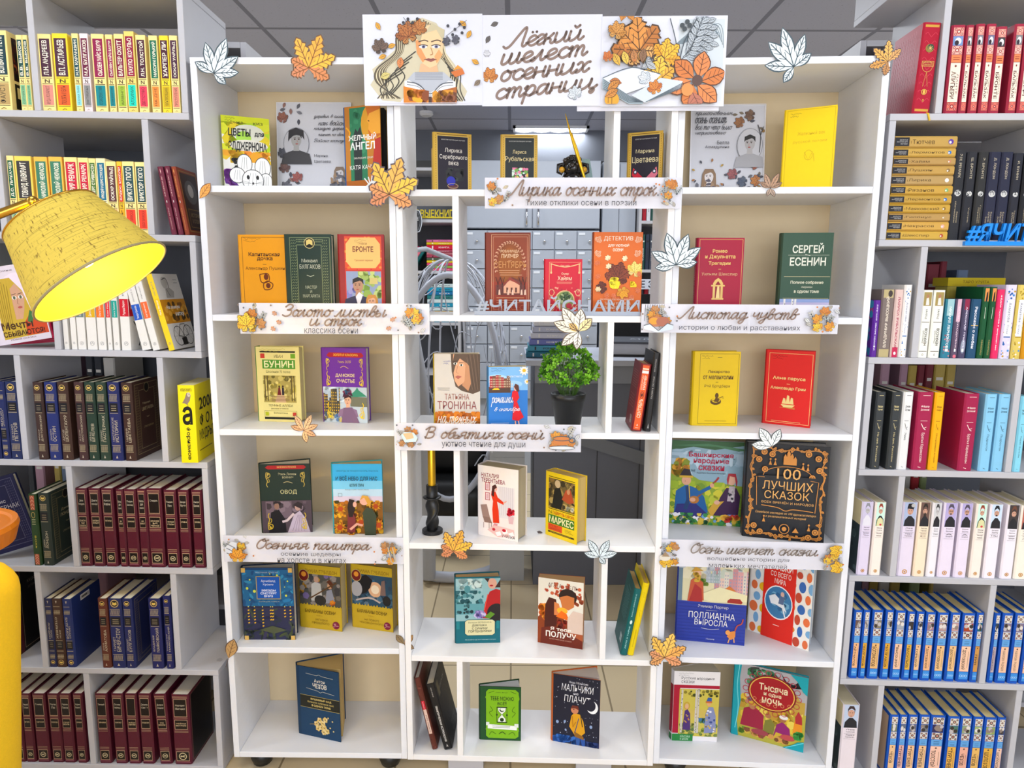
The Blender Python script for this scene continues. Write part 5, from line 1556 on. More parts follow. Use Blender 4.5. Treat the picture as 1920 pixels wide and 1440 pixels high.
def c_tronina(A):
	A.r(0, 24, 100, 100, 'cfc8be')
	A.p([(36, 100), (100, 100), (100, 50), (84, 46), (60, 50), (46, 56), (38, 76)], '5c4838')
	for i in range(9):
		A.l([(66 + i * 4, 100), (80 + i * 3, 52)], .8, '7a6450' if i % 2 else '453528')
	A.p([(42, 100), (64, 100), (70, 84), (66, 62), (52, 56), (44, 64), (40, 84)], 'd8a078')
	A.p([(58, 98), (68, 84), (66, 64), (60, 58), (74, 50), (80, 60), (76, 84)], 'c08860')
	A.p([(44, 100), (38, 82), (40, 70), (46, 84), (56, 94), (70, 88), (72, 100)], '5c4838')
	for x, y in ((46, 87), (59, 85)):
		A.e(x, y, 4, 1.6, 'f0e8e0'); A.e(x, y, 2, 1.6, '2c3020', 8); A.l([(x - 5, y + 3), (x + 5, y + 3.6)], 1, '3c281c')
	A.l([(51, 84), (48, 75), (53, 74)], .9, 'a87050')
	A.p([(45, 69), (51, 71), (60, 69.6), (52, 66)], 'b06050')
	scribble(A, 20, 90, 16, '5058a0', 3)
	A.lines(5, 50, 40, 55, 2, '6a645c', .8)
	A.t('ТАТЬЯНА', 22, 38, 76, 46, '9a5c4c'); A.t('ТРОНИНА', 6, 25, 92, 36, '8a3c3c')
	A.r(0, 0, 100, 20, 'a05810')
	A.blobs(0, 9, 100, 22, 50, 7, ['d87c10', 'e89820', 'b85c0c', 'c87010'], 5); A.r(0, 0, 100, 9, '9a5a18')
	A.blobs(0, 0, 100, 9, 20, 8, ['b87028', '8a4c10', 'c88830'], 6, .3)
	A.cur('на темных', 6, 6, 92, 15, 'f4ece0', .12)
	A.cur('аллеях', 20, -2, 82, 7, 'f4ece0', .12)
def c_romashki(A):
	A.r(0, 0, 100, 100, '2c78c8'); A.r(0, 62, 100, 100, '7cb4e4'); A.e(20, 80, 30, 8, 'a8d0ee'); A.e(60, 72, 26, 6, '9cc8ec')
	A.r(0, 58, 56, 68, '50382c'); city(A, 2, 56, 66, 22, ['a8202c', '7a4c38', 'c89878', '8a5c40'], 5, 'f0dcb8')
	A.p([(8, 63), (14, 66), (24, 66), (28, 63)], 'e8c020')
	k = A.W / A.H
	for x, y, r in ((90, 94, 13), (98, 76, 8)):
		for i in range(10):
			A.simple_leaf(x, y, r, i * 36, 'f6f4ee', 'd0d0c8', .3)
		A.e(x, y, r * .35, r * .35 * k, 'e8b018')
	scribble(A, 6, 97, 36, '205890', 5)
	A.t('Синтия Хэмилтон', 48, 83, 86, 87, 'e8f0f8')
	A.p([(60, 60), (66, 62), (74, 60), (78, 50), (72, 44), (82, 28), (90, 18), (76, 12), (60, 14), (62, 30), (64, 44), (58, 50)], 'd8101c')
	A.e(69, 66, 5, 5, 'e8b098'); A.p([(64, 68), (68, 73), (76, 70), (78, 60), (72, 60)], '5a2c1c')
	A.l([(68, 12), (70, 0)], 3, 'e8b098'); A.l([(76, 12), (80, 0)], 3, 'e8b098')
	A.cur('Ромашки' if 'Р' in CUR else 'ромашки', 6, 36, 62, 51, 'f2f4f8', .12); A.cur('в октябре', 14, 26, 80, 35, 'f2f4f8', .12)
	A.lines(4, 2, 58, 10, 3, 'c8dcf0', .8)
def c_uchilka(A):
	A.r(0, 0, 100, 100, 'ece2da')
	A.t('НАТАЛИЯ', 8, 84, 52, 90, '8a2c3c', 1); A.t('ТЕРЕНТЬЕВА', 8, 77, 68, 83, '8a2c3c', 1)
	A.r(12, 12, 92, 74, 'eadcd6'); A.r(50, 30, 90, 74, 'dcd4d4')
	for i in range(7):
		A.l([(54 + i * 5.4, 34), (56 + i * 5, 74)], .8, 'c0b4b8')
	for y in (52, 66):
		A.frame(18, y, 30, y + 11, 1.6, 'b84858'); A.r(21, y + 2, 27, y + 9, 'd8a8b0')
	A.p([(34, 66), (44, 66), (50, 58), (66, 52), (64, 49), (48, 52), (52, 40), (54, 22), (38, 21), (36, 40), (38, 52), (33, 60)], 'dc3410')
	A.e(43, 70, 5.4, 4.4, 'e4b0a0'); A.p([(36, 73), (44, 76), (48, 72), (42, 69), (40, 58), (34, 60)], '4a2420')
	A.l([(64, 51), (72, 55)], 3, 'e0a898')
	A.p([(42, 21), (34, 14), (44, 12), (50, 20)], 'd88890')
	A.p([(6, 44), (22, 46), (30, 28), (12, 26)], '9a7c70'); A.p([(12, 28), (30, 28), (36, 20), (16, 20)], '8a6c60')
	for x in (14, 28, 34):
		A.l([(x, 20), (x, 12)], 1.2, '8a6c60')
	A.blobs(70, 34, 92, 46, 22, 4, ['c8142c', 'a80c24', 'd83040'], 4); A.p([(76, 34), (90, 34), (88, 24), (78, 24)], 'd8b0b4')
	A.p([(24, 10), (40, 18), (90, 16), (92, 6), (50, 2)], 'e4b8b0')
	for x, y in ((44, 8), (60, 12), (76, 10)):
		A.p([(x, y), (x + 12, y + 3), (x + 16, y - 2), (x + 5, y - 5)], 'f0e8e4')
	A.e(40, 12, 4, 2, 'c01c30'); A.e(66, 13, 5, 2.2, 'c01c30')
	A.t('УЧИЛКА', 60, 3, 93, 7.4, '3c3434')
def c_marquez(A):
	A.r(0, 0, 100, 100, 'e8c818')
	A.r(9, 92.6, 92, 93.6, '3c3010'); A.r(9, 45, 92, 91, '6a5830')
	A.blobs(9, 45, 92, 91, 60, 8, ['8a6c38', 'a08848', '3c3420', '58482c', 'b09858'], 3)
	A.p([(20, 46), (28, 76), (46, 80), (56, 60), (50, 46)], '20201c'); A.e(38, 84, 9, 6, 'c8b088')
	A.p([(52, 62), (64, 78), (78, 80), (90, 62), (74, 58)], 'b04c28'); A.blobs(60, 46, 90, 54, 12, 5, ['d8d0b0', 'c8c8b8', '70803c'], 4); A.e(72, 76, 5, 4, 'c08860')
	A.r(9, 43, 92, 44, '3c3010')
	A.t('N', 10, 36, 20, 41, '6a5010'); A.t('ГАБРИЭЛЬ ГАРСИА', 24, 36, 92, 41, 'c04818', 1)
	A.r(9, 20.5, 92, 34.5, '3c7420'); A.t('МАРКЕС', 12, 22, 90, 33, 'f0e8b0', 1)
	A.r(9, 10, 54, 20, 'd84c18'); A.t('СТО ЛЕТ', 13, 15.6, 40, 18.6, '8a2c0c'); A.t('ОДИНОЧЕСТВА', 12, 11, 50, 14.4, '7a240c')
	A.lines(60, 12, 90, 18, 3, '8a6c10', .8); A.r(9, 6, 92, 8.6, '3c3010')
	A.lines(14, 6.6, 88, 8, 1, 'c8a820', .8)
def c_hydr(A):
	A.r(0, 0, 100, 100, '0f6470')
	A.r(0, 34, 100, 98, '8ab4b8'); A.blobs(0, 78, 60, 98, 20, 10, ['a8c8c8', 'c0d4d0', '98bcc0'], 2)
	A.blobs(0, 58, 62, 80, 34, 6, ['2c6068', '3c7880', '1c4c54', '508a90'], 4)
	A.e(26, 82, 7, 6, '4c8890'); A.l([(26, 88), (26, 93)], 1, '4c8890')
	A.r(0, 44, 66, 60, '5c98a0'); A.blobs(0, 38, 40, 60, 14, 4, ['1c3c44', '2c5860', '142c34'], 5)
	A.p([(60, 38), (66, 62), (76, 78), (90, 82), (100, 80), (100, 36)], 'b01c20'); A.l([(72, 74), (64, 50)], 2, 'd84838')
	A.e(82, 90, 10, 8, 'd8a088'); A.p([(64, 98), (72, 92), (76, 98)], '3c2420'); A.p([(88, 84), (100, 96), (100, 84)], '3c2420'); A.e(80, 87, 4, 1.2, 'b01828')
	A.e(92, 46, 22, 14, '241c20')
	A.blobs(40, 37, 68, 50, 44, 4, ['a090c8', '8878b8', 'c0b4d8', '7060a8'], 6); A.p([(64, 40), (78, 48), (88, 44), (76, 37)], '5c8c24')
	A.p([(20, 33), (26, 36), (82, 36), (88, 33), (88, 15), (82, 12), (26, 12), (20, 15)], 'd8d0a0'); A.l([(20, 33), (26, 36), (82, 36), (88, 33), (88, 15), (82, 12), (26, 12), (20, 15), (20, 33)], 1.2, '0c4c54')
	A.t('Валерия ВЕРБИНИНА', 28, 30, 80, 33, '4c5438'); A.t('ДЕВУШКА', 36, 25.4, 70, 28.8, '3c3c2c', 1); A.t('С СИНИМИ', 36, 21, 71, 24.4, '3c3c2c', 1); A.t('ГОРТЕНЗИЯМИ', 28, 16.6, 80, 20, '3c3c2c', 1)
	A.t('ЛЮБОВНО-ДЕТЕКТИВНЫЙ РОМАН', 20, 4.6, 90, 6.6, 'b8d8d8')
	for x in (4, 94):
		A.r(x - 3, 22, x + 4, 34, '1c7c84')
def c_get(A):
	A.r(0, 0, 100, 100, '8a3c18'); A.r(0, 40, 100, 100, 'e4dfd0'); A.p([(0, 40), (30, 60), (60, 40)], '8a3c18')
	A.blobs(0, 34, 24, 62, 20, 8, ['d8701c', 'e88c2c', 'c05414'], 3); A.blobs(14, 74, 96, 96, 26, 4, ['b04428', 'c8603c', 'a03420'], 5); A.blobs(78, 56, 100, 80, 12, 5, ['c87048', 'b04c30'], 7)
	A.e(66, 76, 20, 12, '2c1c18'); A.p([(48, 74), (54, 58), (68, 56), (80, 62), (80, 76), (64, 78)], 'c8743c')
	A.p([(14, 14), (16, 60), (24, 72), (40, 70), (44, 50), (40, 14)], '4a1c14'); A.p([(36, 66), (46, 64), (50, 56), (44, 46), (36, 46)], 'd88048')
	A.e(54, 54, 12, 5, 'f8b030'); A.p([(40, 44), (52, 54), (64, 50), (70, 40)], 'e86c18')
	A.p([(66, 22), (66, 44), (78, 56), (100, 54), (100, 22)], 'd8c0b0'); A.p([(64, 22), (100, 22), (100, 10), (60, 12)], 'a85430'); A.blobs(40, 26, 66, 42, 14, 5, ['7a2418', '9a3020', '5c1c14'], 8); A.p([(6, 0), (8, 24), (40, 30), (70, 20), (100, 12), (100, 0)], '6a2414')
	A.t('АГАТА', 22, 88, 52, 94, '6a3c2c'); A.t('ЛЕЛЬ', 60, 87, 88, 93, '6a3c2c')
	A.t('Я тебя', 28, 22.6, 74, 27.6, 'f4ece0', 1); A.t('ПОЛУЧУ', 18, 12, 86, 21, 'f4ece0', 1); A.t('ЗАПРЕТНЫЙ ПЛОД СЛАДОК', 26, 8, 76, 10, 'e0b098')
def c_mozhno(A):
	A.r(0, 0, 100, 100, '1c4c24')
	g = '7cb414'
	A.p([(14, 8), (20, 4), (86, 4), (94, 8), (94, 90), (86, 95), (20, 95), (14, 90)], g); A.p([(12, 20), (16, 24), (16, 74), (12, 80), (16, 86), (94, 86), (96, 78), (93, 72), (93, 24), (96, 18)], g)
	d = '20380c'
	A.t('МАКС ФРАЙ', 38, 88.6, 66, 90.6, d)
	A.t('ТЕБЕ МОЖНО', 25, 74.5, 82, 82, d, 1); A.t('ВСЁ', 42, 66, 60, 72.6, d, 1); A.r(62, 68, 64, 73, d); A.r(62, 66, 64, 67.2, d)
	A.r(40, 61, 66, 63, d); A.r(40, 33, 66, 35, d); A.p([(43, 61), (63, 61), (62, 55), (54, 48.6), (62, 41), (63, 35), (43, 35), (44, 41), (52, 48.6), (44, 55)], 'e8eee0')
	A.l([(43, 61), (44, 55), (52.5, 48.6), (44, 41), (43, 35)], .9, d); A.l([(63, 61), (62, 55), (53.5, 48.6), (62, 41), (63, 35)], .9, d)
	A.e(53, 57, 6, 3.4, d); A.e(54.4, 58.2, 5, 2.8, 'e8eee0'); A.e(53, 39, 5, 3.4, d)
	for x in (40.6, 65.4):
		A.l([(x, 35), (x, 61)], 1.2, d); A.e(x, 48, 2.2, 2, d, 8)
	A.p([(18, 30), (18, 22), (90, 20), (90, 28)], 'eef0e8'); A.p([(14, 34), (22, 34), (22, 28), (14, 28)], 'dfe4d8'); A.p([(84, 32), (94, 32), (94, 25), (84, 26)], 'dfe4d8')
	A.lines(28, 23, 80, 28, 2, '405030', .9)
	for sx, x in ((1, 30), (-1, 78)):
		A.l([(x, 44), (x - sx * 8, 52), (x, 56), (x - sx * 6, 64)], .9, d, True)
		A.l([(x - 8 * sx, 10), (x - sx * 2, 16), (x + 8 * sx, 12)], .9, d, True)
		A.l([(x - 10 * sx, 88), (x + 4 * sx, 92)], .9, d)
	A.l([(46, 12), (54, 16), (62, 12)], 1.6, d, True)
def c_boys(A):
	A.r(0, 0, 100, 100, '1b1c2e')
	rd = random.Random(3)
	A.up()
	for i in range(70):
		x, y, r = rd.uniform(2, 98), rd.uniform(14, 98), rd.choice([.5, .7, .7, 1.2])
		A.P(A.m([(x - r, y), (x, y - r * .65), (x + r, y), (x, y + r * .65)]), 'c8ccdc')
	for x, y, r in ((10, 30, 3), (26, 32, 2.4), (28, 20, 2), (82, 30, 3), (88, 62, 2), (70, 84, 1.6)):
		A.e(x, y, r, r * .8, '8aa0c8')
	A.t('Нина Мошкова', 34, 89.6, 74, 93, 'd4d4dc'); A.t('МАЛЬЧИКИ', 18, 78, 86, 88, 'e8e8ec', 0, 0, .12); A.t('не', 44, 73.4, 54, 76.6, 'd8d8e0'); A.t('ПЛАЧУТ', 24, 62, 80, 72, 'e8e8ec', 0, 0, .1)
	A.e(84, 59, 12, 9.4, 'eceef0', 24); A.e(80, 61.4, 11, 8.6, '1b1c2e', 24)
	A.blobs(0, 0, 50, 12, 24, 8, ['2454a0', '3068b8', '1c4488'], 5); A.blobs(50, 0, 100, 8, 14, 8, ['24366c', '1c2c5c'], 6)
	A.p([(60, 10), (64, 0), (70, 0), (70, 12)], '26509c'); A.p([(50, 12), (52, 0), (58, 0), (60, 12)], '30589c')
	A.p([(36, 26), (40, 42), (46, 47), (58, 46), (66, 36), (70, 20), (58, 12), (48, 14)], 'd89a18'); A.p([(46, 20), (66, 14), (68, 9), (48, 12)], '8a5c1c')
	A.l([(42, 42), (44, 26), (50, 34)], 2.6, 'b87810'); A.l([(60, 44), (64, 28)], 2, '50401c'); A.l([(48, 18), (56, 40)], 1.6, '304070')
	A.e(47, 51.4, 8, 5.6, 'c8805c'); A.p([(38, 53), (42, 58), (54, 58), (56, 52), (48, 54)], '6a2c20'); A.e(45, 52, 1.2, .7, '2c1814', 8)
def c_yellow(A):
	A.r(0, 0, 100, 100, 'f2cd02'); A.frame(4, 1.6, 97, 98.4, .8, 'c09c00'); scribble(A, 10, 94, 22, '6a5a10', 6)
	A.t('Железный век', 26, 68, 80, 72.4, 'c8a408'); A.t('русской поэзии', 18, 58, 84, 62.4, 'c8a408')
	A.ring(50, 44, 8, 6, 1, 'c8a408', 12); A.l([(42, 48), (50, 38), (58, 48)], 1, 'c8a408'); A.l([(62, 36), (60, 46)], 1, 'c8a408')
def c_romeo(A):
	A.r(0, 0, 100, 100, 'a00c30'); g = 'dcb868'
	A.frame(3, 2.4, 97, 98, .7, g)
	A.t('Ромео', 32, 81, 64, 85.6, g, 1); A.t('и Джульетта', 16, 72.6, 82, 78.6, g, 1); A.t('Трагедии', 24, 64.6, 72, 70, g, 1); A.l([(46, 60), (52, 60)], .9, g)
	A.t('Уильям Шекспир', 10, 51, 88, 56, 'd0a878')
	A.p([(36, 22), (36, 42), (40, 46), (47, 49), (54, 46), (58, 42), (58, 22)], g); A.p([(41, 22), (41, 40), (47, 45), (53, 40), (53, 22)], '8a1028'); A.p([(43, 22), (45, 34), (46, 40), (50, 38), (52, 22)], 'e8cc88'); A.r(32, 38, 62, 40, g); A.r(34, 21, 60, 23, g)
def c_esenin(A):
	A.r(0, 0, 100, 100, '2b4a36'); A.t('СЕРГЕЙ', 20, 76, 82, 88, 'd8d8c8', 1); A.l([(12, 73.6), (94, 73.6)], .6, 'c8c8b4'); A.l([(46, 74.4), (56, 73)], 1.4, 'c8c8b4'); A.t('ЕСЕНИН', 16, 61, 88, 71, 'd8d8c8', 1)
	A.l([(6, 48), (98, 48)], .6, 'c8b888'); A.t('Полное собрание', 20, 38.6, 86, 43, 'd8d4b8', 1); A.t('лирики', 42, 33.6, 64, 36.4, 'c8c4a8'); A.t('в одном томе', 28, 27.6, 78, 31.6, 'd8d4b8', 1); A.l([(6, 22), (98, 22)], .6, 'c8b888')
	A.r(0, 0, 100, 21, '8a9cc8'); A.r(0, 12, 100, 17, 'b8b0d0'); A.r(0, 9, 100, 12, '5878a8'); A.r(0, 0, 100, 9, 'a8b048')
	for x in (8, 24, 30):
		A.r(x, 0, x + 4, 21, 'e0dcd8'); A.blobs(x, 1, x + 4, 20, 6, 1, ['303030'], x)
	A.e(42, 12, 3, 2, 'd8a068'); A.p([(38, 0), (39, 10), (46, 10), (48, 0)], 'e8e0dc')
def c_lek(A):
	A.r(0, 0, 100, 100, 'e0bc00'); A.frame(12, 2.6, 97, 97, .7, '5a4808'); scribble(A, 16, 94, 24, '4a4410', 8); A.l([(50, 92), (60, 92)], .7, '4a4410')
	b = '5a3c08'
	A.t('Лекарство', 30, 70.6, 78, 75, b, 1); A.t('от меланхолии', 20, 63, 86, 68, b, 1); A.l([(48, 59), (54, 59)], .8, b); A.t('Рэй Брэдбери', 24, 51, 80, 56, b)
	A.e(50, 33, 12, 4.6, b); A.e(50, 34.6, 9, 3, 'e0bc00'); A.l([(40, 33), (66, 40), (66, 37)], 1.4, b); A.e(52, 41, 4, 3.6, b); A.p([(46, 33), (50, 39), (58, 36), (56, 32)], b)
	A.lines(26, 5.6, 82, 7.6, 1, '8a7008', .9)
def c_alye(A):
	A.r(0, 0, 100, 100, 'd82420'); g = 'e8d088'
	A.frame(6, 3, 97, 96, .8, g); scribble(A, 14, 92, 30, '4a1414', 9)
	A.t('Алые паруса', 16, 60, 84, 65.4, g, 1); A.l([(46, 55.6), (53, 55.6)], .9, g); A.t('Александр Грин', 12, 47, 86, 52, g, 1)
	A.p([(36, 28), (66, 28), (60, 24.6), (42, 24.6)], g)
	for x, h in ((42, 7), (50, 11), (58, 8)):
		A.p([(x - 4, 29), (x + 5, 29), (x + 3, 29 + h), (x - 1, 29 + h + 1)], g)
	for i in range(3):
		A.l([(34 + i * 6, 24), (66, 24.6 - i)], .8, 'c89848')
	A.lines(16, 4.6, 86, 6, 1, g, .8)
def c_bashkir(A):
	A.r(0, 0, 100, 100, '8aa8b8'); A.p([(0, 88), (30, 93), (60, 90), (100, 96), (100, 100), (0, 100)], '38603c'); A.p([(0, 94), (50, 97), (100, 92), (100, 88), (60, 94)], '4c7c58'); A.r(0, 72, 100, 86, 'a8c0d0')
	A.blobs(0, 60, 100, 90, 26, 9, ['9cb8c8', 'b8ccd8', '88a4b4'], 2, .3)
	A.p([(0, 0), (0, 72), (16, 66), (40, 54), (100, 48), (100, 0)], '88a030'); A.blobs(0, 14, 100, 52, 60, 7, ['98b028', '70902c', 'b8c038', 'd0c838'], 4); A.blobs(0, 56, 26, 80, 40, 6, ['c08020', 'd89c28', 'a06818', '808c28'], 5)
	A.p([(6, 10), (8, 40), (22, 48), (36, 44), (48, 34), (54, 16), (48, 10)], '1c5c98'); A.p([(6, 10), (10, 24), (36, 26), (56, 12), (50, 9)], '2c2c70'); A.l([(24, 46), (26, 30), (22, 18)], 6, '1c3c68'); A.l([(26, 47), (28, 30)], 1.2, 'd8b030')
	A.e(22, 53, 6.6, 5.8, 'd8a080'); A.p([(12, 58), (18, 67), (26, 66), (30, 57)], '241c24'); A.r(12, 56, 31, 58.6, 'c8a030'); A.l([(20, 52), (21, 52)], 1, '2c1814')
	A.l([(30, 26), (66, 56)], 2.4, '8a5424'); A.e(34, 30, 7, 4.6, 'b07030'); A.l([(62, 52), (67, 58)], 2.6, 'a83030'); A.l([(40, 38), (56, 46)], 5, '1c5c98'); A.e(58, 48, 3, 2.6, 'd8a080'); A.e(32, 30, 4, 2.6, 'd8a080')
	A.p([(62, 12), (70, 34), (78, 46), (92, 46), (98, 36), (96, 12)], '3c1c44'); A.p([(80, 30), (82, 48), (90, 48), (90, 30)], 'c0b0b8'); A.blobs(80, 28, 91, 46, 14, 2, ['a02840', '30303c', 'd8d0d0'], 6); A.e(85, 55, 5.6, 6, 'e0ac90'); A.p([(78, 56), (80, 63), (90, 63), (93, 54), (92, 46), (89, 59), (82, 60), (80, 48)], 'a82c38')
	A.p([(54, 18), (62, 28), (76, 30), (70, 24), (60, 10)], 'd0a038'); A.e(66, 28, 4, 2.6, 'e0ac90')
	A.blobs(0, 0, 100, 14, 90, 4, ['2c7038', '3c8c48', 'e8e4e8', '70a0d0', 'd8b840', '1c5030'], 7); A.blobs(70, 4, 100, 14, 16, 4, ['c83028', 'e0a030'], 8)
	r = 'b01c40'
	A.t('Башкирские', 24, 80, 86, 87, r, 1); A.t('народные', 31, 72.6, 80, 79, r, 1); A.t('сказки', 38, 65.6, 74, 71.6, r, 1); A.t('Художник Виктория Баталина', 36, 61.4, 76, 63.4, '3c4048')
def c_100(A):
	A.r(0, 0, 100, 100, '25262a'); g = 'd08a40'
	rd = random.Random(4)
	for side in ((6, 6, 6, 94), (94, 6, 94, 94), (6, 95, 94, 95), (6, 5, 94, 5)):
		n = 13
		P = [(side[0] + (side[2] - side[0]) * i / n + rd.uniform(-1.6, 1.6), side[1] + (side[3] - side[1]) * i / n + rd.uniform(-1.2, 1.2)) for i in range(n + 1)]
		A.l(P, 1.3, g, True); A.l([(x + rd.uniform(-2, 2), y + rd.uniform(-1.5, 1.5)) for x, y in P], .8, g, True)
		for x, y in P:
			A.simple_leaf(x, y, 5, rd.uniform(0, 360), g, '5a3818', .6)
			if rd.random() < .5:
				A.e(x, y, 2.6, 2.2, g, 9); A.ring(x, y, 1.4, 1.1, .5, '4a2c14', 8)
	for x, y in ((20, 92), (30, 90), (74, 92), (86, 88), (14, 84), (88, 76), (22, 74), (80, 68), (12, 14), (88, 12), (20, 8), (80, 6)):
		A.e(x, y, 4, 3.2, g, 10); A.ring(x, y, 2, 1.6, .7, '4a2c14', 10)
	for x, h in ((44, 8), (48, 12), (52, 9), (56, 6)):
		A.r(x, 80, x + 4, 80 + h, g); A.p([(x, 80 + h), (x + 2, 83 + h), (x + 4, 80 + h)], g)
	for x, y in ((28, 82), (34, 82), (68, 79), (74, 78), (24, 22), (80, 16)):
		A.p([(x - 2, y - 3), (x, y + 2), (x + 2, y - 3)], g); A.e(x, y + 3, 1.2, 1.1, g, 8)
	A.ring(50, 68, 30, 10, .8, g); A.r(14, 55, 86, 68, '25262a'); A.l([(14, 36), (12, 66), (22, 66)], .8, g); A.l([(86, 32), (88, 64), (78, 65)], .8, g)
	t = 'e0a860'
	A.t('100', 37, 65, 66, 76, t); A.t('ЛУЧШИХ', 20, 53.6, 82, 62.6, t); A.t('СКАЗОК', 23, 44, 78, 52.4, t); A.t('ВСЕХ ВРЕМЁН И НАРОДОВ', 20, 38.6, 84, 42, t)
	A.l([(20, 36.6), (40, 35), (50, 32), (60, 34), (84, 33)], 1, g, True); A.t('Семейное наследие из 100 вдохновляющих', 13, 27.6, 88, 30.6, t, 0, 0, .25); A.t('и развлекательных историй', 26, 23.6, 76, 26.6, t, 0, 0, .25)
	A.ring(50, 13, 6, 5, .9, g, 14); A.e(50, 13, 3, 2.4, g, 8); A.p([(34, 11), (38, 16), (42, 11)], g); A.p([(60, 10), (64, 15), (68, 10)], g)
def c_polly(A):
	A.r(0, 0, 100, 100, '2c3c98'); A.r(0, 50, 100, 100, 'd8d0a8')
	A.blobs(0, 74, 100, 100, 30, 10, ['c0c8b8', 'b8c0c8', 'e0d8b8'], 2); city(A, 52, 100, 62, 36, ['d8a0a0', 'e0c0b0', 'd8d0c0', 'c88c90'], 6, '9098b0'); city(A, 40, 60, 74, 22, ['a8b0b8', '98a8a8'], 8, 'c8ccd0')
	A.p([(64, 66), (74, 72), (84, 66)], 'd07838'); A.blobs(30, 70, 44, 80, 12, 4, ['688c38', '88a048'], 3); A.p([(24, 56), (60, 70), (100, 62), (100, 54), (50, 51)], 'e4dcb0')
	A.p([(14, 50), (18, 76), (26, 80), (36, 74), (38, 52)], 'c05838'); A.p([(16, 50), (24, 72), (34, 66), (36, 50)], 'a83030'); A.e(27, 84, 6, 5, 'e0b090'); A.p([(18, 86), (24, 93), (36, 88), (30, 88)], 'c89838'); A.blobs(18, 74, 32, 86, 8, 4, ['c8a038', 'b88828'], 5)
	A.r(0, 50, 6, 90, '688090'); A.p([(72, 54), (76, 57), (90, 57), (94, 53), (92, 51), (72, 51.6)], 'a03028')
	for i in range(12):
		A.l([(0, 3 + i * 4), (100, 3 + i * 4)], .25, '24327e')
	A.t('Элинор Портер', 30, 42.6, 74, 47, 'd8d4d8'); A.l([(42, 40.4), (58, 40.4)], .6, 'a8a8b8'); A.t('ПОЛЛИАННА', 17, 30, 84, 38, 'f0ece8'); A.t('ВЫРОСЛА', 26, 21.6, 74, 29, 'f0ece8'); A.l([(36, 18), (50, 17), (62, 18.4)], .8, 'b8b8c8', True)
	A.p([(74, 10), (78, 16), (86, 18), (86, 10), (80, 6)], 'd8843c'); A.l([(85, 17), (88, 24), (94, 27), (96, 33)], 1.8, 'b04838', True); A.e(75, 15, 3.4, 3, 'e09850'); A.l([(78, 8), (76, 2)], 1.6, 'e0a060'); A.l([(84, 9), (85, 3)], 1.6, 'e0a060'); A.t('Махаон', 44, 4, 56, 6, 'c8c8d8')
def c_skazki(A):
	A.r(0, 0, 100, 100, 'ece8e0')
	rd = random.Random(12)
	for i in range(8):
		for j in range(7):
			A.e(7 + j * 14.5 + (i % 2) * 5, 6 + i * 13, rd.uniform(4, 7), rd.uniform(4, 6.5), ['e07040', '3868b0', 'e8b020', '78a8d0', 'c04830', 'e88838'][(i * 3 + j * 2) % 6])
	A.r(22, 0, 74, 100, 'd8281c')
	A.t('БОЛЬШИЕ', 34, 93, 62, 96, 'f4ece4'); A.t('СКАЗКИ', 30, 83, 68, 91, 'f4ece4', 1); A.t('СО ВСЕГО', 33, 75, 66, 81, 'f4ece4'); A.t('МИРА', 40, 67, 58, 73, 'f4ece4')
	A.e(48, 45, 23, 20, 'f0f0f0', 24); A.e(48, 45, 21.5, 18.6, '3c78a8', 24); A.blobs(30, 32, 66, 58, 20, 6, ['5090b8', '2c6090', '70a8c8'], 3)
	A.p([(32, 50), (42, 54), (56, 46), (62, 36), (54, 40), (44, 42), (36, 42)], 'e4e8ec'); A.l([(54, 44), (60, 30)], 2, 'e4e8ec'); A.e(54, 56, 3, 3, 'd8b0a0'); A.p([(48, 44), (50, 54), (58, 53), (56, 44)], '586c90')
	A.lines(40, 16, 58, 19, 1, 'f0d8d0', 1)
def c_russian(A):
	A.r(0, 0, 100, 100, 'e4e0e0'); A.r(0, 76, 100, 80.6, 'a81030'); A.r(0, 11, 14, 80, 'a81030'); A.t('Русские народные', 16, 87.6, 88, 92.6, '3c3c40'); A.t('сказки', 16, 83, 44, 87, '3c3c40'); scribble(A, 10, 97, 32, '8a8a8c', 3)
	A.r(13, 7, 100, 75, 'c8b84c'); A.blobs(13, 7, 100, 26, 50, 5, ['70803c', '8a9c40', '58703c', 'b8b060'], 2); A.blobs(50, 26, 90, 44, 30, 6, ['2c5c80', '3c7098', '385c44', '4c7850'], 4); A.blobs(13, 64, 100, 75, 24, 4, ['5c5c20', '8a7c28', '3c4418'], 6); A.r(13, 34, 100, 46, 'c8b054')
	for x in (17, 48, 53):
		A.r(x, 12, x + 4, 74, 'c8c0b4'); A.blobs(x, 14, x + 4, 72, 12, 1.2, ['403c38'], x)
	A.p([(22, 16), (26, 44), (32, 46), (38, 40), (40, 16)], '4a2c6c'); A.e(30, 50, 4, 4, 'd8a880'); A.ring(30, 51, 6, 5, 1.6, 'c89030', 12); A.blobs(24, 18, 38, 40, 10, 2, ['c86c40', 'c8a040'], 7)
	A.p([(70, 12), (72, 40), (78, 50), (88, 50), (94, 38), (96, 14)], '8088b0'); A.blobs(72, 14, 94, 46, 20, 3, ['e0e0e8', '40508c', 'c8a848'], 8); A.e(78, 55, 4.4, 4, 'd8a070'); A.p([(72, 57), (76, 64), (84, 63), (84, 57)], '3058a0'); A.r(71, 56, 85, 58.4, 'c06830')
	A.r(0, 0, 46, 10, '28803c'); A.t('КЛАССИКА', 18, 5, 40, 8, 'd0e8d0'); A.t('в школе', 18, 1.6, 36, 4, 'd0e8d0')
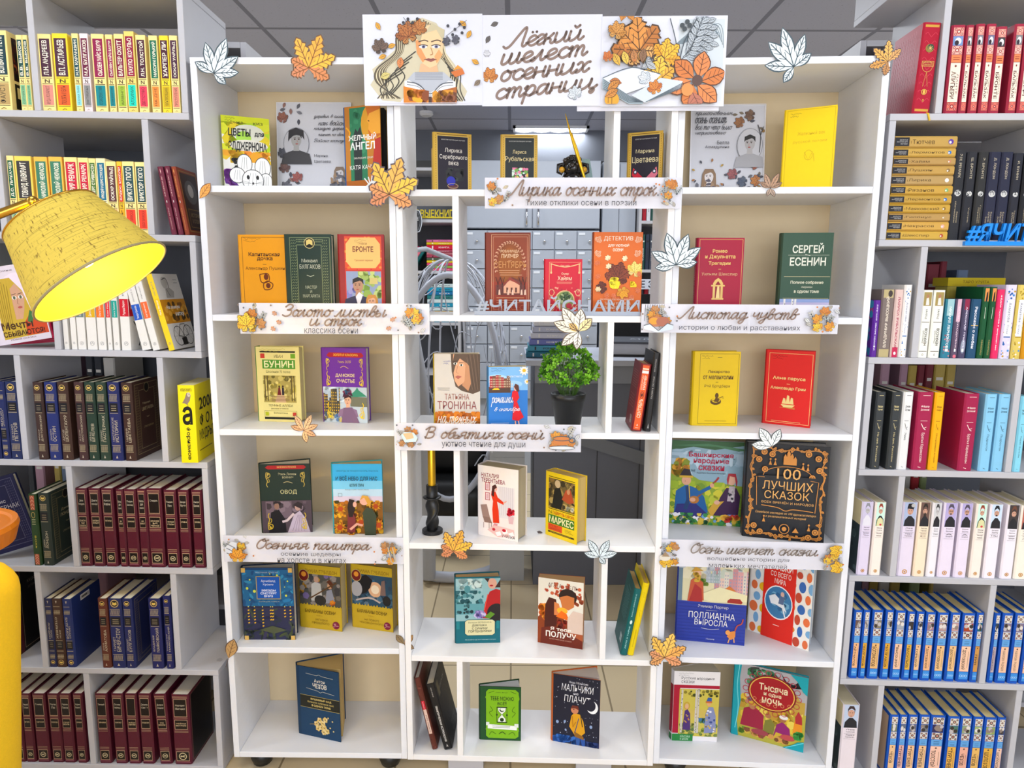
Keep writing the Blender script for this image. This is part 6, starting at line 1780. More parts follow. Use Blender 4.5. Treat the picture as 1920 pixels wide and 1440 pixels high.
def c_1001(A):
	A.r(0, 0, 100, 100, 'b0a83c'); A.r(8, 50, 100, 100, 'a8a4a8'); A.blobs(10, 20, 96, 60, 50, 8, ['d8b838', 'c8a02c', 'e0c850', 'b89030'], 2); A.p([(78, 52), (80, 66), (86, 74), (92, 66), (98, 66), (98, 50)], 'b89840'); A.blobs(18, 74, 60, 98, 24, 5, ['30704c', '48885c', '285840'], 3)
	A.p([(62, 100), (72, 88), (96, 84), (88, 92), (84, 82), (74, 80)], '28242c'); A.l([(26, 86), (24, 96), (34, 98)], 3, '3c3c3c', True)
	A.blobs(16, 44, 36, 70, 16, 5, ['c0b0a8', '8090b0', 'b87c60'], 4)
	A.p([(12, 16), (16, 40), (30, 46), (44, 36), (44, 16)], '98203c'); A.e(28, 45, 5, 4.4, 'b07850'); A.e(28, 49, 6, 3, 'c8a030'); A.p([(44, 12), (46, 30), (54, 34), (60, 26), (58, 12)], '7a7830'); A.e(50, 37, 4, 3.4, 'a87048')
	A.p([(58, 10), (62, 28), (70, 34), (80, 26), (82, 12)], '8a2068'); A.e(70, 37, 5, 4.2, 'a06840'); A.e(71, 40, 6, 3, 'e4e0dc'); A.p([(58, 8), (62, 18), (76, 16), (78, 8)], 'c8a830')
	A.p([(84, 22), (86, 42), (90, 49), (95, 43), (97, 22)], 'e08c20'); A.e(91, 47, 3.6, 3.4, 'd0a080'); A.p([(86, 44), (90, 53), (95, 46), (96, 36), (87, 36)], 'a82c30')
	A.blobs(10, 4, 80, 14, 40, 5, ['a03038', '588c30', 'c89048', '7a4c30', 'd0b040'], 5); A.e(40, 12, 12, 4, '9a4048'); A.e(78, 14, 10, 4, 'b84848'); A.blobs(84, 14, 99, 26, 14, 4, ['2c8838', '48a048'], 6)
	for i in range(18):
		t = i * 2 * pi / 18
		A.ring(53 + 36 * cos(t), 68 + 27 * sin(t), 4, 3.4, .9, 'b83040', 8)
	A.e(53, 68, 33, 24, '7a1420', 28); A.e(53, 68, 31, 22.4, 'e0b850', 28); A.e(53, 68, 29.6, 21.2, 'a01420', 28)
	c = 'ead8b0'
	A.t('Тысяча', 35, 70.6, 74, 80, c, 1); A.t('и одна', 42, 63.4, 66, 68.4, c, 1); A.t('ночь', 40, 53.6, 68, 61.6, c, 1)
	for i in range(6):
		A.ring(30 + i * 9.5, 51.6 + abs(i - 2.5) * 2.2, 2.4, 2, .7, 'd89060', 8)
	A.p([(0, 0), (0, 100), (10, 100), (8, 80), (11, 50), (7, 20), (10, 0)], '149ca8'); A.l([(7, 100), (5, 70), (8, 40), (5, 10)], 1, '7adce0', True)
	A.p([(72, 0), (84, 6), (92, 12), (100, 14), (100, 0)], '149ca8'); A.l([(76, 1), (88, 7), (100, 13)], .8, '7adce0'); A.p([(76, 100), (86, 92), (94, 80), (100, 76), (100, 100)], '149ca8')

# ---------------------------------------------------------------- room
def tile_mat(name, col, line, sx, sy, lw, ox=0.0, oy=0.0, speck=0.0, rough=0.6):
	m = mat(name, col, rough)
	nt = m.node_tree
	b = nt.nodes['Principled BSDF']
	tc = nt.nodes.new('ShaderNodeTexCoord')
	mp = nt.nodes.new('ShaderNodeMapping')
	mp.inputs['Location'].default_value = (ox, oy, 0)
	nt.links.new(tc.outputs['Object'], mp.inputs['Vector'])
	br = nt.nodes.new('ShaderNodeTexBrick')
	br.offset = 0.0
	br.inputs['Scale'].default_value = 1.0
	br.inputs['Brick Width'].default_value = sx
	br.inputs['Row Height'].default_value = sy
	br.inputs['Mortar Size'].default_value = lw
	br.inputs['Mortar Smooth'].default_value = 0.0
	br.inputs['Color1'].default_value = (*hx(col), 1)
	c2 = hx(col)
	br.inputs['Color2'].default_value = (c2[0] * .94, c2[1] * .94, c2[2] * .94, 1)
	br.inputs['Mortar'].default_value = (*hx(line), 1)
	nt.links.new(mp.outputs[0], br.inputs['Vector'])
	src = br.outputs['Color']
	if speck:
		n = nt.nodes.new('ShaderNodeTexNoise')
		n.inputs['Scale'].default_value = 90
		n.inputs['Detail'].default_value = 3
		nt.links.new(tc.outputs['Object'], n.inputs['Vector'])
		r = nt.nodes.new('ShaderNodeMapRange')
		r.inputs[1].default_value = 0.28
		r.inputs[2].default_value = 0.36
		r.inputs[3].default_value = 1 - speck
		r.inputs[4].default_value = 1
		nt.links.new(n.outputs[0], r.inputs[0])
		mx = nt.nodes.new('ShaderNodeVectorMath')
		mx.operation = 'SCALE'
		nt.links.new(src, mx.inputs[0])
		nt.links.new(r.outputs[0], mx.inputs['Scale'])
		src = mx.outputs[0]
	nt.links.new(src, b.inputs['Base Color'])
	return m
X0, X1, Y0, Y1 = -3.4, 3.4, -5.0, 4.7
m_floor = tile_mat('floor_tiles', 'e4d0aa', '9c8a6c', .33, .33, .003, .0, .12, .0, .35)
m_ceil = tile_mat('ceiling_tiles', 'babbc9', '858692', .60, .60, .012, .027, .015, .35, .9)
m_wall = mat('wall_paint', 'e2e3e8', .8, noise=.03, nscale=20)
def slab(name, x0, y0, z0, x1, y1, z1, m):
	b = MB()
	b.box(x0, y0, z0, x1, y1, z1)
	return struct(b, name, m)
slab('floor', X0, Y0, -.05, X1, Y1, 0, m_floor)
slab('ceiling', X0, Y0, CEIL, X1, Y1, CEIL + .05, m_ceil)
slab('wall_back', X0, Y1, 0, X1, Y1 + .1, CEIL, m_wall)
slab('wall_left', X0 - .1, Y0, 0, X0, Y1, CEIL, m_wall)
slab('wall_right', X1, Y0, 0, X1 + .1, Y1, CEIL, m_wall)
slab('wall_front', X0, Y0 - .1, 0, X1, Y0, CEIL, m_wall)
slab('trim_1', X0, Y1 - .75, 2.36, X1, Y1 - .001, CEIL - .001, mat('bulkhead_paint', '6d7078', .8, noise=.02))
m_fill_pane = mat('fill_pane_glow', 'e8f0ff', .3, emit='dfe9ff', estr=1.5)  # unseen glowing pane and frame, added to go with the fill light
wb = MB()
wb.box(-2.0, Y0, .55, 2.4, Y0 + .02, 2.35)
wf = struct(wb, 'fill_pane_1', m_fill_pane)
wb = MB()
for x in (-2.05, -.55, .95, 2.37):
	wb.box(x, Y0, .5, x + .06, Y0 + .05, 2.4)
for z in (.5, 2.36):
	wb.box(-2.05, Y0, z, 2.43, Y0 + .05, z + .06)
o = wb.obj('fill_pane_frame', M['white'], wf)
# recessed ceiling lamps
m_diff = mat('lamp_diffuser', 'ffffff', .4, emit='eef4ff', estr=3.0)
def ceiling_panel(x, y, label):
	t = thing('ceiling_lamp', label, 'ceiling light', Matrix.Translation((x, y, CEIL)), 'square ceiling lamps')
	b = MB()
	s = .3
	for q in ((-s, -s, s, -s + .02), (-s, s - .02, s, s), (-s, -s, -s + .02, s), (s - .02, -s, s, s)):
		b.box(q[0], q[1], -.018, q[2], q[3], 0)
	b.obj('lamp_frame', M['white'], t)
	b = MB()
	for i in range(4):
		x0 = -.28 + i * .14
		b.grid([[(x0 + .14 * k / 6, yy, -.008 - .012 * sin(pi * k / 6)) for k in range(7)] for yy in (-.28, .28)])
	d = b.obj('diffuser', m_diff, t, smooth=True)
	d.visible_shadow = True
	return t
for i, (x, y) in enumerate(PANELS):
	if (x, y) == (.30, 4.085):
		ceiling_panel(x, y, 'bright square ceiling lamp seen through the middle shelves under the banner')
sd = MB()
sd.lathe([(.05, 0), (.05, -.018), (.036, -.03), (.0, -.03)], 20)
o = sd.obj('smoke_detector', M['white'])
o.location = (-.63, 3.38, CEIL)
tag(o, 'round white smoke detector on the ceiling below the banner', 'smoke detector')

# ---------------------------------------------------------------- white display units
def board(fr, name, x0, y0, z0, x1, y1, z1, m, parent, col='fff'):
	b = MB()
	b.box(x0, y0, z0, x1, y1, z1, col)
	return b.obj(name, m, parent, bevel=.0008)
TH = .016
def unit(fr, label, W, D, tops, back, dividers, castors, ml):
	t = thing('display_shelf', label, 'shelving unit', FR[fr])
	bot = tops[0] - TH
	top = tops[-1]
	board(fr, 'side_panel', 0, 0, bot, TH, D, top - TH, ml, t)
	board(fr, 'side_panel', W - TH, 0, bot, W, D, top - TH, ml, t)
	for i, z in enumerate(tops):
		e = 0 if i == len(tops) - 1 else TH + .0002
		board(fr, 'shelf', e, .0004 if e else 0, z - TH, W - e, D, z, ml, t)
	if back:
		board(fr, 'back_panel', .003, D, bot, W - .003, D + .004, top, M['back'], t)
	for k, u in dividers:
		board(fr, 'divider', u - TH / 2, .0006, tops[k], u + TH / 2, D, tops[k + 1] - TH, ml, t)
	b = MB()
	for x in castors:
		for y in (.05, D - .05):
			c = MB()
			c.lathe([(.012, bot), (.016, bot - .004), (.030, bot - .012), (.033, bot - .028), (.026, .002), (.012, 0)], 16, o=(x, y, 0))
			c.obj('castor', M['black'], t, smooth=True)
	if not castors:
		for x in (.16, W - .16):
			for y in (.03, D - .06):
				board(fr, 'foot', x - .05, y, 0, x + .05, y + .04, bot, M['grey'], t)
	return t
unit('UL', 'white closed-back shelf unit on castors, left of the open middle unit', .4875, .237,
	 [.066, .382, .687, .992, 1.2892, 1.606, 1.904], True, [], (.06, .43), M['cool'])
unit('UC', 'white open-back shelf unit in the middle, seen through to the room', .682, .212,
	 [.068, .366, .688, .992, 1.291, 1.597, 1.904], False,
	 [(0, .148), (1, .535), (2, .145), (3, .535), (4, .147), (5, .537)], (), M['white'])
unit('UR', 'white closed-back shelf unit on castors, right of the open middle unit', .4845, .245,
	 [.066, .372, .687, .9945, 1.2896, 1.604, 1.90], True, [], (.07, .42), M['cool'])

# ---------------------------------------------------------------- grey bookcases
BT = [.0185, .3118, .6067, .9017, 1.1935, 1.486, 1.777, 2.068]
def bookcase(fr, label, sgn, L, tops, rows, div_odd, div_even, D=.243):
	"""sgn -1 runs to the left of its origin, +1 to the right; rows counted from the top"""
	t = thing('bookcase', label, 'bookcase', FR[fr])
	def X(a, b):
		return (min(sgn * a, sgn * b), max(sgn * a, sgn * b))
	for z in tops:
		x0, x1 = X(0, L)
		board(fr, 'shelf', x0, 0, z - TH, x1, D, z, M['grey'], t)
	for k in range(len(tops) - 1):
		odd = rows[k]
		z0, z1 = tops[k] + .0002, tops[k + 1] - TH - .0002
		if odd:
			x0, x1 = X(.0006, TH)
			board(fr, 'end_panel', x0, .0006, z0, x1, D, z1, M['grey'], t)
		else:
			x0, x1 = X(L - TH, L - .0006)
			board(fr, 'end_panel', x0, .0006, z0, x1, D, z1, M['grey'], t)
		for u in (div_odd if odd else div_even):
			x0, x1 = X(u - TH / 2, u + TH / 2)
			board(fr, 'divider', x0, .0006, z0, x1, D, z1, M['grey'], t)
	return t
bookcase('SL', 'grey white staggered bookcase at the left photo edge, behind the yellow lamp', -1, .86, BT,
		 [1, 0, 1, 0, 1, 0, 1], [.3665], [.109, .4755])
RT = [.0195, .3131, .6097, .8994, 1.1902, 1.4801, 1.775, 2.068, 2.36]
bookcase('SR', 'grey white staggered bookcase at the right photo edge beside the white units', 1, .86, RT,
		 [0, 1, 0, 1, 0, 1, 0, 1], [.373, .72], [.1115, .474])
# screw covers on the shelf undersides and tops
for fr, u, d, z, lab in (('SL', -.018, .05, .3127, 'small grey screw cap on left bookcase shelf near its corner'),
		('SL', -.345, .11, .3127, 'small grey screw cap between blue and russet books')):
	b = MB(FR[fr])
	b.lathe([(.008, 0), (.008, .0006), (.0, .0006)], 14, 'a4a2a6', o=(u, d, z), cap=False)
	tag(b.obj('screw_cap', M['generic']), lab, 'screw cap', 'screw caps on the left bookcase')

build_rows()

# ---------------------------------------------------------------- books on display
def shown(label, fr, wz, u, d, W, H, yaw, T, col, art, a=0.0, tilt=0.0, lean=0.0, **kw):
	ro = radians(yaw) - (pi / 2 - radians(a))
	mw = FR[fr] @ Matrix.Translation((u, d, wz + .0003 + max(0, -lean) * .0175 * T)) @ Matrix.Rotation(radians(lean), 4, 'Y') @ Matrix.Rotation(ro, 4, 'Z') @ Matrix.Translation((-T, 0, 0))
	return book(label, mw, T, H, W, col, front=art, a=a, group='books shown face out on the white units', **kw)
def sp_txt(tx, c, x0=30, x1=70, y0=15, y1=85, b=1, ro=90):
	return lambda A: A.t(tx, x0, y0, x1, y1, c, b, ro)
DISP = [
 ('lime and yellow book with mouse drawing and splashes, top left', 'UL', 1.606, .0235, .100, .1175, .190, 23, .016, 'c8cc18', c_flowers, 0, dict(hard=False, spine=sp_txt('ЦВЕТЫ ДЛЯ ЭЛДЖЕРНОНА', '30300c'))),
 ('book with green and gold cover, black cat and white feather, top left unit', 'UL', 1.606, .3352, .118, .112, .2127, -22, .02, 'c07a28', c_angel, 24, dict(spine_col='1c5c98', back_col='b8880c', pf=.35, pages='1a1610', spine=sp_txt('КАТЯ КАЧУР ЖЕЛЧНЫЙ АНГЕЛ', 'd8e0e8'))),
 ('orange yellow book with dark brown title, left of the dark green one', 'UL', 1.289, .0650, .062, .1215, .2028, 1, .018, 'e89a0c', c_kapitan, 0, dict(spine=sp_txt('КАПИТАНСКАЯ ДОЧКА', '8a4c08'))),
 ('dark green book with patterned frame and round gilt emblem', 'UL', 1.289, .1895, .050, .1225, .2038, 0, .024, '20352a', c_bulg, 0, dict(spine=lambda A: sp_bg(A, '20352a', 'МИХАИЛ', 'БУЛГАКОВ', 0))),
 ('red and orange book with dark haired man and blonde woman', 'UL', 1.289, .3245, .060, .119, .205, 4, .022, '9a1c1c', c_bronte, 5, dict(spine=sp_txt('ЭМИЛИ БРОНТЕ', 'e0a858'))),
 ('pale yellow green book with two figures walking in forest', 'UL', .992, .0774, .1035, .1247, .2063, -4.9, .03, 'dcd088', c_bunin, 3, dict(spine_col='4c8830', spine=sp_txt('ИВАН БУНИН', 'e0e0b0'), pages='d8c890')),
 ('purple book with lady in hat on a city street', 'UL', .992, .2576, .1016, .1275, .2044, -7.8, .018, '5a2088', c_zola, 12, dict(pages='d4d0cc')),
 ('dark green book with gilt scrolls and pale lady in white', 'UL', .687, .0893, .0577, .1371, .1952, 4.5, .02, '1a2820', c_ovod, 17, dict(pages='d0ccc4', spine=sp_txt('ОВОД', 'c02028'))),
 ('sky blue book with couple among sunflowers', 'UL', .687, .2866, .0577, .1377, .198, 1.2, .02, '2c98a4', c_nebo, 12, dict(pages='d8b078', spine=sp_txt('И ВСЁ НЕБО ДЛЯ НАС', 'e8f0f0'))),
 ('midnight blue book with starry water and blue title plate', 'UL', .382, .0301, .040, .1436, .2117, 1, .02, '14243c', c_star, 8, dict(pages='c8c4bc')),
 ('ochre yellow book with bearded man holding a rifle', 'UL', .382, .1631, .114, .133, .1928, -12, .03, 'b8981c', lambda A: c_drums(A, 1), 10, dict(pages='d0c090')),
 ('ochre yellow book with dark figure and glowing blue scene', 'UL', .382, .3139, .1166, .130, .1928, -14.3, .03, 'b8981c', lambda A: c_drums(A, 2), 6, dict(pages='c8b070')),
 ('deep blue half open book with golden blossoms, alone on bottom shelf', 'UL', .066, .1586, .0786, .1367, .2155, -15.7, .022, '123452', c_chekhov, 38, dict(pages='c8a868', pf=.78)),
 ('gold framed black poetry book with dark flower bowl, under banner', 'UC', 1.597, .0858, .050, .0998, .146, 20, .022, 'c8a03c', lambda A: c_gold(A, 1), 0, dict(spine=lambda A: A.r(0, 74, 100, 100, '1c1c1e'), pages='c8b070')),
 ('gold framed black poetry book with pink and yellow bouquet', 'UC', 1.597, .2545, .070, .0935, .1434, 5, .022, 'c8a03c', lambda A: c_gold(A, 2), 0, dict(spine=lambda A: A.r(0, 74, 100, 100, '1c1c1e'), pages='c8b070')),
 ('gold framed black poetry book with red butterfly', 'UC', 1.597, .5730, .078, .0890, .1469, -22, .022, 'c8a03c', lambda A: c_gold(A, 3), 10, dict(spine=lambda A: A.r(0, 74, 100, 100, '1c1c1e'), pages='c8b070', pf=.8)),
 ('thick rust brown book with wreath and cottage, behind grey letters', 'UC', 1.291, .2145, .060, .1175, .2076, 0, .032, '6a2408', c_sept, 0, dict(spine_col='5c1c08', spine=sp_txt('ПИЛЧЕР СЕНТЯБРЬ', 'c88858'))),
 ('small bright red book with green medallion, behind grey letters', 'UC', 1.291, .3666, .060, .0981, .1411, 0, .02, 'b00c24', c_khayam, 0, dict(spine=sp_txt('Омар Хайям', 'e8c8a0'))),
 ('orange book with maple leaves and yellow flowers, behind grey letters', 'UC', 1.291, .4895, .052, .1262, .2087, 0, .03, 'c85c14', c_detect, 0, dict(spine_col='8a3c18', spine=sp_txt('ДЕТЕКТИВ', 'e0b890'))),
 ('pale grey book with smiling long haired woman and autumn trees', 'UC', .992, .0790, .050, .1235, .1955, 0, .03, 'c8c0b4', c_tronina, 8, dict(spine_col='a8901c', pages='b8a060', spine=lambda A: (A.r(0, 78, 100, 94, '8a4818'), A.t('ТРОНИНА', 30, 20, 70, 60, '5c5008', 1, 90)))),
 ('blue book with woman in red dress and town houses', 'UC', .992, .2254, .040, .1032, .163, 8, .03, '3c80c0', c_romashki, 6, dict(hard=False, pages='b8a068')),
 ('thick cream book with woman in red dress and armchair', 'UC', .688, .1921, .0692, .1243, .1978, -25.1, .055, 'e4dad2', c_uchilka, 0, dict(pages='a89c80', spine_col='d8ccc8', spine=lambda A: (A.r(0, 60, 100, 96, 'a01c44'), A.r(0, 4, 100, 18, '7a1c48')))),
 ('yellow block shaped book with dark painting and green title strip', 'UC', .688, .3768, .0809, .1129, .1805, -42.5, .04, 'd8b830', c_marquez, 0, dict(pages='b89c58', spine_col='c8a838')),
 ('teal book with woman in red coat and purple hydrangea', 'UC', .366, .1281, .0653, .1277, .1971, 4.7, .028, '0c5460', c_hydr, 4, dict(pages='b89868')),
 ('white and orange book with couple about to kiss', 'UC', .366, .3609, .0827, .1287, .1949, -15.4, .024, 'a84818', c_get, 8, dict(hard=False, pages='b89468')),
 ('small bright green book with hourglass, half open', 'UC', .068, .1961, .0686, .1195, .1671, -1.1, .014, '16381c', c_mozhno, 15, dict(pages='c8ccd0')),
 ('dark navy book with child in yellow jacket under moon', 'UC', .068, .4037, .0717, .1368, .2094, -13, .014, 'c05c1c', c_boys, 26, dict(pages='d0c4bc', pf=.7)),
 ('bright plain yellow book standing at an angle, top of right unit', 'UR', 1.604, .2877, .12, .1222, .2048, -24.2, .02, 'f0c800', c_yellow, 0, dict(pages='c8c4bc')),
 ('crimson book with gilt title and arch emblem', 'UR', 1.2896, .0700, .060, .1195, .1976, 1, .022, '940c2c', c_romeo, 0, dict(spine=sp_txt('РОМЕО И ДЖУЛЬЕТТА', 'c8889c'))),
 ('forest green book with large silver title, slightly open', 'UR', 1.2896, .2817, .060, .1242, .2096, -4.6, .02, '233c2c', c_esenin, 12, dict(pages='ccd0d4')),
 ('mustard yellow book with tiny lute player emblem', 'UR', .9945, .0790, .0822, .1235, .2001, 1.1, .022, 'd4b000', c_lek, 5, dict(spine=sp_txt('ЛЕКАРСТВО ОТ МЕЛАНХОЛИИ', '6a5008'))),
 ('scarlet book with gilt sailing ship emblem', 'UR', .9945, .2814, .1323, .1235, .2028, -30, .018, 'c01c1c', c_alye, 8, dict(pages='c8b8b4')),
 ('large picture book with two seated people and a lute', 'UR', .687, .0472, .172, .2001, .2458, -4.9, .01, 'a8b0b0', c_bashkir, 0, {}),
 ('large black book with copper roses and castle', 'UR', .687, .232, .0839, .2063, .2640, -12.3, .035, '1e1f22', c_100, 5, dict(pages='b8b8bc')),
 ('blue picture book with street scene and ginger cat', 'UR', .372, .0634, .0911, .1894, .240, -6.8, .016, '243488', c_polly, 0, dict(spine=sp_txt('ПОЛЛИАННА', 'd8d8e8'))),
 ('white polka dotted book with red stripe and white horse', 'UR', .372, .2847, .1611, .175, .250, -40, .02, 'e8e4dc', c_skazki, 22, dict(pages='b0b8c0', pf=.5, back_col='e0dcd4')),
 ('white and crimson book with painted birch wood, half open', 'UR', .066, .0643, .079, .1294, .2165, .4, .016, 'd0ccd0', c_russian, 20, dict(hard=False, pages='bcb4a0', spine=lambda A: (A.r(0, 11, 100, 80, '8a1028'), A.r(0, 0, 100, 9, '207034')))),
 ('large colourful picture book with red oval and turquoise corners', 'UR', .066, .2427, .1223, .1974, .2266, -21.6, .012, '1490a0', c_1001, 0, dict(pages='c0c0c0')),
]
for lab, fr, wz, u, d, W, H, yaw, T, col, art, a, kw in DISP:
	shown(lab, fr, wz, u, d, W, H, yaw, T, col, art, a, **kw)

# leaning spine books on the middle unit
def leaner(label, u, d, wz, T, H, W, lean, col, spine, front=None, back=None, yaw=0, **kw):
	pv = u if lean < 0 else u + T
	mw = FR['UC'] @ Matrix.Translation((pv, d, wz + .0003)) @ Matrix.Rotation(radians(lean), 4, 'Y') @ Matrix.Rotation(radians(yaw), 4, 'Z') @ Matrix.Translation((u - pv, 0, 0))
	return book(label, mw, T, H, W, col, front=front, back=back, spine=spine, group='books leaning on the middle unit', **kw)
def sp_red(A):
	A.r(6, 2, 94, 98, 'e0581c')
	A.r(6, 86, 94, 90, 'f0e8e0'); A.r(10, 91.4, 90, 93.6, 'f0d0b0')
	A.t('РОЗАМУНДА', 20, 62, 40, 83, 'f4e0c8', 0, 90); A.t('ПИЛЧЕР', 48, 62, 78, 83, 'f4e0c8', 1, 90)
	A.ring(50, 54, 24, 5, 6, '5a2410', 12); A.e(50, 54, 12, 2.6, '4a1c10')
	A.t('СЕНТЯБРЬ', 24, 20, 74, 48, 'f0d8b8', 1, 90); A.p([(40, 8), (60, 8), (50, 11)], 'f0d8c0'); A.l([(30, 5), (70, 5)], 4, 'f0d8c0')
def bk_red(A):
	A.lines(16, 60, 84, 88, 8, 'c88070', .7); A.lines(16, 30, 84, 52, 5, 'c88070', .7); A.r(60, 8, 80, 20, 'c0a898'); A.lines(62, 9, 78, 19, 5, '5a2018', .8)
leaner('red and orange spined book leaning right beside the black one', .5965, .022, .992, .026, .176, .115, 7, '7a1c20', sp_red, back=bk_red, pages='b08850')
leaner('slim black book leaning on right wall of middle unit', .6305, .022, .992, .016, .205, .13, 5, '1e1c1c',
	   lambda A: (A.t('ПАМЯТЬ ОСТАШ', 30, 42, 66, 70, 'c0b8b0', 0, 90), A.t('ЯРОСЛАВ', 30, 76, 60, 92, 'c0b8b0', 0, 90), A.l([(40, 4), (50, 10), (62, 4)], 10, 'e8e4e0')), pages='8a8078')
def bk_teal(A):
	A.lines(20, 40, 80, 82, 16, '80c0bc', .7); A.lines(40, 86, 80, 90, 1, '80c0bc', .8); A.r(62, 10, 82, 22, 'c8d8d4'); A.lines(64, 11, 80, 21, 5, '0c4c4c', .8)
leaner('teal book showing its back cover, leaning on yellow book', .586, .022, .366, .019, .195, .125, 10, '0c5c5c',
	   lambda A: (A.t('Валерия ВЕРБИНИНА', 24, 58, 54, 92, 'a8d8d4', 0, 90), A.e(50, 50, 26, 3, 'd8e8e4'), A.t('ДЕЛО О ТАЙНЕ', 24, 10, 60, 44, 'a8d8d4', 1, 90)), back=bk_teal, pages='b09058')
leaner('yellow book leaning on the teal one near maple leaf', .6055, .022, .366, .017, .212, .13, 10, 'e0c404',
	   lambda A: (A.t('Стихотворения', 34, 12, 66, 36, '6a5808', 0, 90), A.lines(20, 80, 80, 88, 3, '8a7408', 5), A.l([(20, 62), (80, 62)], 4, '6a5808'), A.l([(30, 60), (60, 54)], 4, '6a5808'), A.l([(30, 96), (70, 96)], 4, '6a5808')), pages='c8a860')
leaner('slim brown book with pink label leaning left on bottom shelf', .066, .022, .068, .0155, .222, .15, -12.5, '5c2a20',
	   lambda A: (A.blobs(0, 0, 100, 100, 16, 30, ['6c342a', '4a1c18', '7a4438'], 3), A.r(0, 22, 100, 60, 'd8b8a8'), A.t('100% память', 30, 24, 74, 48, '3c2420', 0, -90), A.r(0, 56, 100, 68, 'c81830'), A.t('Уникальная', 34, 57, 62, 67, 'f0e0e0', 0, -90)), pages='c8c0b4')
leaner('black book leaning left on the brown one, bottom shelf', .1000, .022, .068, .024, .205, .14, -14, '1a1819',
	   lambda A: (A.t('ПРАКТИЧЕСКАЯ АСТРОЛОГИЯ', 32, 12, 66, 66, 'e0dcd8', 1, -90), A.t('КРИС ИМРАЙ', 36, 80, 60, 94, 'c0bab4', 0, -90), A.l([(40, 4), (50, 8), (60, 4)], 8, 'd8d4d0')),
	   front=lambda A: (A.ring(50, 46, 30, 26, .8, '4c3c34'), A.ring(50, 46, 22, 19, .8, '4c3c34'), A.t('ЗВЁЗДЫ', 20, 78, 80, 84, '8a8480'), A.r(8, 74, 24, 94, '6a6048'), A.lines(40, 4, 90, 22, 6, '8a8480', .8)), pages='c8c0b0')

# ---------------------------------------------------------------- loose books on the grey bookcases
def sp_aph(A):
	A.t('НОВАЯ КНИГА', 16, 92, 86, 96, '2a2a08', 1)
	A.p([(22, 77), (40, 83), (52, 90), (70, 91), (78, 87), (70, 80), (52, 75), (36, 77)], '8a7868'); A.e(66, 88, 10, 3, 'c8bca8'); A.e(68, 88.6, 3, .7, '201810', 8); A.l([(56, 76), (58, 72)], 3, '6a5848')
	A.t('а', 20, 49, 82, 73, '14140c', 1); A.t('форизмов', 36, 4, 66, 46, '14140c', 1, -90)
mw = FR['SL'] @ Matrix.Translation((-.0636, -.006, .902)) @ Matrix.Rotation(radians(4), 4, 'Z')
book('bright yellow book with owl and large black letter, beside white unit', mw, .0415, .2055, .14, 'ead800', spine=sp_aph, hard=False, pages='d8d0a0',
	 front=lambda A: (A.t('2000', 18, 66, 90, 82, '1c1c0c', 1), A.t('Ф О Р', 18, 44, 90, 60, '1c1c0c', 1), A.t('МУДРЫХ', 14, 24, 90, 40, '1c1c0c', 1), A.lines(10, 12, 80, 16, 1, '7a6c08', 2)))
def c_dream(A):
	A.r(0, 0, 100, 100, 'd8ccd4'); A.e(64, 60, 34, 30, 'e4d4e0')
	A.p([(20, 14), (22, 60), (34, 84), (54, 84), (70, 66), (78, 36), (96, 14), (92, 8), (20, 6)], 'c0a030'); A.p([(48, 30), (50, 70), (60, 76), (72, 60), (66, 42), (60, 30)], 'c89878')
	A.p([(62, 26), (78, 40), (98, 30), (98, 8), (60, 8)], 'c84418'); A.p([(66, 26), (74, 40), (80, 36), (74, 22)], '3c7038')
	for x, y in ((54, 58), (65, 58)):
		A.e(x, y, 4, 2.4, 'f0e8e0'); A.e(x, y, 2.4, 2.4, '5a6048', 8); A.l([(x - 4, y + 4), (x + 4, y + 5)], 1, '4a3020')
	A.e(60, 45, 4, 1.6, 'b05848'); A.l([(59, 56), (57, 50), (60, 49)], .8, '98684c')
	for i in range(6):
		A.l([(26 + i * 4, 80 - abs(i - 3) * 3), (24 + i * 3, 20)], .7, '8a7018')
	A.t('Мечты', 20, 18, 74, 28, '3c1c10', 1); A.t('СБЫВАЮТСЯ!', 20, 9, 92, 16, '3c1c10', 1); A.t('НОВАЯ СКАЗКА', 30, 4, 74, 6, '6a3c14'); A.t('Ирина', 34, 92, 62, 95, '8a7c84'); A.r(0, 0, 8, 30, 'd81c50')
shown('picture book with long haired blonde girl on third left shelf', 'SL', 1.1935, -.545, .02, .142, .198, 8, .012, 'd81c50', c_dream, lean=-10)
shown('pinkish red book standing behind the blonde girl picture book', 'SL', 1.1935, -.545, .075, .150, .20, 4, .012, 'a82440', lambda A: A.frame(4, 3, 96, 97, 1, 'c04860'), lean=-5)
def c_past(A):
	bg_cover(A, '171a40', '', '', '5c5c78'); A.e(44, 88, 10, 7, '14121c'); A.ring(44, 88, 10, 7, 1.6, 'b8a060'); A.p([(38, 86), (44, 88), (50, 86), (50, 91), (44, 92), (38, 91)], 'c8a850')
	A.t('Борис', 40, 64, 70, 70, 'b8b4b8'); A.t('ПАСТЕРНАК', 26, 56, 92, 62, 'b8b4b8'); A.l([(50, 48), (56, 46), (62, 49)], 1.4, 'b0acb0'); A.t('ДОКТОР', 54, 30, 80, 34, '50507c')
shown('navy book with patterned frame leaning behind orange stool', 'SL', .6067, -.63, .03, .135, .205, 12, .02, '171a44', c_past, lean=-16, spine=lambda A: sp_bg(A, '171a44', 'БОРИС', 'ПАСТЕРНАК', 0))

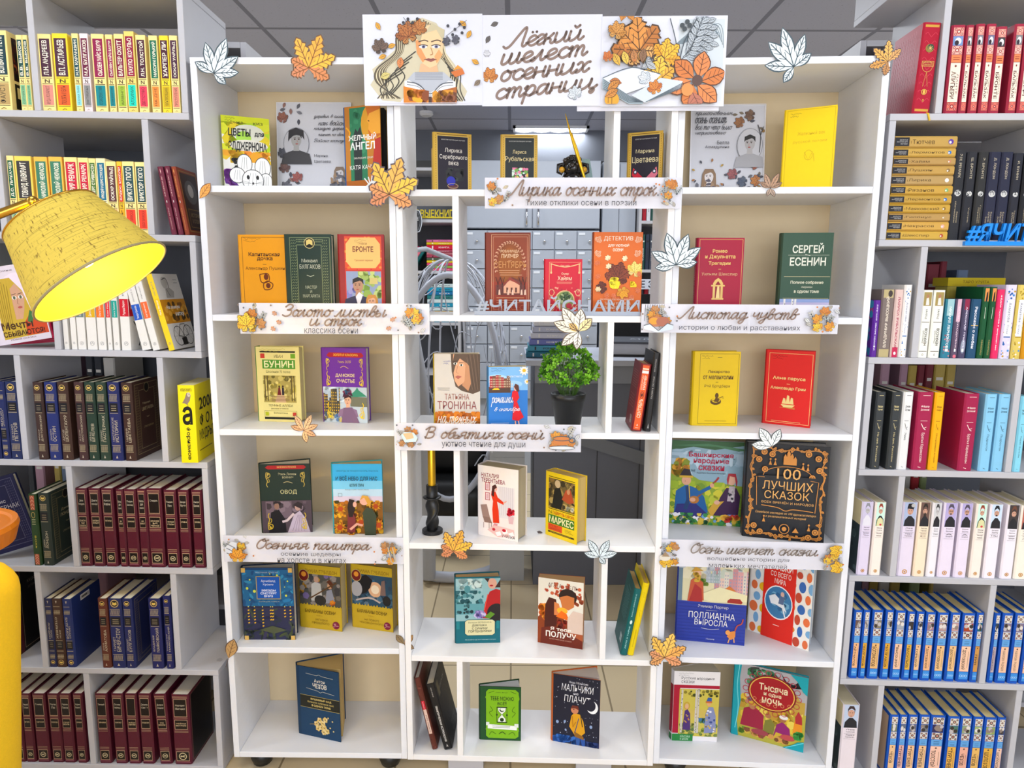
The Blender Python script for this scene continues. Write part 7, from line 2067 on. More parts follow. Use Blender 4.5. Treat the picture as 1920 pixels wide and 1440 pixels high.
# stack of flat books with gold and black spines
STK = [('Шекспир', 'b04030', 'c8a040'), ('Некрасов', 'd8a8a0', 'c89c48'), ('Гиппиус', 'b09060', 'b08c50'), ('Маяковский', '8a6828', 'c0983c'), ('Лермонтов', '2c68b0', 'b8923c'),
	   ('Рязанов', '70a868', 'c09840'), ('Лирика', 'e0e0e4', 'b09058'), ('Пушкин', '8a6c40', 'b8924a'), ('Хайям', 'c07860', 'b08c50'), ('Лермонтов', '3070b8', 'c09a48'), ('Тютчев', '5c3c98', 'b8944c')]
SZ = [1.4801, 1.5025, 1.5252, 1.5452, 1.5668, 1.5886, 1.6111, 1.6349, 1.6575, 1.6769, 1.6986, 1.727]
SPOT = ['lowest in the stack', 'second from the bottom', 'third from the bottom', 'fourth from the bottom', 'fifth from the bottom', 'middle of the stack',
		'sixth from the top', 'fourth from the top', 'third from the top', 'second from the top', 'topmost of the stack']
SPOT[6] = 'fifth from the top'
for i, (nm, ic, gc) in enumerate(STK):
	T = SZ[i + 1] - SZ[i] - .0008
	L = .1455
	def art(A, nm=nm, ic=ic, gc=gc, T=T):
		A.r(0, 77, 100, 100, '25252a')
		for k in range(3):
			A.t(('ЗОЛОТАЯ', 'КОЛЛЕКЦИЯ', 'ПОЭЗИИ')[k], 64 - k * 22, 80, 76 - k * 22, (93, 97, 91)[k], 'c8c4c0', 1, -90)
		A.t(nm, 24, 72 - min(54, len(nm) * 6.0), 76, 72, '4a3418', 0, -90)
		A.r(30, 73.6, 60, 74.4, '7a5c28')
		A.e(50, 10, 30, 30 * A.W / A.H, ic)
		A.e(44, 11, 14, 14 * A.W / A.H, 'e8e0d0')
	mw = FR['SR'] @ Matrix.Translation((.0225 + L + (i % 3) * .0008, .012, SZ[i] + .0003)) @ Matrix.Rotation(radians(-90), 4, 'Y')
	book(f'flat gold and black spined book, {SPOT[i]} beside black hardbacks', mw, T, L, .10, gc, spine=art, pages='c8b078', group='stacked gold and black poetry books')

# acrylic letter signs
def solid_text(name, label, fr, txt, u0, u1, w0, w1, d, dep, m, base=True, b=1, it=0.0):
	vs, fs, x = [], [], 0.0
	for ch in txt:
		g = GLY[(ch, b)]
		n = len(vs)
		vs += [(p[0] + x + it * p[1], p[1]) for p in g[0]]
		fs += [tuple(n + i for i in f) for f in g[1]]
		x += g[2]
	ax, bx = min(p[0] for p in vs), max(p[0] for p in vs)
	ay, by = min(p[1] for p in vs), max(p[1] for p in vs)
	q = [(u0 + (p[0] - ax) / (bx - ax) * (u1 - u0), w0 + (p[1] - ay) / (by - ay) * (w1 - w0)) for p in vs]
	mb = MB(FR[fr])
	ed = {}
	for f in fs:
		mb.poly([(q[i][0], d, q[i][1]) for i in f])
		mb.poly([(q[i][0], d + dep, q[i][1]) for i in reversed(f)])
		for i in range(len(f)):
			k = (min(f[i], f[i - 1]), max(f[i], f[i - 1]))
			ed[k] = ed.get(k, 0) + 1
	for (i, j), c in ed.items():
		if c == 1:
			mb.poly([(q[i][0], d, q[i][1]), (q[j][0], d, q[j][1]), (q[j][0], d + dep, q[j][1]), (q[i][0], d + dep, q[i][1])])
	if base:
		mb.box(u0 - .004, d - .001, w0 - .006, u1 + .002, d + dep + .001, w0 + .004)
	return tag(mb.obj(name, m), label, 'letter sign')
solid_text('letter_sign', 'grey cut-out letters starting with a hash sign in front of red and orange books', 'UC', '#ЧИТАЙСНАМИ', .196, .606, 1.2975, 1.3385, .010, .008, M['greyac'])
solid_text('letter_sign', 'bright blue cut-out letters on the right bookcase edge', 'SR', '#ЯЧИТАЮ', .203, .43, 1.473, 1.5202, -.0095, .008, M['blue'], it=.18)

# ---------------------------------------------------------------- paper signs
PW = 'd8d7df'
BR = '8a7468'
AUT = ['e8a030', 'd88828', 'f0c048']
def sign(label, fr, u0, w0, u1, w1, d, art, roll=0.0, name='paper_sign', cat='sign', parent=None, th=.0008, col=PW):
	mb = MB()
	W, H = u1 - u0, w1 - w0
	mb.box(0, 0, 0, W, th, H, col)
	art(Art(mb, (0, 0, 0), (1, 0, 0), (0, 0, 1), W, H))
	mw = FR[fr] @ Matrix.Translation((u0, d, w0)) @ Matrix.Rotation(roll, 4, 'Y')
	o = mb.obj(name, M['paper'], parent)
	o.matrix_world = mw
	if parent is None:
		tag(o, label, cat, 'autumn shelf signs')
	return o
def posy(A, x0, x1, seed, big=True):
	"""cluster of drawn autumn leaves filling a strip of a sign"""
	rd = random.Random(seed)
	w_ = x1 - x0
	cx = (x0 + x1) / 2
	k = A.W / A.H
	for i in range(9):
		A.simple_leaf(rd.uniform(x0 + 1, x1 - 1), rd.uniform(15, 90), w_ * .24, rd.uniform(0, 360), rd.choice(['d8d8d8', 'c8c4bc', 'e4e4e0', 'b8b0a4', 'd8c8a8']), '50504c', .45)
	for i in range(5):
		A.sprig(rd.uniform(x0 + 2, x1 - 2), rd.uniform(20, 60), w_ * .35, rd.uniform(40, 140), 4, rd.choice(['c8d0d0', 'b8b8b0', 'd8d4c8']), '484c50')
	for i in range(4):
		A.maple(rd.uniform(x0 + w_ * .2, x1 - w_ * .2), rd.uniform(12, 78), w_ * .24, rd.uniform(-60, 60), rd.choice([AUT, ['d88838', 'c87828', 'e8a848'], ['c89058', 'b87c48', 'd8a870'], ['f0c838', 'e8b028', 'f0d868']]), '6a4a28', '7a5020')
	for i in range(10):
		A.e(rd.uniform(x0 - w_ * .3, x1 + w_ * .3), rd.uniform(6, 95), .5, .5 * k, rd.choice(['6a6a70', 'c87838', '8a7060']), 8)
def sg1(A):
	posy(A, 0, 13, 3); posy(A, 88, 100, 8)
	A.cur('Лирика осенних строк', 12, 21, 87, 89, BR, .2); A.t('Тихие отклики осени в поэзии', 21, 8, 77, 27, '4c4c54')
def sg2(A):
	posy(A, 0, 16, 11); posy(A, 86, 100, 14)
	A.maple(5, 26, 7, 20, ['f0c838', 'e8b028', 'f0d050'], '7a5420')
	for x, y in ((20, 70), (22, 42), (19, 20), (81, 52), (79, 24)):
		A.maple(x, y, 1.8, x * 7, ['b89080', 'c88858', 'a88070'], '6a5a50', None)
	A.cur('Золото листвы', 24, 58, 78, 97, BR, .2); A.cur('и строк', 38, 14, 65, 50, BR, .2); A.t('классика осени', 35, 3.5, 63, 20, '50505a')
def sg3(A):
	A.r(0, 1, 100, 99, PW)
	for i in range(9):
		A.l([(2 + i * 1.2, 98), (1.6 + i * 1.1, 40 + (i % 3) * 12)], .3, '60646c')
	posy(A, 2, 15, 21); posy(A, 84, 99, 23)
	A.e(7, 40, 3.8, 18, 'b8744c'); A.e(6.2, 42, 2.6, 12, 'e89828'); A.e(10.6, 40, 3.4, 17, 'a8644c')
	A.p([(1, 26), (4, 32), (8.5, 10), (8.5, 2), (1, 14)], 'dce4ea'); A.p([(16, 28), (13, 34), (8.5, 10), (8.5, 2), (16, 14)], 'ccd8e0')
	A.l([(1, 26), (4, 32), (8.5, 8), (13, 34), (16, 28)], .4, '485058')
	A.cur('Листопад чувств', 18, 36, 79, 92, BR, .2); A.t('истории о любви и расставаниях', 19, 8, 80, 30, '4c4c58')
	A.r(54.3, 0, 54.6, 100, 'd8d8e0')
def sg4(A):
	posy(A, 1, 12, 31); posy(A, 82, 98, 37)
	A.p([(3, 60), (5, 72), (10, 70), (12, 52), (11, 36), (5, 34)], 'c8dce0'); A.p([(4, 66), (9, 70), (10, 50), (6, 44)], 'd8b888')
	A.e(89.5, 46, 4.6, 17, 'c87838'); A.ring(89.5, 54, 4.8, 8, .4, '485058'); A.e(89.5, 20, 7, 7, 'd8dce0'); A.ring(89.5, 20, 7, 7, .3, '485058'); A.ring(95, 48, 1.6, 9, .5, '485058', 10)
	A.cur('В объятиях осени', 16, 50, 80, 92, BR, .2); A.t('уютное чтение для души', 25, 14, 70, 38, '4c4c58')
	A.r(52, 0, 52.2, 100, 'd8d8e0')
def sg5(A):
	posy(A, 1, 14, 41); posy(A, 86, 99, 43)
	A.p([(2, 60), (6, 86), (9, 80), (8, 20), (3, 18)], 'd0d4dc'); A.l([(3, 78), (8, 60)], .5, '70747c'); A.l([(3, 60), (8, 44)], .5, '70747c'); A.l([(3, 42), (8, 28)], .5, '70747c')
	A.maple(9, 22, 6, 0, AUT, '7a5420')
	for x in (92, 94.5):
		A.l([(x + 2, 14), (x, 76)], .7, 'b8a890'); A.e(x, 80, .9, 9, '8a6848')
	A.cur('Осенняя палитра', 20, 45, 82, 97, BR, .2); A.t('осенние шедевры', 33, 31, 66, 46, '54545c'); A.t('на холсте и в книгах', 31, 9, 69, 25, '54545c')
def sg6(A):
	posy(A, 0, 12, 51); posy(A, 87, 100, 53)
	for x, y in ((4, 14), (96, 84), (97, 20)):
		A.maple(x, y, 5, x, ['f0c030', 'e8b020', 'f0d050'], '7a5420')
	A.e(3, 40, 3, 12, 'd8d0c0'); A.p([(1, 44), (3, 62), (5.6, 44)], '9a8060')
	A.cur('Осень шепчет сказки', 17, 60, 85, 97, '857a74', .2); A.t('волшебные истории для', 26, 32, 70, 49, '54545c'); A.t('маленьких мечтателей', 27, 9, 69, 26, '54545c')
sign('white sign with brown script over the small red book', 'UC', .2199, 1.551, .6945, 1.6241, -.006, sg1)
sign('white sign with brown script under the orange and green books', 'UL', .0905, 1.2422, .5692, 1.3193, -.012, sg2)
sign('white sign with heart and open book, under crimson book', 'UR', -.0755, 1.2508, .4022, 1.3216, -.020, sg3)
sign('white sign with armchair and teacup drawings beside plant pot', 'UC', -.0095, .9425, .4655, 1.0142, -.006, sg4)
sign('white sign with candle and paintbrush drawings on left unit', 'UL', .010, .632, .4895, .7055, -.006, sg5, roll=.006)
sign('white sign with grey brown script under the black fairy tale book', 'UR', -.008, .6335, .4664, .7075, -.006, sg6)

# main banner of three printed sheets
def girl(A):
	k = A.W / A.H
	ink = '3c3830'
	hair = ['c8bea0', 'e0d8bc', 'a89878']
	A.p([(50, 98), (38, 94), (28, 80), (26, 62), (14, 48), (6, 40), (8, 30), (4, 22), (14, 4), (30, 2), (40, 20), (66, 20), (70, 4), (84, 2), (88, 14), (80, 30), (78, 44), (70, 58), (68, 78), (62, 92)], 'd0c6a8')
	for i in range(13):
		t = i / 12
		A.l([(48 - t * 6, 96 - t * 3), (36 - t * 8, 78), (32 - t * 6, 58), (18 - t * 8, 40), (20 - t * 10, 24), (10 + t * 20, 6)], 1.0, ['5a5040', 'e0d4b0', '6c5e44'][i % 3], True)
		A.l([(50 + t * 8, 96 - t * 6), (62 + t * 4, 78), (64 + t * 6, 56), (74 + t * 4, 38), (72 + t * 8, 20), (82 - t * 8, 4)], 1.0, ['e0d4b0', '5a5040', '8a7850'][i % 3], True)
	for i in range(5):
		A.l([(44 - i * 3, 60 - i * 6), (30 - i * 4, 44 - i * 6), (34 - i * 5, 30 - i * 5), (22 - i * 2, 10)], .9, ink, True)
		A.l([(68 + i * 1.6, 52 - i * 5), (74 + i * 2, 34), (70 + i * 3, 16), (78 + i * 2, 3)], .9, ink, True)
	A.p([(48, 46), (62, 46), (64, 32), (46, 32)], 'e0b488')
	A.p([(42, 36), (68, 36), (78, 24), (70, 4), (40, 4), (34, 24)], 'b8bcc4')
	for i in range(6):
		A.l([(43, 36 - i * 1.6), (67, 36 - i * 1.6)], .5, '8a8e98')
	A.p([(44, 74), (45, 58), (50, 46), (56, 41), (62, 44), (67, 56), (68, 70), (64, 84), (56, 90), (48, 86)], 'edc898')
	A.p([(44, 72), (45, 58), (50, 47), (53, 52), (49, 62), (48, 74)], 'e0985c'); A.p([(67, 56), (62, 46), (60, 54), (64, 62)], 'e0a468')
	A.p([(44, 76), (48, 86), (54, 90), (50, 80), (48, 70)], 'b8a884'); A.p([(58, 92), (52, 80), (62, 84), (68, 70), (69, 84)], 'c8bc98')
	for x in (50.5, 61.5):
		A.e(x, 65, 3.6, 1.8, 'f4f0ea'); A.e(x + .3, 65, 1.7, 1.8, '6a6c98', 10); A.e(x + .3, 65, .8, .9, '201c20', 8)
		A.l([(x - 4, 66), (x, 67.4), (x + 4, 66)], .7, '3c2c28', True); A.l([(x - 4, 70.6), (x + 1, 72.4), (x + 4.4, 71)], .9, '5a4838', True)
	A.l([(57, 64), (58.6, 57), (56.4, 55.6)], .6, 'b07848', True)
	A.p([(51, 50.6), (55, 52), (57, 51.4), (59, 52), (62, 50.4), (57, 47.6)], '9a5850'); A.l([(51, 50.6), (62, 50.4)], .4, '5a2c28')
	A.maple(38, 76, 13, 20, ['b87038', 'a05c2c', 'c88848'], '4a2c18', '5a3018'); A.maple(46, 84, 9, -30, ['c88040', 'b06c34', 'd89450'], '4a2c18', '5a3018')
	A.p([(74, 36), (84, 40), (86, 34), (78, 30)], 'd07030'); A.p([(76, 38), (80, 44), (84, 40)], 'e09838')
	A.p([(34, 26), (38, 27), (56, 12), (72, 26), (78, 25), (78, 2), (56, 0), (34, 2)], 'f0f0f0'); A.l([(36, 25), (46, 22), (56, 11), (66, 22), (76, 24)], .9, '585c64', True); A.l([(36, 22), (46, 19), (56, 9), (66, 19), (76, 21)], .6, '888c94', True)
	A.p([(33, 20), (46, 16), (55, 6), (55, 0), (33, 0)], 'd8801c'); A.p([(79, 19), (66, 15), (57, 6), (57, 0), (79, 0)], 'b06428'); A.blobs(33, 0, 55, 16, 26, 4, ['f0a820', 'c86c18', '8a4418'], 3); A.blobs(58, 0, 79, 15, 22, 4, ['8a5030', 'e09828', '6a3c24'], 5); A.r(54.6, 0, 57.4, 8, '4a2c24')
	for x, y, a in ((14, 84, 120), (27, 68, 200), (82, 94, -40), (88, 74, 60), (92, 50, -30), (12, 52, 20), (94, 20, 40)):
		A.simple_leaf(x, y, 7, a, 'e8a838' if y > 46 else '8a7a68', '5a4428', .5)
	A.maple(14, 62, 9, 10, ['6a5448', '7a6050', '5a483c'], '3c3028', '2c2420')
	for x, y in ((72, 88), (78, 84), (82, 90), (76, 78), (84, 80), (86, 86), (38, 96), (42, 92), (34, 92), (46, 96)):
		A.e(x, y, 1.3, 1.3 * k, '3c3c44', 10)
	A.l([(70, 76), (78, 84), (88, 94)], .4, '5a5a60'); A.l([(34, 98), (40, 88)], .4, '5a5a60')
	for x, y in ((72, 70), (80, 72)):
		A.maple(x, y, 5, x, ['50505c', '5c5c66', '484850'], '30303a', None)
	A.simple_leaf(22, 34, 9, 200, 'd8c878', '5a5030', .6); A.simple_leaf(30, 40, 9, 80, 'e0884c', '6a3c20', .6)
	A.r(0, 0, 100, .6, PW)
def title(A):
	sk = math.tan(radians(7))
	# lettering rises to the right, so the sheet frame is turned for the script
	B = Art(A.mb, A.o, A.u * cos(radians(6)) + A.v * sin(radians(6)), A.v * cos(radians(6)) - A.u * sin(radians(6)), A.W, A.H)
	B.k = A.k + 3
	B.clip = False
	def line(t, x0, y0, x1, y1):
		B.cur(t, x0, y0, x1, y1, BR, .2, .26)
	line('Лёгкий', 22, 61, 91, 82); line('шелест', 19, 43, 93, 54.5); line('осенних', 17.5, 24, 95, 35.5); line('страниц', 12, -4, 99, 15.5)
	A.k = B.k + 2
	for x, y, a in ((6, 90, 20), (2, 70, 60)):
		A.simple_leaf(x, y, 7, a, '6a6460', '383430', .5)
	A.maple(5, 30, 9, -10, ['d88840', 'c87830', 'e8a050'], '6a4020')
	A.maple(3, 57, 4, 0, ['c8c8cc', 'd4d4d8', 'b8b8bc'], '60606a', None); A.maple(80, 10, 8, 30, ['d4dade', 'e0e4e8', 'c8d0d6'], '606a74', '808890')
def bouquet(A):
	k = A.W / A.H
	A.r(62, 40, 99, 98, 'ccd4d8'); A.r(70, 4, 99, 40, 'd4dadf')
	for i in range(10):
		A.l([(60 + i * .6, 70), (72 + i * 2.4, 84 + i), (90 + i, 96 - i * 3.4)], .5, '788890', True)
	for i in range(5):
		A.sprig(64 + i * 2, 52 + i * 3, 26, 30 + i * 10, 5, 'b8c0c6', '485058')
	A.l([(58, 40), (60, 66), (54, 98)], .8, '485058', True); A.l([(62, 40), (66, 70), (76, 98)], .8, '485058', True)
	for x, y in ((66, 86), (70, 90), (68, 94), (64, 90)):
		A.e(x, y, 2, 3, '3c4448', 10)
	A.maple(30, 62, 27, 25, ['d89040', 'b8702c', 'e0a860'], '4a3018', '5a3818')
	A.maple(50, 52, 16, -30, ['f0b830', 'e8a020', 'f0cc58'], '5a3c18', '7a5018')
	A.maple(45, 26, 20, 10, ['f0c040', 'e0a838', 'e8a070'], '5a3c18', '7a5018')
	for i in range(6):
		A.simple_leaf(77 + 4 * cos(i), 26 + 4 * sin(i), 21, i * 60 + 20, 'dc8448' if i % 2 else 'd07838', '5a3018', .62)
	A.e(78, 27, 4.4, 4.4 * k, '5a4038'); A.simple_leaf(74, 14, 17, -70, 'b87058', '5a3028', .7)
	for i in range(7):
		A.simple_leaf(32 + i * 2, 40, 10, 40 + i * 18, 'b8bcc0', '40464c', .5)
	A.p([(0, 30), (24, 42), (48, 34), (40, 22), (20, 12)], 'dfe4ea'); A.p([(24, 10), (48, 30), (66, 26), (64, 18), (36, 1)], 'd0d8e0'); A.p([(0, 30), (22, 10), (34, 2), (34, 0), (22, 0), (0, 18)], '98a8b0')
	for i in range(6):
		A.l([(1, 28 - i * 2), (22, 9 - i * 1.4), (34, 2)], .45, '48565e'); A.l([(66, 24 - i * 1.2), (36, 2)], .45, '58666e')
	A.l([(0, 30), (24, 42), (48, 34)], .6, '48565e', True)
	A.simple_leaf(16, 24, 10, 170, 'c87840', '5a3820', .6); A.maple(44, 16, 8, 20, ['e08838', 'd07430', 'f0a048'], '6a3c18'); A.maple(36, 28, 7, 50, ['e0e4e8', 'd0d8de', 'e8ecf0'], '606a74', '8a949c')
	A.e(8, 5, 6, 6 * k, 'e0a028'); A.l([(8, 0), (8, 10)], .6, '8a5c10'); A.l([(5, 1), (5, 9)], .6, '8a5c10'); A.e(70, 16, 5, 5 * k, 'd8904c')
	for i in range(4):
		A.simple_leaf(14 + i * 6, 44 + i, 11, 120 - i * 12, ['e0b040', 'e8c050', 'c08048', '8a6448'][i], '5a4428', .5)
	for x, y in ((4, 16), (2, 8), (14, 94), (24, 94)):
		A.simple_leaf(x, y, 12, 20 + x * 4, 'd08838', '5a3c20', .5)
	A.maple(10, 80, 10, -20, ['d89848', 'c88838', 'e0a858'], '5a4428'); A.maple(4, 52, 6, 10, ['d87838', 'c86830', 'e08c48'], '6a3c18')
	for x, y in ((22, 72), (12, 66), (18, 62), (26, 50), (28, 84)):
		A.e(x, y, 1, 1 * k, ['c87838', '585c64'][x % 2], 8)
bn = thing('banner', 'wide white banner of three sheets with drawn girl, script title and autumn leaves', 'banner', FR['UC'])
for lab, art, u0, u1, w0, w1, dd in (('girl', girl, -.0678, .2150, 1.7905, 1.9945, -.0085), ('title', title, .2140, .4955, 1.7885, 1.9915, -.0075), ('bouquet', bouquet, .4945, .785, 1.786, 1.9865, -.0085)):
	mb = MB()
	W, H = u1 - u0, w1 - w0
	mb.box(0, 0, 0, W, .0007, H, 'dcdde6')
	art(Art(mb, (W * .012, 0, H * .02), (1, 0, 0), (0, 0, 1), W * .976, H * .96))
	o = mb.obj('sheet', M['paper'], bn)
	o.matrix_local = Matrix.Translation((u0, dd, w0))
	o['label'] = {'girl': 'sheet with long haired girl reading', 'title': 'sheet with brown script title', 'bouquet': 'sheet with leaves and open book'}[lab]
# white paper backing of the banner showing under its right part
sign('white paper strip behind the lower right of the banner', 'UC', .44, 1.777, .775, 1.80, -.005, lambda A: None, cat='paper strip')

# laminated poem sheets leaning on the back panels
def poem1(A):
	A.r(1, 1, 99, 99, 'd4d3d6')
	rd = random.Random(5)
	for i in range(20):
		A.simple_leaf(rd.uniform(3, 34), rd.uniform(3, 97), 8, rd.uniform(0, 360), rd.choice(['50505a', '6a6a70', '8a8a90', 'a87868']), '3c3c44', .45)
	for x, y, c in ((8, 82, ['a86850', '985c48', 'b87c68']), (8, 44, ['585a64', '64666e', '50525c']), (10, 28, ['7a5850', '6a4c48', '886458']), (12, 8, ['70707a', '80808a', '606068']), (28, 18, ['b05c50', 'a05048', 'b86c60'])):
		A.maple(x, y, 10, x, c, '3c3438', '3c3438')
	A.e(26, 56, 17, 17, 'c4c3c6', 22); A.ring(26, 56, 17, 17, .8, '8a8a8e')
	bust(A, 26, 60, 8, 'a8a6a2', '2c2a2c', '403e40', False, 1); A.p([(15, 58), (16, 70), (26, 73), (36, 70), (37, 60), (32, 66), (20, 64)], '2c2a2c')
	c = '3c3c44'
	for i, s in enumerate(('Деревья в аллеях', 'как войско', 'Каждое дерево', 'пахнет по своему', 'Войско Господне')):
		A.cur(s.replace('Д', 'д').replace('К', 'к').replace('Г', 'г'), 50 + (i % 2) * 6, 82 - i * 6.4, 96, 87 - i * 6.4, c, .13)
	A.t('Марина', 50, 41, 68, 44.6, c); A.t('Цветаева', 50, 35, 72, 38.6, c)
	bust(A, 84, 24, 6, 'd8d4d4', '8a7460', '606068', True, -1); A.blobs(66, 2, 98, 26, 26, 4, ['6a6a72', '8a8a90', '50505a', 'a08060'], 6, .5)
	A.frame(0, 0, 100, 100, .8, 'ecebee')
def poem2(A):
	A.r(1, 1, 99, 99, 'cfced2')
	rd = random.Random(9)
	for i in range(22):
		A.simple_leaf(rd.uniform(58, 97), rd.uniform(3, 97), 7, rd.uniform(0, 360), rd.choice(['50505a', '6a6a70', 'a8803c', '8a7a60']), '3c3c44', .45)
	for x, y, c in ((82, 88, ['7a5c48', '8a6a50', '6a5040']), (68, 80, ['a87040', '986438', 'b88050']), (90, 36, ['b06040', 'a05438', 'b87050']), (92, 18, ['c88038', 'b87030', 'd89048']), (74, 16, ['505c70', '5c6878', '485468']), (60, 24, ['a85c5c', '985050', 'b86868'])):
		A.maple(x, y, 10, x, c, '3c3438', '3c3438')
	A.e(80, 56, 17, 18, 'c8c7ca', 22); A.ring(80, 56, 17, 18, .8, '8a8a8e')
	bust(A, 80, 58, 8, 'b4b0ae', '24221f', 'a8a6a8', False, -1)
	A.l([(93, 48), (94, 66), (90, 78)], 1.2, '3c3c40', True); A.l([(94, 66), (98, 76)], .8, '3c3c40')
	c = '3a3a42'
	for i, s in enumerate(('прикосновеньем', 'осень осенит', 'всё то что было', 'неприкосновенно')):
		A.cur(s, 6, 87 - i * 7, 56 - (i % 2) * 8, 93 - i * 7, c, .13)
	A.t('Белла', 36, 57, 52, 61, c); A.t('Ахмадулина', 20, 52, 52, 56, c)
	bust(A, 26, 22, 7, 'd8d0cc', '8a6c50', '50484c', True, -1); A.blobs(6, 2, 48, 20, 30, 4, ['6a6a72', '484850', 'a08060', '58505a'], 7, .5)
	for i in range(10):
		A.simple_leaf(26 + 20 * cos(i * .7), 24 + 14 * sin(i * .7), 5, i * 40, ['50505a', 'c8a040', 'b87838'][i % 3], '3c3c44', .5)
	A.frame(0, 0, 100, 100, .8, 'e8e7ec')
for fr, u, d, w_, W, H, art, lab in (('UL', .1266, .205, 1.6065, .2045, .2525, poem1, 'grey laminated sheet with portrait oval, between lime book and gold green book'),
		('UR', .0731, .203, 1.6045, .1975, .246, poem2, 'grey laminated sheet with portrait oval on the right, beside yellow book')):
	mb = MB()
	mb.box(0, 0, 0, W, .001, H, 'e4e4e8')
	art(Art(mb, (0, 0, 0), (1, 0, 0), (0, 0, 1), W, H))
	o = mb.obj('poem_sheet', M['paper'])
	o.matrix_world = FR[fr] @ Matrix.Translation((u, d, w_)) @ Matrix.Rotation(radians(-5), 4, 'X')
	tag(o, lab, 'poster', 'laminated poem sheets')

# ---------------------------------------------------------------- cut-out paper leaves
def paper_leaf(label, fr, u, w_, ang, spec, edge, vein, R, d=-.0045, lift=0.0, stem=None):
	mb = MB()
	A = Art(mb, (-.5, 0, -.5), (1, 0, 0), (0, 0, 1), 1.0, 1.0)
	A.lobes(50, 50, R * 100, ang, spec, edge, vein, .045)
	n = len(mb.f)
	# give the card its thickness: back faces and a rim under every lobe
	Rm = R
	for a, L, wd, c in spec:
		t = radians(a + ang)
		P = [(Rm * (x * cos(t) - y * sin(t)), Rm * (x * sin(t) + y * cos(t))) for x, y in lobe_pts(L + .045, wd + .09)]
		mb.poly([(x, .0006, z) for x, z in P][::-1], 'e8e6e2')
		for i in range(len(P)):
			p, q = P[i - 1], P[i]
			mb.poly([(p[0], 0, p[1]), (q[0], 0, q[1]), (q[0], .0006, q[1]), (p[0], .0006, p[1])], 'dcd8d2')
	if stem:
		t = radians(stem[0])
		mb.tube([(0, .0004, 0), (stem[1] * cos(t) * .5, .0004, stem[1] * sin(t) * .5), (stem[1] * cos(t), .0004, stem[1] * sin(t) * 1.04)], .0008, 6, edge)
	o = mb.obj('paper_leaf', M['paper'])
	o.matrix_world = FR[fr] @ Matrix.Translation((u, d, w_)) @ Matrix.Rotation(lift, 4, 'X')
	return tag(o, label, 'paper leaf', 'cut-out paper leaves')
WL, WE = 'dbe6ea', '3f5058'
def mp(cs):
	return [(150, .62, -.40, cs[3]), (195, .62, -.36, cs[4 % len(cs)]), (107, 1.0, -.44, cs[0]), (62, 1.1, -.46, cs[1]), (18, .95, -.44, cs[2]), (-32, .72, -.42, cs[3])]
MC = ['eab03c', 'e8a838', 'ecb838', 'd88850', 'd8885c']
paper_leaf('large pale blue five fingered paper leaf at upper left corner', 'UL', .0587, 1.866, 0,
		   [(150, .72, .26, WL), (103, 1.02, .32, WL), (66, 1.24, .36, WL), (32, 1.02, .32, WL), (2, .86, .28, WL), (-42, .52, .22, WL)], WE, WE, .068)
paper_leaf('golden maple paper leaf on top edge of left unit', 'UL', .288, 1.8783, 5, mp(MC), '6a4a30', '8a5420', .072)
paper_leaf('large pale blue five fingered paper leaf at top of right unit', 'UR', .2622, 1.8759, 6,
		   [(171, .88, .28, WL), (132, 1.1, .34, WL), (104, 1.22, .34, WL), (68, .98, .28, WL), (32, .62, .24, WL), (-128, .52, .22, WL)], WE, WE, .074)
paper_leaf('small brown edged orange maple paper leaf at upper right corner', 'UR', .4762, 1.8849, 30,
		   [(165, 1.0, -.42, 'd89a48'), (110, 1.05, -.44, 'e0a850'), (62, 1.1, -.44, 'e8b058'), (15, .9, -.40, 'd8a060'), (-130, .7, -.4, 'c08850')], '4a3c3c', '5a4028', .042)
paper_leaf('large golden maple paper leaf where left and middle units meet', 'UC', -.0133, 1.5833, 8, mp(['eab840', 'eab050', 'ecc040', 'e89858', 'd88858']), '5a4c50', '7a5028', .082, d=-.012)
paper_leaf('small curled orange paper leaf on left edge of left unit', 'UL', .0048, 1.5738, 0, [(52, 1.0, .42, 'e8a048')], '7a4820', '8a5420', .046)
paper_leaf('small brown fingered paper leaf under yellow book', 'UR', .2251, 1.6005, 0,
		   [(152, .9, .3, 'a88468'), (115, 1.15, .36, 'b89478'), (62, 1.2, .36, 'b89070'), (25, .9, .3, 'a88468'), (-60, .7, .26, 'b8a08c'), (-110, .6, .26, 'b8a08c')], '4a3428', '4a3428', .032)
paper_leaf('large pale five fingered paper leaf beside the crimson book', 'UR', .0043, 1.4168, 0,
		   [(152, .95, .32, WL), (108, 1.12, .38, WL), (70, 1.1, .36, WL), (36, 1.0, .32, WL), (8, .7, .28, WL), (188, .7, .26, WL)], WE, WE, .07, d=-.020)
paper_leaf('cream paper leaf with orange heart under the grey letters', 'UC', .4539, 1.252, 0,
		   [(160, 1.05, .40, 'f0e8d0'), (125, 1.15, .44, 'f2ead8'), (85, .9, .40, 'f4ecdc'), (45, .72, .36, 'f0dca0'), (-140, .85, .34, 'f0e8d8'), (-95, .7, .3, 'f2ece0'), (140, .5, .3, 'f0c068')], '6a5a48', '5a4c40', .062)
paper_leaf('orange pink fingered paper leaf under the forest book', 'UL', .2374, .9913, 0,
		   [(160, .85, .3, 'e8b080'), (118, 1.1, .34, 'eebe90'), (62, 1.15, .34, 'e8c090'), (22, 1.0, .32, 'e8b888'), (-25, .85, .3, 'e8b080'), (-78, .8, .32, 'eec088')], '6a4c38', '7a5030', .040)
paper_leaf('white three pointed paper leaf above the black fairy tale book', 'UR', .2667, .9619, 0,
		   [(175, .95, .40, 'e4eae6'), (125, 1.1, .44, 'e8eeea'), (68, .92, .40, 'e8ece8')], '3c4448', '48545a', .052, d=-.006)
paper_leaf('golden maple paper leaf below the black candle holder', 'UC', .1352, .6693, 6, mp(MC), '5a4a3c', '7a5028', .056)
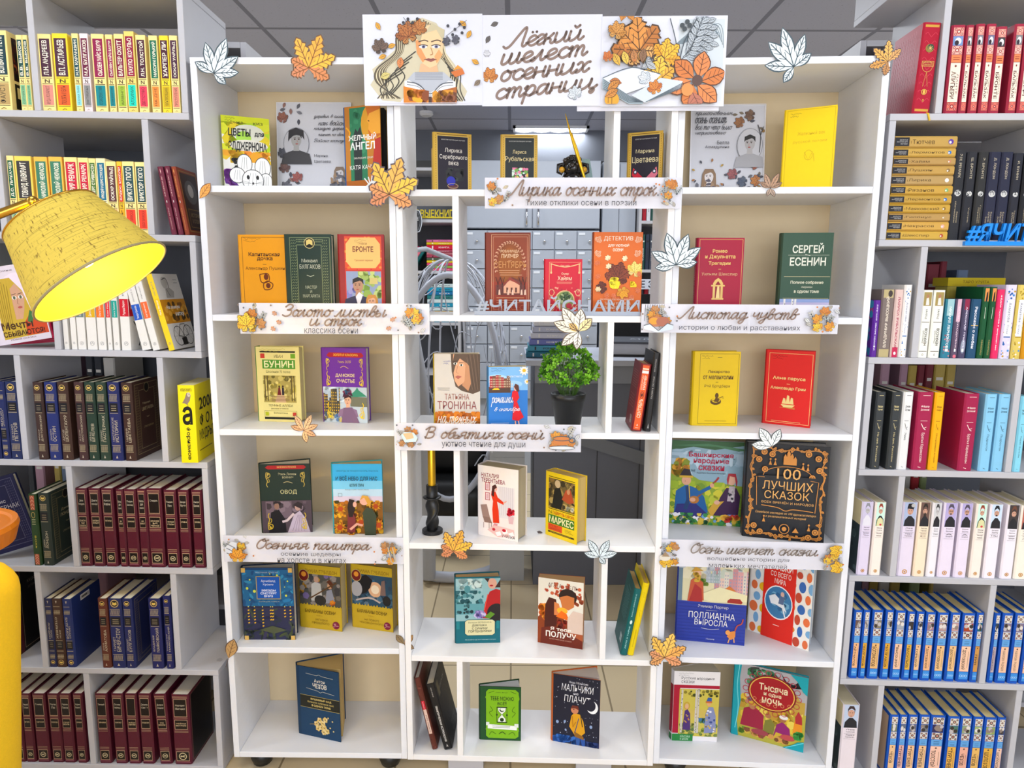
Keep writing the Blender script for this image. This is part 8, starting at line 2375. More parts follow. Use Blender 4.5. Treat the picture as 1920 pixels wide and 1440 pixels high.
paper_leaf('pale blue four pointed paper leaf below the yellow block book', 'UC', .5195, .6597, 0,
		   [(165, .85, .32, WL), (122, 1.15, .38, WL), (62, 1.1, .38, WL), (15, 1.0, .34, WL), (-50, .5, .28, WL)], WE, WE, .047)
paper_leaf('single brown and gold paper leaf at lower left corner of left unit', 'UL', .0040, .352, 0, [(72, 1.0, .5, 'b89058')], '5a4030', '6a4828', .058, stem=(250, .026))
paper_leaf('brown three part paper leaf low between left and middle units', 'UL', .4864, .3983, 0,
		   [(128, 1.0, .46, '8a7450'), (48, 1.05, .5, 'b08450'), (-25, .85, .42, '9a7c58')], '40301c', '4a3420', .034)
paper_leaf('golden maple paper leaf low between middle and right units', 'UR', .0161, .3797, 12, mp(['e8b84c', 'eec058', 'e8a850', 'e09868', 'e0a060']), '5a4c40', '7a5430', .066, d=-.018)
# tiny paper bits
paper_leaf('tiny dark paper leaf lying behind the yellow block book', 'UC', .372, .6895, 0, [(170, 1.0, .4, '4a3c38')], '38302c', None, .016, d=.085)

# ---------------------------------------------------------------- plant, candle, figurine, pen
t = thing('potted_plant', 'bushy green plant in a black pot on the middle unit', 'plant', FR['UC'] @ Matrix.Translation((.436, .085, .9924)))
b = MB()
b.lathe([(.0325, 0), (.034, .004), (.0435, .070), (.0455, .071), (.0475, .088), (.044, .089), (.042, .08), (.0, .078)], 32)
b.obj('pot', M['black'], t, smooth=True)
b = MB()
b.lathe([(.041, .079), (.02, .082), (0, .083)], 16, '2c2418', cap=False)
b.obj('soil', M['generic'], t)
rd = random.Random(7)
b, st = MB(), MB()
for i in range(330):
	th, ph = rd.uniform(0, 2 * pi), math.acos(rd.uniform(-.32, 1))
	r = rd.uniform(.72, 1.0)
	c = V3((.076 * r * sin(ph) * cos(th), .070 * r * sin(ph) * sin(th), .142 + .082 * r * cos(ph)))
	root = V3((.02 * cos(th), .02 * sin(th), .085))
	if i % 3 == 0:
		st.tube([root, (root + c) / 2 + V3((0, 0, .01)), c], .0007, 4, '3c5c1c', cap=False)
	out = (c - V3((0, 0, .11))).normalized()
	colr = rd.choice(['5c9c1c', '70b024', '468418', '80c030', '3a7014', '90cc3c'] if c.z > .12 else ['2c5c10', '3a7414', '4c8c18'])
	for k in range(9):
		a = V3((rd.gauss(0, 1), rd.gauss(0, 1), rd.gauss(0, 1))).normalized()
		dr = (out * .7 + a).normalized()
		sd_ = dr.orthogonal().normalized()
		s0 = c + dr * .002
		L, wd = rd.uniform(.006, .0095), rd.uniform(.0022, .0034)
		up = dr.cross(sd_) * .001
		b.poly([s0, s0 + dr * L * .35 + sd_ * wd, s0 + dr * L * .8 + sd_ * wd * .8 + up, s0 + dr * L + up], colr)
		b.poly([s0, s0 + dr * L + up, s0 + dr * L * .8 - sd_ * wd * .8 + up, s0 + dr * L * .35 - sd_ * wd], colr)
b.obj('foliage', M['leafm'], t)
st.obj('stems', M['leafm'], t)

t = thing('candle_holder', 'black twisted candle holder left of the thick cream book', 'candle holder', FR['UC'] @ Matrix.Translation((.067, .079, .6884)))
b = MB()
b.lathe([(.0285, 0), (.0285, .009), (.0265, .0105), (.018, .011), (.0, .011)], 32)
b.obj('base', M['black'], t, smooth=False)
b = MB()
rows = []
for i in range(25):
	s = i / 24
	z = .011 + .088 * s
	R = .014 + .013 * sin(pi * min(1, s * 1.08)) ** 1.2 * (1 if s < .9 else .8)
	e = .50 + .5 * abs(2 * s - 1) ** 2
	tw = radians(15 + 190 * s)
	row_ = []
	for j in range(20):
		q = 2 * pi * j / 20
		x, y = R * cos(q), R * e * sin(q)
		row_.append((x * cos(tw) - y * sin(tw), x * sin(tw) + y * cos(tw), z))
	rows.append(row_)
b.grid(rows, closed=True)
b.obj('stem', M['black'], t, smooth=True)
b = MB()
b.lathe([(.012, .098), (.0245, .0995), (.0255, .102), (.02, .103)], 28)
b.obj('drip_plate', M['black'], t, smooth=True)
b = MB()
b.lathe([(.0155, .102), (.016, .136), (.0125, .136), (.0125, .118), (0, .118)], 28)
b.obj('cup', M['black'], t, smooth=True)
b = MB(FR['UC'] @ Matrix.Translation((.067, .079, .688)))
b.lathe([(.0108, .1185), (.0104, .255), (.008, .262), (0, .264)], 24)
tag(b.obj('candle', M['gold'], smooth=True), 'tall golden candle standing in the black twisted holder', 'candle')

t = thing('figurine', 'glossy black figurine with gold ears behind the poetry sign', 'figurine', FR['UC'] @ Matrix.Translation((.437, .075, 1.5974)))
b = MB()
b.lathe([(.024, 0), (.027, .01), (.028, .035), (.022, .05), (0, .05)], 20, '14110f')
b.obj('body', M['gloss'], t, smooth=True)
b = MB()
def ball(mb, c, r, col, n=8, sq=1.0):
	mb.grid([[(c[0] + r * sin(pi * i / n) * cos(2 * pi * j / (2 * n)), c[1] + r * sin(pi * i / n) * sin(2 * pi * j / (2 * n)), c[2] + r * sq * cos(pi * i / n)) for j in range(2 * n)] for i in range(n + 1)], col, closed=True)
ball(b, (0, 0, .062), .026, '16120f', 10)
rd = random.Random(2)
for i in range(46):
	th, ph = rd.uniform(0, 2 * pi), rd.uniform(.1, 1.7)
	ball(b, (.025 * sin(ph) * cos(th), .025 * sin(ph) * sin(th), .064 + .025 * cos(ph)), rd.uniform(.004, .007), rd.choice(['1c1612', '100d0b', '2a2019']), 5)
b.obj('head', M['gloss'], t, smooth=True)
for sx in (-1, 1):
	b = MB()
	b.tube([(sx * .022, -.004, .072), (sx * .036, -.006, .068), (sx * .036, -.008, .052), (sx * .026, -.008, .046)], [.004, .0055, .0065, .004], 10, '171310')
	b.obj('horn', M['gloss'], t, smooth=True)
	b = MB()
	ball(b, (sx * .028, -.012, .056), .0075, 'c8901c', 7)
	b.obj('ear', M['gloss'], t, smooth=True)
mg = mat('clear_glass', 'b8d0c4', .05, noise=.01)
mg.node_tree.nodes['Principled BSDF'].inputs['Transmission Weight'].default_value = .9
b = MB(FR['UC'])
b.poly([(.468, .105, 1.597), (.497, .098, 1.597), (.482, .100, 1.685), (.462, .106, 1.688)]); b.poly([(.468, .108, 1.597), (.497, .101, 1.597), (.482, .103, 1.685), (.462, .109, 1.688)][::-1])
for p, q in (((.468, .105, 1.597), (.497, .098, 1.597)), ((.497, .098, 1.597), (.482, .100, 1.685)), ((.482, .100, 1.685), (.462, .106, 1.688)), ((.462, .106, 1.688), (.468, .105, 1.597))):
	b.poly([p, q, (q[0], q[1] + .003, q[2]), (p[0], p[1] + .003, p[2])])
tag(b.obj('glass_plaque', mg), 'pale green glass plaque right of the black figurine', 'plaque')
b = MB(FR['UC'])
P = [V3((.415, .046, 1.784)), V3((.4275, .046, 1.74)), V3((.441, .046, 1.70)), V3((.4535, .046, 1.665)), V3((.4755, .046, 1.5985))]
b.tube(P, [.0008, .0028, .0038, .0040, .0030], 10)
b.tube([p + V3((.0042, -.001, -.002)) for p in P[1:4]], [.0008, .0024, .001], 6)
tag(b.obj('pen', M['gold'], smooth=True), 'long golden quill pen leaning before the black figurine', 'pen')

# ---------------------------------------------------------------- floor lamp, armchair, stool
ax = V3((.577, .025, -.816)).normalized()
oc = V3((-.677, -.586, 1.370))
zq = ax.to_track_quat('Z', 'Y').to_matrix().to_4x4()
mwl = Matrix.Translation(oc) @ zq
t = thing('floor_lamp', 'yellow glowing lamp with tilted fabric shade on a brass arm', 'lamp', Matrix.Translation((-1.20, -.60, 0)))
m_sh = mat('shade_fabric', 'e8cf58', .85)
nt = m_sh.node_tree
bs = nt.nodes['Principled BSDF']
tc = nt.nodes.new('ShaderNodeTexCoord')
wv = []
for sc in ((8, 3, 420), (150, 150, 12)):
	mpn = nt.nodes.new('ShaderNodeMapping')
	mpn.inputs['Scale'].default_value = sc
	nt.links.new(tc.outputs['UV' if False else 'Object'], mpn.inputs['Vector'])
	nz = nt.nodes.new('ShaderNodeTexNoise')
	nz.inputs['Scale'].default_value = 2.5
	nz.inputs['Detail'].default_value = 5
	nt.links.new(mpn.outputs[0], nz.inputs['Vector'])
	wv.append(nz)
mul = nt.nodes.new('ShaderNodeMath')
mul.operation = 'MINIMUM'
nt.links.new(wv[0].outputs[0], mul.inputs[0])
nt.links.new(wv[1].outputs[0], mul.inputs[1])
rmp = nt.nodes.new('ShaderNodeValToRGB')
rmp.color_ramp.elements[0].position, rmp.color_ramp.elements[1].position = .30, .42
rmp.color_ramp.elements[0].color = (*hx('8a6c28'), 1)
rmp.color_ramp.elements[1].color = (*hx('ecd45c'), 1)
nt.links.new(mul.outputs[0], rmp.inputs[0])
nt.links.new(rmp.outputs[0], bs.inputs['Base Color'])
tr = nt.nodes.new('ShaderNodeBsdfTranslucent')
nt.links.new(rmp.outputs[0], tr.inputs['Color'])
ms = nt.nodes.new('ShaderNodeMixShader')
ms.inputs[0].default_value = .35
nt.links.new(bs.outputs[0], ms.inputs[1])
nt.links.new(tr.outputs[0], ms.inputs[2])
nt.links.new(ms.outputs[0], nt.nodes['Material Output'].inputs['Surface'])
rb, rt, Ls = .1117, .0755, .125
def put(mb, name, m, **k):
	o = mb.obj(name, m, t, **k)
	o.matrix_world = mwl
	return o
b = MB()
N = 64
def ringp(r, z): return [(r * cos(2 * pi * j / N), r * sin(2 * pi * j / N), z) for j in range(N)]
b.grid([ringp(rb + (rt - rb) * i / 8, -Ls * i / 8) for i in range(9)], closed=True)
sh = put(b, 'shade', m_sh, smooth=True)
b = MB()
b.grid([ringp(rb - .0025 + (rt - rb) * i / 8, -Ls * i / 8) for i in range(9)], 'f2dc30', closed=True)
m_in = mat('shade_lining', 'f6e020', .6, noise=.02)
put(b, 'lining', m_in, smooth=True)
b = MB()
b.tube(ringp(rb, 0) + [ringp(rb, 0)[0]], .0022, 6, '9a8a60', cap=False)
put(b, 'trim_ring', M['generic'], smooth=True)
b = MB()
b.tube(ringp(rt, -Ls) + [ringp(rt, -Ls)[0]], .0018, 6, 'c8b060', cap=False)
for j in range(3):
	q = 2 * pi * j / 3
	b.tube([(0, 0, -Ls), (rt * cos(q), rt * sin(q), -Ls)], .0014, 6, 'c8a850')
put(b, 'shade_carrier', M['brass'], smooth=True)
b = MB()
ball(b, (0, 0, -.060), .024, 'fff0b0', 10, 1.15)
b.lathe([(.013, -.085), (.013, -.115), (.016, -.118), (.016, -Ls)], 14)
put(b, 'bulb', mat('warm_bulb', 'fff4d0', .4, emit='ffd65a', estr=5.0), smooth=True)
lp = bpy.data.lights.new('lamp_bulb_light', 'POINT')
lp.energy = 4.5
lp.color = (1.0, .72, .16)
lp.shadow_soft_size = .022
lo = bpy.data.objects.new('lamp_bulb_light', lp)
COL.objects.link(lo)
lo.parent = t
lo.matrix_world = Matrix.Translation(mwl @ V3((0, 0, -.028)))
ballp = V3((-.8356, -.5052, 1.514)) + V3((.035, -.05, -.012))
nc = mwl @ V3((0, 0, -Ls))
b = MB()
ball(b, ballp, .0095, 'c8a040', 8)
b.tube([nc, nc + (ballp - nc) * .5, ballp], .004, 10)
b.tube([ballp, ballp + V3((-.11, -.03, -.05)), V3((-1.2, -.60, 1.33))], .0075, 12)
o = b.obj('arm', M['brass'], t, smooth=True)
o.matrix_world = Matrix()
b = MB()
b.tube([(-1.2, -.6, .02), (-1.2, -.6, 1.36)], .010, 14)
o = b.obj('post', M['brass'], t, smooth=True)
o.matrix_world = Matrix()
b = MB()
b.lathe([(.13, 0), (.13, .012), (.12, .02), (.012, .026)], 32, o=(-1.2, -.6, 0))
o = b.obj('base', M['brass'], t, smooth=True)
o.matrix_world = Matrix()

# yellow armchair whose rounded back enters the picture at lower left
def rbox(mb, x0, y0, z0, x1, y1, z1, r, col='fff', n=6):
	"""rounded block built from stacked rounded outlines"""
	rows = []
	for zz, ins in [(z0 + r * (1 - cos(pi / 2 * k / n)), r * (1 - sin(pi / 2 * k / n))) for k in range(n + 1)] + [(z1 - r + r * sin(pi / 2 * k / n), r * (1 - cos(pi / 2 * k / n))) for k in range(n + 1)]:
		row_ = []
		for cx, cy, a0 in ((x1 - r, y1 - r, 0), (x0 + r, y1 - r, 90), (x0 + r, y0 + r, 180), (x1 - r, y0 + r, 270)):
			for k in range(n + 1):
				a = radians(a0 + 90 * k / n)
				rr = max(r - ins, .0005)
				row_.append((cx + rr * cos(a), cy + rr * sin(a), zz))
		rows.append(row_)
	mb.grid(rows, col, closed=True)
	mb.poly(rows[-1], col)
	mb.poly(rows[0][::-1], col)
t = thing('armchair', 'yellow fabric armchair with rounded back at lower left photo edge', 'armchair', Matrix.Translation((-1.20, -.78, 0)))
def part(mb, name, m, **k):
	o = mb.obj(name, m, t, **k)
	o.matrix_world = Matrix()
	return o
b = MB(); rbox(b, -1.52, -.72, .30, -.842, -.58, .905, .06); b.v = [(x - (.10 * (.85 - z) if x > -1.2 and z < .85 else 0), y, z) for x, y, z in b.v]; part(b, 'back', M['yfab'], smooth=True)
b = MB(); rbox(b, -1.50, -1.25, .28, -.93, -.725, .46, .05); part(b, 'seat', M['yfab'], smooth=True)
for x in (-1.56, -.965):
	b = MB(); rbox(b, x, -1.24, .28, x + .10, -.725, .62, .045); part(b, 'armrest', M['yfab'], smooth=True)
for x, y in ((-1.45, -.66), (-.94, -.66), (-1.45, -1.18), (-.94, -1.18)):
	b = MB(); b.tube([(x, y, 0), (x, y, .30)], [.014, .02], 10, '6a4424'); part(b, 'leg', M['generic'], smooth=True)
t = thing('stool', 'round orange stool behind the yellow armchair', 'stool', Matrix.Translation((-1.193, -.37, 0)))
b = MB()
b.lathe([(.0, .81), (.10, .81), (.125, .815), (.135, .85), (.132, .86), (.122, .858), (.118, .853), (.0, .853)][::-1], 40)
b.obj('seat', M['orange'], t, smooth=False)
b = MB(); b.lathe([(.03, .81), (.028, .02)], 20); b.obj('pedestal', M['orange'], t, smooth=True)
b = MB(); b.lathe([(.10, 0), (.10, .012), (.03, .02)], 28); b.obj('base', M['orange'], t)

# ---------------------------------------------------------------- the room seen through the middle unit
YB = 3.0
t = thing('catalogue_cabinet', 'grey steel card catalogue cabinet with rows of small drawers', 'cabinet', Matrix.Translation((-.33, YB, 0)))
b = MB(); b.box(0, .02, .55, .93, .50, 1.735); b.obj('body', M['steel'], t)
b = MB(); b.box(0, .03, .0, .93, .50, .549); b.obj('plinth', M['steel'], t)
NC, NR = 6, 9
cw, chh = .93 / NC, 1.18 / NR
m_lab = mat('card_label', 'dfe2e8', .6, noise=.03)
for i in range(NC):
	for j in range(NR):
		x, z = i * cw, .553 + j * chh
		b = MB(); b.box(x + .003, .0, z + .003, x + cw - .003, .02, z + chh - .003)
		d = b.obj('drawer', M['steel'], t, bevel=.002)
		b = MB(); ball(b, (x + cw * .55, -.016, z + chh * .45), .011, 'fff', 6); b.tube([(x + cw * .55, .0, z + chh * .45), (x + cw * .55, -.012, z + chh * .45)], .005, 6); b.obj('knob', M['chrome'], d, smooth=True)
		b = MB(); b.box(x + .012, -.003, z + chh - .030, x + .055, 0, z + chh - .014); b.obj('label_holder', m_lab, d)
t = thing('wall_cupboard', 'grey double door cupboard above the card drawers', 'cupboard', Matrix.Translation((-.33, YB, 1.745)))
b = MB(); b.box(0, .02, 0, .93, .50, .455); b.obj('body', M['steel'], t)
for x0, x1, hxx in ((.003, .462, .425), (.468, .927, .505)):
	b = MB(); b.box(x0, 0, .004, x1, .02, .45); d = b.obj('door', M['steel'], t, bevel=.002)
	b = MB(); b.tube([(hxx, 0, .02), (hxx, -.03, .035), (hxx, -.03, .12), (hxx, 0, .135)], .008, 8); b.obj('handle', M['chrome'], d, smooth=True)
# tall lockers to the right of the drawers
t = thing('tall_cabinet', 'tall plain grey cabinet right of the drawer cabinet', 'cabinet', Matrix.Translation((.62, YB + .05, 0)))
b = MB(); b.box(0, .02, 0, .235, .5, 2.2); b.obj('body', M['steel'], t)
for x in (.002, .119):
	b = MB(); b.box(x, 0, .05, x + .114, .02, 2.19); b.obj('door', M['steel'], t, bevel=.002)
def far_case(label, x0, x1, y, zs, z1, D=.28, side=True):
	t = thing('bookcase', label, 'bookcase', Matrix.Translation((x0, y, 0)))
	W = x1 - x0
	for z in zs + [z1]:
		b = MB(); b.box(.018, 0, z - .02, W - .018, D, z); b.obj('shelf', M['grey'], t)
	for x in (0, W - .018):
		b = MB(); b.box(x, 0, 0, x + .018, D, z1); b.obj('side_panel', M['grey'], t)
	b = MB(); b.box(.0, D, 0, W, D + .01, z1); b.obj('back_panel', M['dark'], t)
	return t
def far_book(label, x, y, z, T, H, col, group, flat=False, lean=0, W=.15):
	mw = Matrix.Translation((x + (T if lean > 0 else 0), y, z + .0005)) @ Matrix.Rotation(radians(lean), 4, 'Y') @ Matrix.Translation((-T if lean > 0 else 0, 0, 0))
	if flat:
		mw = Matrix.Translation((x + H, y, z + .0005)) @ Matrix.Rotation(radians(-90), 4, 'Y')
	k = random.Random(label).random()
	lt = 'e8e4e0' if k < .6 else '302820'
	return book(label, mw, T, H, W, col, spine=lambda A: (A.r(10, 78, 90, 82, lt), A.t('КНИГА' if k < .5 else 'РОМАН', 30, 25, 70, 60, lt, 1, -90)), group=group)
far_case('open bookcase with bright stacks seen behind the hanging chair', -.98, -.36, YB - .05, [.05, .4, .75, 1.10, 1.455, 1.80], 2.14)
names = {'e070a0': 'pink', 'e0c018': 'yellow', 'c81838': 'red', 'a84058': 'rose', 'b86870': 'dusty pink', '4c5c48': 'olive', '1c90b0': 'turquoise', '1870a0': 'blue', '287878': 'teal', '40a8c8': 'sky blue', 'c8d8d8': 'pale', 'b89030': 'tan', 'd84070': 'magenta', '8cb048': 'lime'}
x = -.595
z = 1.455
for i, c in enumerate(['d84070', '8cb048', 'd84070', 'e0c018', '4c5c48', 'a84058', 'b86870', 'a84058', 'c81838', 'e0c018', 'e070a0']):
	T = .017 if i != 8 else .032
	far_book(f'flat {names[c]} book, {ORD[i]} from the bottom of the bright pink and yellow stack', x, YB, z, T, .21, c, 'bright stack behind hanging chair', True)
	z += T + .001
z = 1.10
for i, c in enumerate(['40a8c8', 'b89030', 'c8d8d8', '1c90b0', 'c8d8d8', '287878', '1870a0', '1c90b0', 'c8d8d8']):
	T = .05 if i == 0 else .026
	far_book(f'flat {names[c]} book, {ORD[i]} from the bottom of the blue stack', x, YB, z, T, .21, c, 'blue stack behind hanging chair', True)
	z += T + .001
for i, (c, n) in enumerate((('5c8c40', 'green'), ('3050a8', 'blue'), ('e080c0', 'pink'), ('c02050', 'crimson'), ('d87080', 'salmon'), ('0c6060', 'teal'))):
	far_book(f'{n} book leaning right beside the bright stack behind hanging chair', -.835 + i * .024, YB, 1.455, .019, .19, c, 'leaning row behind hanging chair', lean=34)
far_book('dark thin book leaning left beside the blue stack', -.66, YB, 1.10, .015, .24, '58343c', 'leaning row behind hanging chair', lean=-20)
solid_text_y = []
def far_letters(label, txt, x0, x1, z0, z1, y, m):
	mw = FR['UC'].copy()
	FR['TMP'] = Matrix.Translation((0, y, 0))
	return solid_text('letter_sign', label, 'TMP', txt, x0, x1, z0, z1, 0, .012, m, base=True)
far_letters('yellow cut-out letters on a far shelf behind left of middle unit', 'НОВЫЕКНИГИ', -.70, -.375, 1.815, 1.868, YB - .03, mat('yellow_acrylic', 'd0b818', .4, noise=.02))
def plaque(label, x, y, z, w_, h, lines, fr=None):
	b = MB(FR[fr]) if fr else MB()
	def q(s, dy):
		pts = []
		for i in range(40):
			a = 2 * pi * i / 40
			r = 1 + .07 * cos(4 * a)
			pts.append((x + w_ / 2 * s * r * max(-.92, min(.92, cos(a) * 1.25)), y + dy, z + h / 2 * s * r * max(-.92, min(.92, sin(a) * 1.25))))
		return pts
	f, g = q(1, 0), q(1, .008)
	b.poly(f, 'c8ccd4'); b.poly(g[::-1], 'c8ccd4')
	for i in range(40):
		b.poly([f[i], f[i - 1], g[i - 1], g[i]], '88909a')
	b.poly(q(.95, -.0004), '181a1e'); b.poly(q(.88, -.0006), '888c94'); b.poly(q(.86, -.0008), '181a1e')
	A = Art(b, (x - w_ / 2, y - .001, z - h / 2), (1, 0, 0), (0, 0, 1), w_, h)
	for i, s in enumerate(lines):
		A.t(s, 12, 50 - i * 22, 88, 66 - i * 22, 'e4e4e8', 1)
	return tag(b.obj('plaque', M['generic']), label, 'plaque')
plaque('black plaque with pale border hanging before far stacks, left of middle unit', -.72, YB - .08, 1.785, .22, .17, ['НАСЛЕДИЕ'])
far_case('dark bookcase seen right of the orange book', .865, 1.5, YB - .02, [.05, .45, .85, 1.18, 1.47, 1.80], 2.14)
for j, (zz, n0) in enumerate(((1.80, 4), (1.47, 5), (1.18, 5))):
	rd = random.Random(j)
	for i in range(n0):
		c, nm = [('b02030', 'red'), ('d8d8dc', 'white'), ('285048', 'dark green'), ('303848', 'slate'), ('484c58', 'grey')][(i + j * 2) % 5]
		far_book(f'{nm} book on {("upper", "middle", "lower")[j]} shelf right of the orange book, {ORD[i]} from left', .892 + i * .030, YB + .01, zz, .026, .24 if j < 2 else .2, c, 'far dark bookcase rows')
b = MB(); b.box(.875, YB - .03, 1.335, .985, YB - .028, 1.405, 'c8ccd8'); A = Art(b, (.875, YB - .031, 1.335), (1, 0, 0), (0, 0, 1), .11, .07); A.t('Е З', 12, 15, 90, 85, '303848', 1)
tag(b.obj('shelf_label', M['paper']), 'pale label card with dark letters right of orange book', 'label')

# reception counter with dark grey front
t = thing('counter', 'dark grey reception counter with pale top behind the plant', 'counter', Matrix.Translation((.10, 1.20, 0)))
b = MB(); b.box(-.04, -.05, 1.02, 1.15, .55, 1.045); b.obj('countertop', mat('pale_countertop', 'b8bcc8', .35, noise=.03), t, bevel=.002)
b = MB(); b.box(0, .0, 0, 1.12, .5, 1.02)
m_pl = mat('slate_panel', '6a6e7a', .6, noise=.04)
b.obj('front_panel', m_pl, t)
for x in (.28, .47, .62):
	b = MB(); b.box(x, -.003, .0, x + .004, 0, 1.0, '38393f'); b.obj('panel_joint', M['generic'], t)
b = MB(); b.poly([(.19, -.012, .665), (.62, -.012, .530), (.62, -.012, .590), (.19, -.012, .725)]); b.poly([(.19, 0, .665), (.62, 0, .530), (.62, 0, .590), (.19, 0, .725)][::-1])
for p, q in (((.19, .665), (.62, .530)), ((.62, .530), (.62, .590)), ((.62, .590), (.19, .725)), ((.19, .725), (.19, .665))):
	b.poly([(p[0], -.012, p[1]), (q[0], -.012, q[1]), (q[0], 0, q[1]), (p[0], 0, p[1])])
b.obj('trim_strip', mat('grey_strip', '777b83', .5, noise=.03), t)
b = MB(); b.box(.0, -.02, .94, 1.12, 0, 1.02); b.obj('fascia', mat('fascia_grey', '8b8f98', .5, noise=.03), t)
def low_block(label, x0, y0, x1, y1, h):
	b = MB(); b.box(x0, y0, 0, x1, y1, h)
	for i in range(5):
		b.box(x0, y0 - .002, i * h / 5, x1, y0, i * h / 5 + .003, '80858c')
	return tag(b.obj('low_partition', mat('pale_tile', 'b3b6b9', .5, noise=.03)), label, 'partition')
low_block('pale tiled low partition between hanging chair and dark counter', -.10, 1.24, .059, 1.38, .98)
b = MB(); b.box(.42, 1.30, 1.0455, .86, 1.62, 1.0545, '17181b'); b.box(.425, 1.305, 1.055, .855, 1.615, 1.102, 'c4c4c8'); b.box(.42, 1.30, 1.1025, .86, 1.62, 1.112, '4d5058'); b.box(.418, 1.299, 1.0455, .426, 1.621, 1.112, '101114')
A = Art(b, (.42, 1.30, 1.1123), (1, 0, 0), (0, 1, 0), .44, .32); A.t('АТЛАС', 24, 46, 60, 58, 'c0c4cc', 1); A.t('МИРА', 44, 28, 76, 38, 'c0c4cc', 1)
o = b.obj('box', M['generic']); o.rotation_euler = (0, 0, radians(-6)); o.location = (-.12, .06, 0); tag(o, 'big black flat box with grey sides on the counter', 'box')
for i, (c, n, w_) in enumerate((('2c7088', 'teal', .16), ('4898b0', 'light blue', .17), ('7078b8', 'lilac', .19), ('d0d0dc', 'white', .18), ('b8bcd0', 'pale grey', .15), ('d8d8dc', 'small white', .11))):
	far_book(f'{n} book lying in the stack behind the plant, {ORD[i]} from the bottom', .062 + i * .007, 1.24, 1.0455 + i * .028, .026, w_, c, 'stack on the counter behind plant', True)
b = MB(); b.box(.50, 1.70, 1.0455, 1.0, 1.73, 1.32, '101216'); b.box(.70, 1.68, 1.0455, .80, 1.745, 1.0465, '101216')
tag(b.obj('monitor', M['generic']), 'black monitor back on the counter beyond the plant', 'monitor')

# hanging egg chair of silver wicker on a bent stand
t = thing('hanging_chair', 'silver wicker egg chair on a curved pale stand behind middle unit', 'chair', Matrix.Translation((-.26, 1.35, 0)))
b = MB()
st_ = [(-.62, .05, 2.12), (-.5, .03, 2.02), (-.37, -.02, 1.85), (-.33, -.05, 1.75), (-.255, -.1, 1.45), (-.19, -.12, 1.2), (-.145, -.14, .95), (-.125, -.15, .6), (-.115, -.15, .3), (-.12, -.15, .03)]
b.tube([tuple(V3(p)) for p in st_], .032, 14)
b.tube([(-.27, -.08, 1.5), (-.15, .15, 1.53), (-.05, .35, 1.49)], .012, 10)
b.obj('stand', mat('pale_stand', 'b5b8c0', .35, noise=.03), t, smooth=True)
b = MB()
b.tube([(.29 * cos(2 * pi * k / 32) - .02, .34 * sin(2 * pi * k / 32) + .2, .028) for k in range(33)], .026, 10)
b.obj('base_ring', M['wicker'], t, smooth=True)
C0 = V3((-.05, .35, .83))
def egg(th, ph):
	rz = .66 if ph < pi / 2 else .72
	s = sin(ph) ** .85 if ph < pi / 2 else sin(ph)
	return C0 + V3((.29 * s * cos(th), .27 * s * sin(th), rz * cos(ph)))
rd = random.Random(4)
b = MB()
for th in [2 * pi * k / 10 for k in range(10)]:
	b.tube([egg(th, .05 + (pi - .2) * i / 24) for i in range(25)], .005, 6, cap=False)
b.tube([egg(-pi / 2 + 1.05 * cos(2 * pi * i / 48), 1.45 + .95 * sin(2 * pi * i / 48)) for i in range(49)], .016, 8, cap=False)
b.obj('shell_frame', M['wicker'], t, smooth=True)
b = MB()
for k in range(62):
	th0, ph0 = rd.uniform(-.2, pi + .4), rd.uniform(.4, 2.7)
	if rd.random() < .22:
		th0 = rd.choice([rd.uniform(-.9, -.1), rd.uniform(pi + .1, pi + .8)])
	pts = []
	am, fr_ = rd.uniform(.12, .3), rd.uniform(2, 5)
	for i in range(22):
		s = i / 21
		pts.append(egg(th0 + (s - .5) * rd.choice([1.1]) + .06 * sin(s * 9), min(2.9, max(.2, ph0 + am * sin(s * fr_ * 2 + k) + (s - .5) * (.9 if k % 2 else -.9)))) * 1.0)
	b.tube(pts, .0032, 5, cap=False)
w_o = b.obj('weave', M['wicker'], t, smooth=True)
w_o['kind'] = 'stuff'
b = MB(); rbox(b, -.25, .17, .17, .15, .50, .38, .08); b.obj('seat_cushion', M['black'], t, smooth=True)
b = MB(); rbox(b, -.25, .36, .36, .15, .50, .66, .06); b.obj('back_cushion', M['black'], t, smooth=True)

# ---------------------------------------------------------------- second rows of bookcases standing behind the grey ones
def rear(fr, label, u0, u1, zs, place, seed):
	t = thing('bookcase', label, 'bookcase', FR[fr])
	for z in zs + [2.05]:
		b = MB(); b.box(u0 + .017, .33, z - .016, u1 - .017, .55, z); b.obj('shelf', M['grey'], t)
	for x in (u0, u1 - .016):
		b = MB(); b.box(x, .33, 0, x + .016, .55, 2.05); b.obj('side_panel', M['grey'], t)
	b = MB(); b.box(u0, .55, 0, u1, .56, 2.05); b.obj('back_panel', M['dark'], t)
	rd = random.Random(seed)
	nm = dict([('7a2c38', 'maroon'), ('c8c4bc', 'cream'), ('6a7c98', 'blue grey'), ('b08a9a', 'mauve'), ('8a9a68', 'sage'), ('2c3038', 'black'), ('b8a050', 'ochre'), ('a83038', 'red')])
	for zi, z in enumerate(zs[1:]):
		x = u0 + .10 + rd.uniform(0, .05)
		for i in range(7):
			T = rd.uniform(.018, .036)
			c = rd.choice(list(nm))
			mw = FR[fr] @ Matrix.Translation((x, .345, z + .0005))
			book(f'{nm[c]} book on the {ORD[zi]} rear shelf up, {ORD[i]} from left, {place}', mw, T, rd.uniform(.20, .235), .16, c, group='books on the rear shelves ' + place, spine=lambda A: A.r(12, 70, 88, 74, 'd8d4cc'))
			x += T + (.002 if rd.random() < .8 else .03)
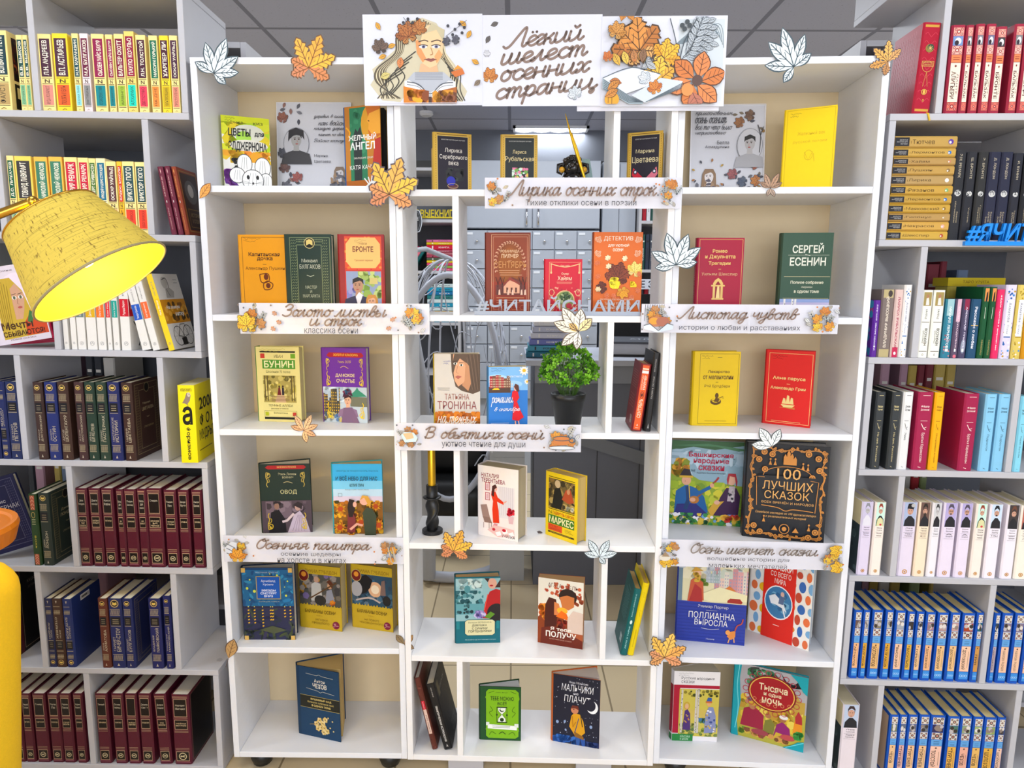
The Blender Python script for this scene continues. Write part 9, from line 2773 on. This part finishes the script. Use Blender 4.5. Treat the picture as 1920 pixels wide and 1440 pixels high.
rear('SL', 'dim grey bookcase standing behind the left bookcase', -.84, .02, [.05, .335, .63, .925, 1.22, 1.51, 1.80], 'behind left bookcase', 5)
rear('SR', 'dim grey bookcase standing behind the right bookcase', .06, .84, [.05, .335, .63, .925, 1.21, 1.50, 1.79], 'behind right bookcase', 8)
mw = FR['SR'] @ Matrix.Translation((.2781 + .145, .15, 1.371)) @ Matrix.Rotation(radians(-90), 4, 'Y')
# yellow card box and the yellow book it lies on, behind the front row of the third shelf
mwb = FR['SR'] @ Matrix.Translation((.275, .17, 1.1905))
book('pale yellow book standing behind the teal and plum books', mwb, .036, .178, .06, 'b8a848', group='books behind the front row', spine=lambda A: (A.r(16, 70, 84, 76, '8a5a20'), A.lines(14, 30, 86, 60, 4, '50481c', 3)))
mwb = FR['SR'] @ Matrix.Translation((.335, .17, 1.1905))
book('dark green book standing behind the green pair', mwb, .04, .178, .06, '1c4a38', group='books behind the front row')
mwb = FR['SR'] @ Matrix.Translation((.39, .17, 1.1905))
book('violet blue book standing behind the flowered ones', mwb, .03, .178, .06, '2c2c78', group='books behind the front row')
b = MB(FR['SR']); b.box(.272, .168, 1.3692, .422, .24, 1.392, 'c8b010'); A = Art(b, FR['SR'] @ V3((.272, .168, 1.3692)), FR['SR'].to_3x3() @ V3((1, 0, 0)), FR['SR'].to_3x3() @ V3((0, 0, 1)), .15, .0228)
b.xf = None
A.t('ТАРО УЭЙТА', 26, 36, 72, 78, '6a4c08'); A.lines(6, 8, 60, 22, 1, '7a6408', .4)
tag(b.obj('card_box', M['prt']), 'flat yellow card box lying on books of third right shelf', 'box')
plaque('black plaque with pale border behind charcoal hardbacks', .075, .275, 1.165, .12, .11, ['ИСТОРИЧЕСКИЕ', 'РОМАНЫ'], 'SR')
# brown book back between the crimson ones, and a yellow ribbon on the red volume
b = MB(FR['SR'])
b.tube([(.086, .004, 1.776), (.087, -.002, 1.774), (.0885, -.003, 1.766), (.091, -.003, 1.758)], .0022, 6, 'd8b010')
tag(b.obj('ribbon', M['generic'], smooth=True), 'short yellow ribbon end hanging over shelf under the red volume', 'ribbon')
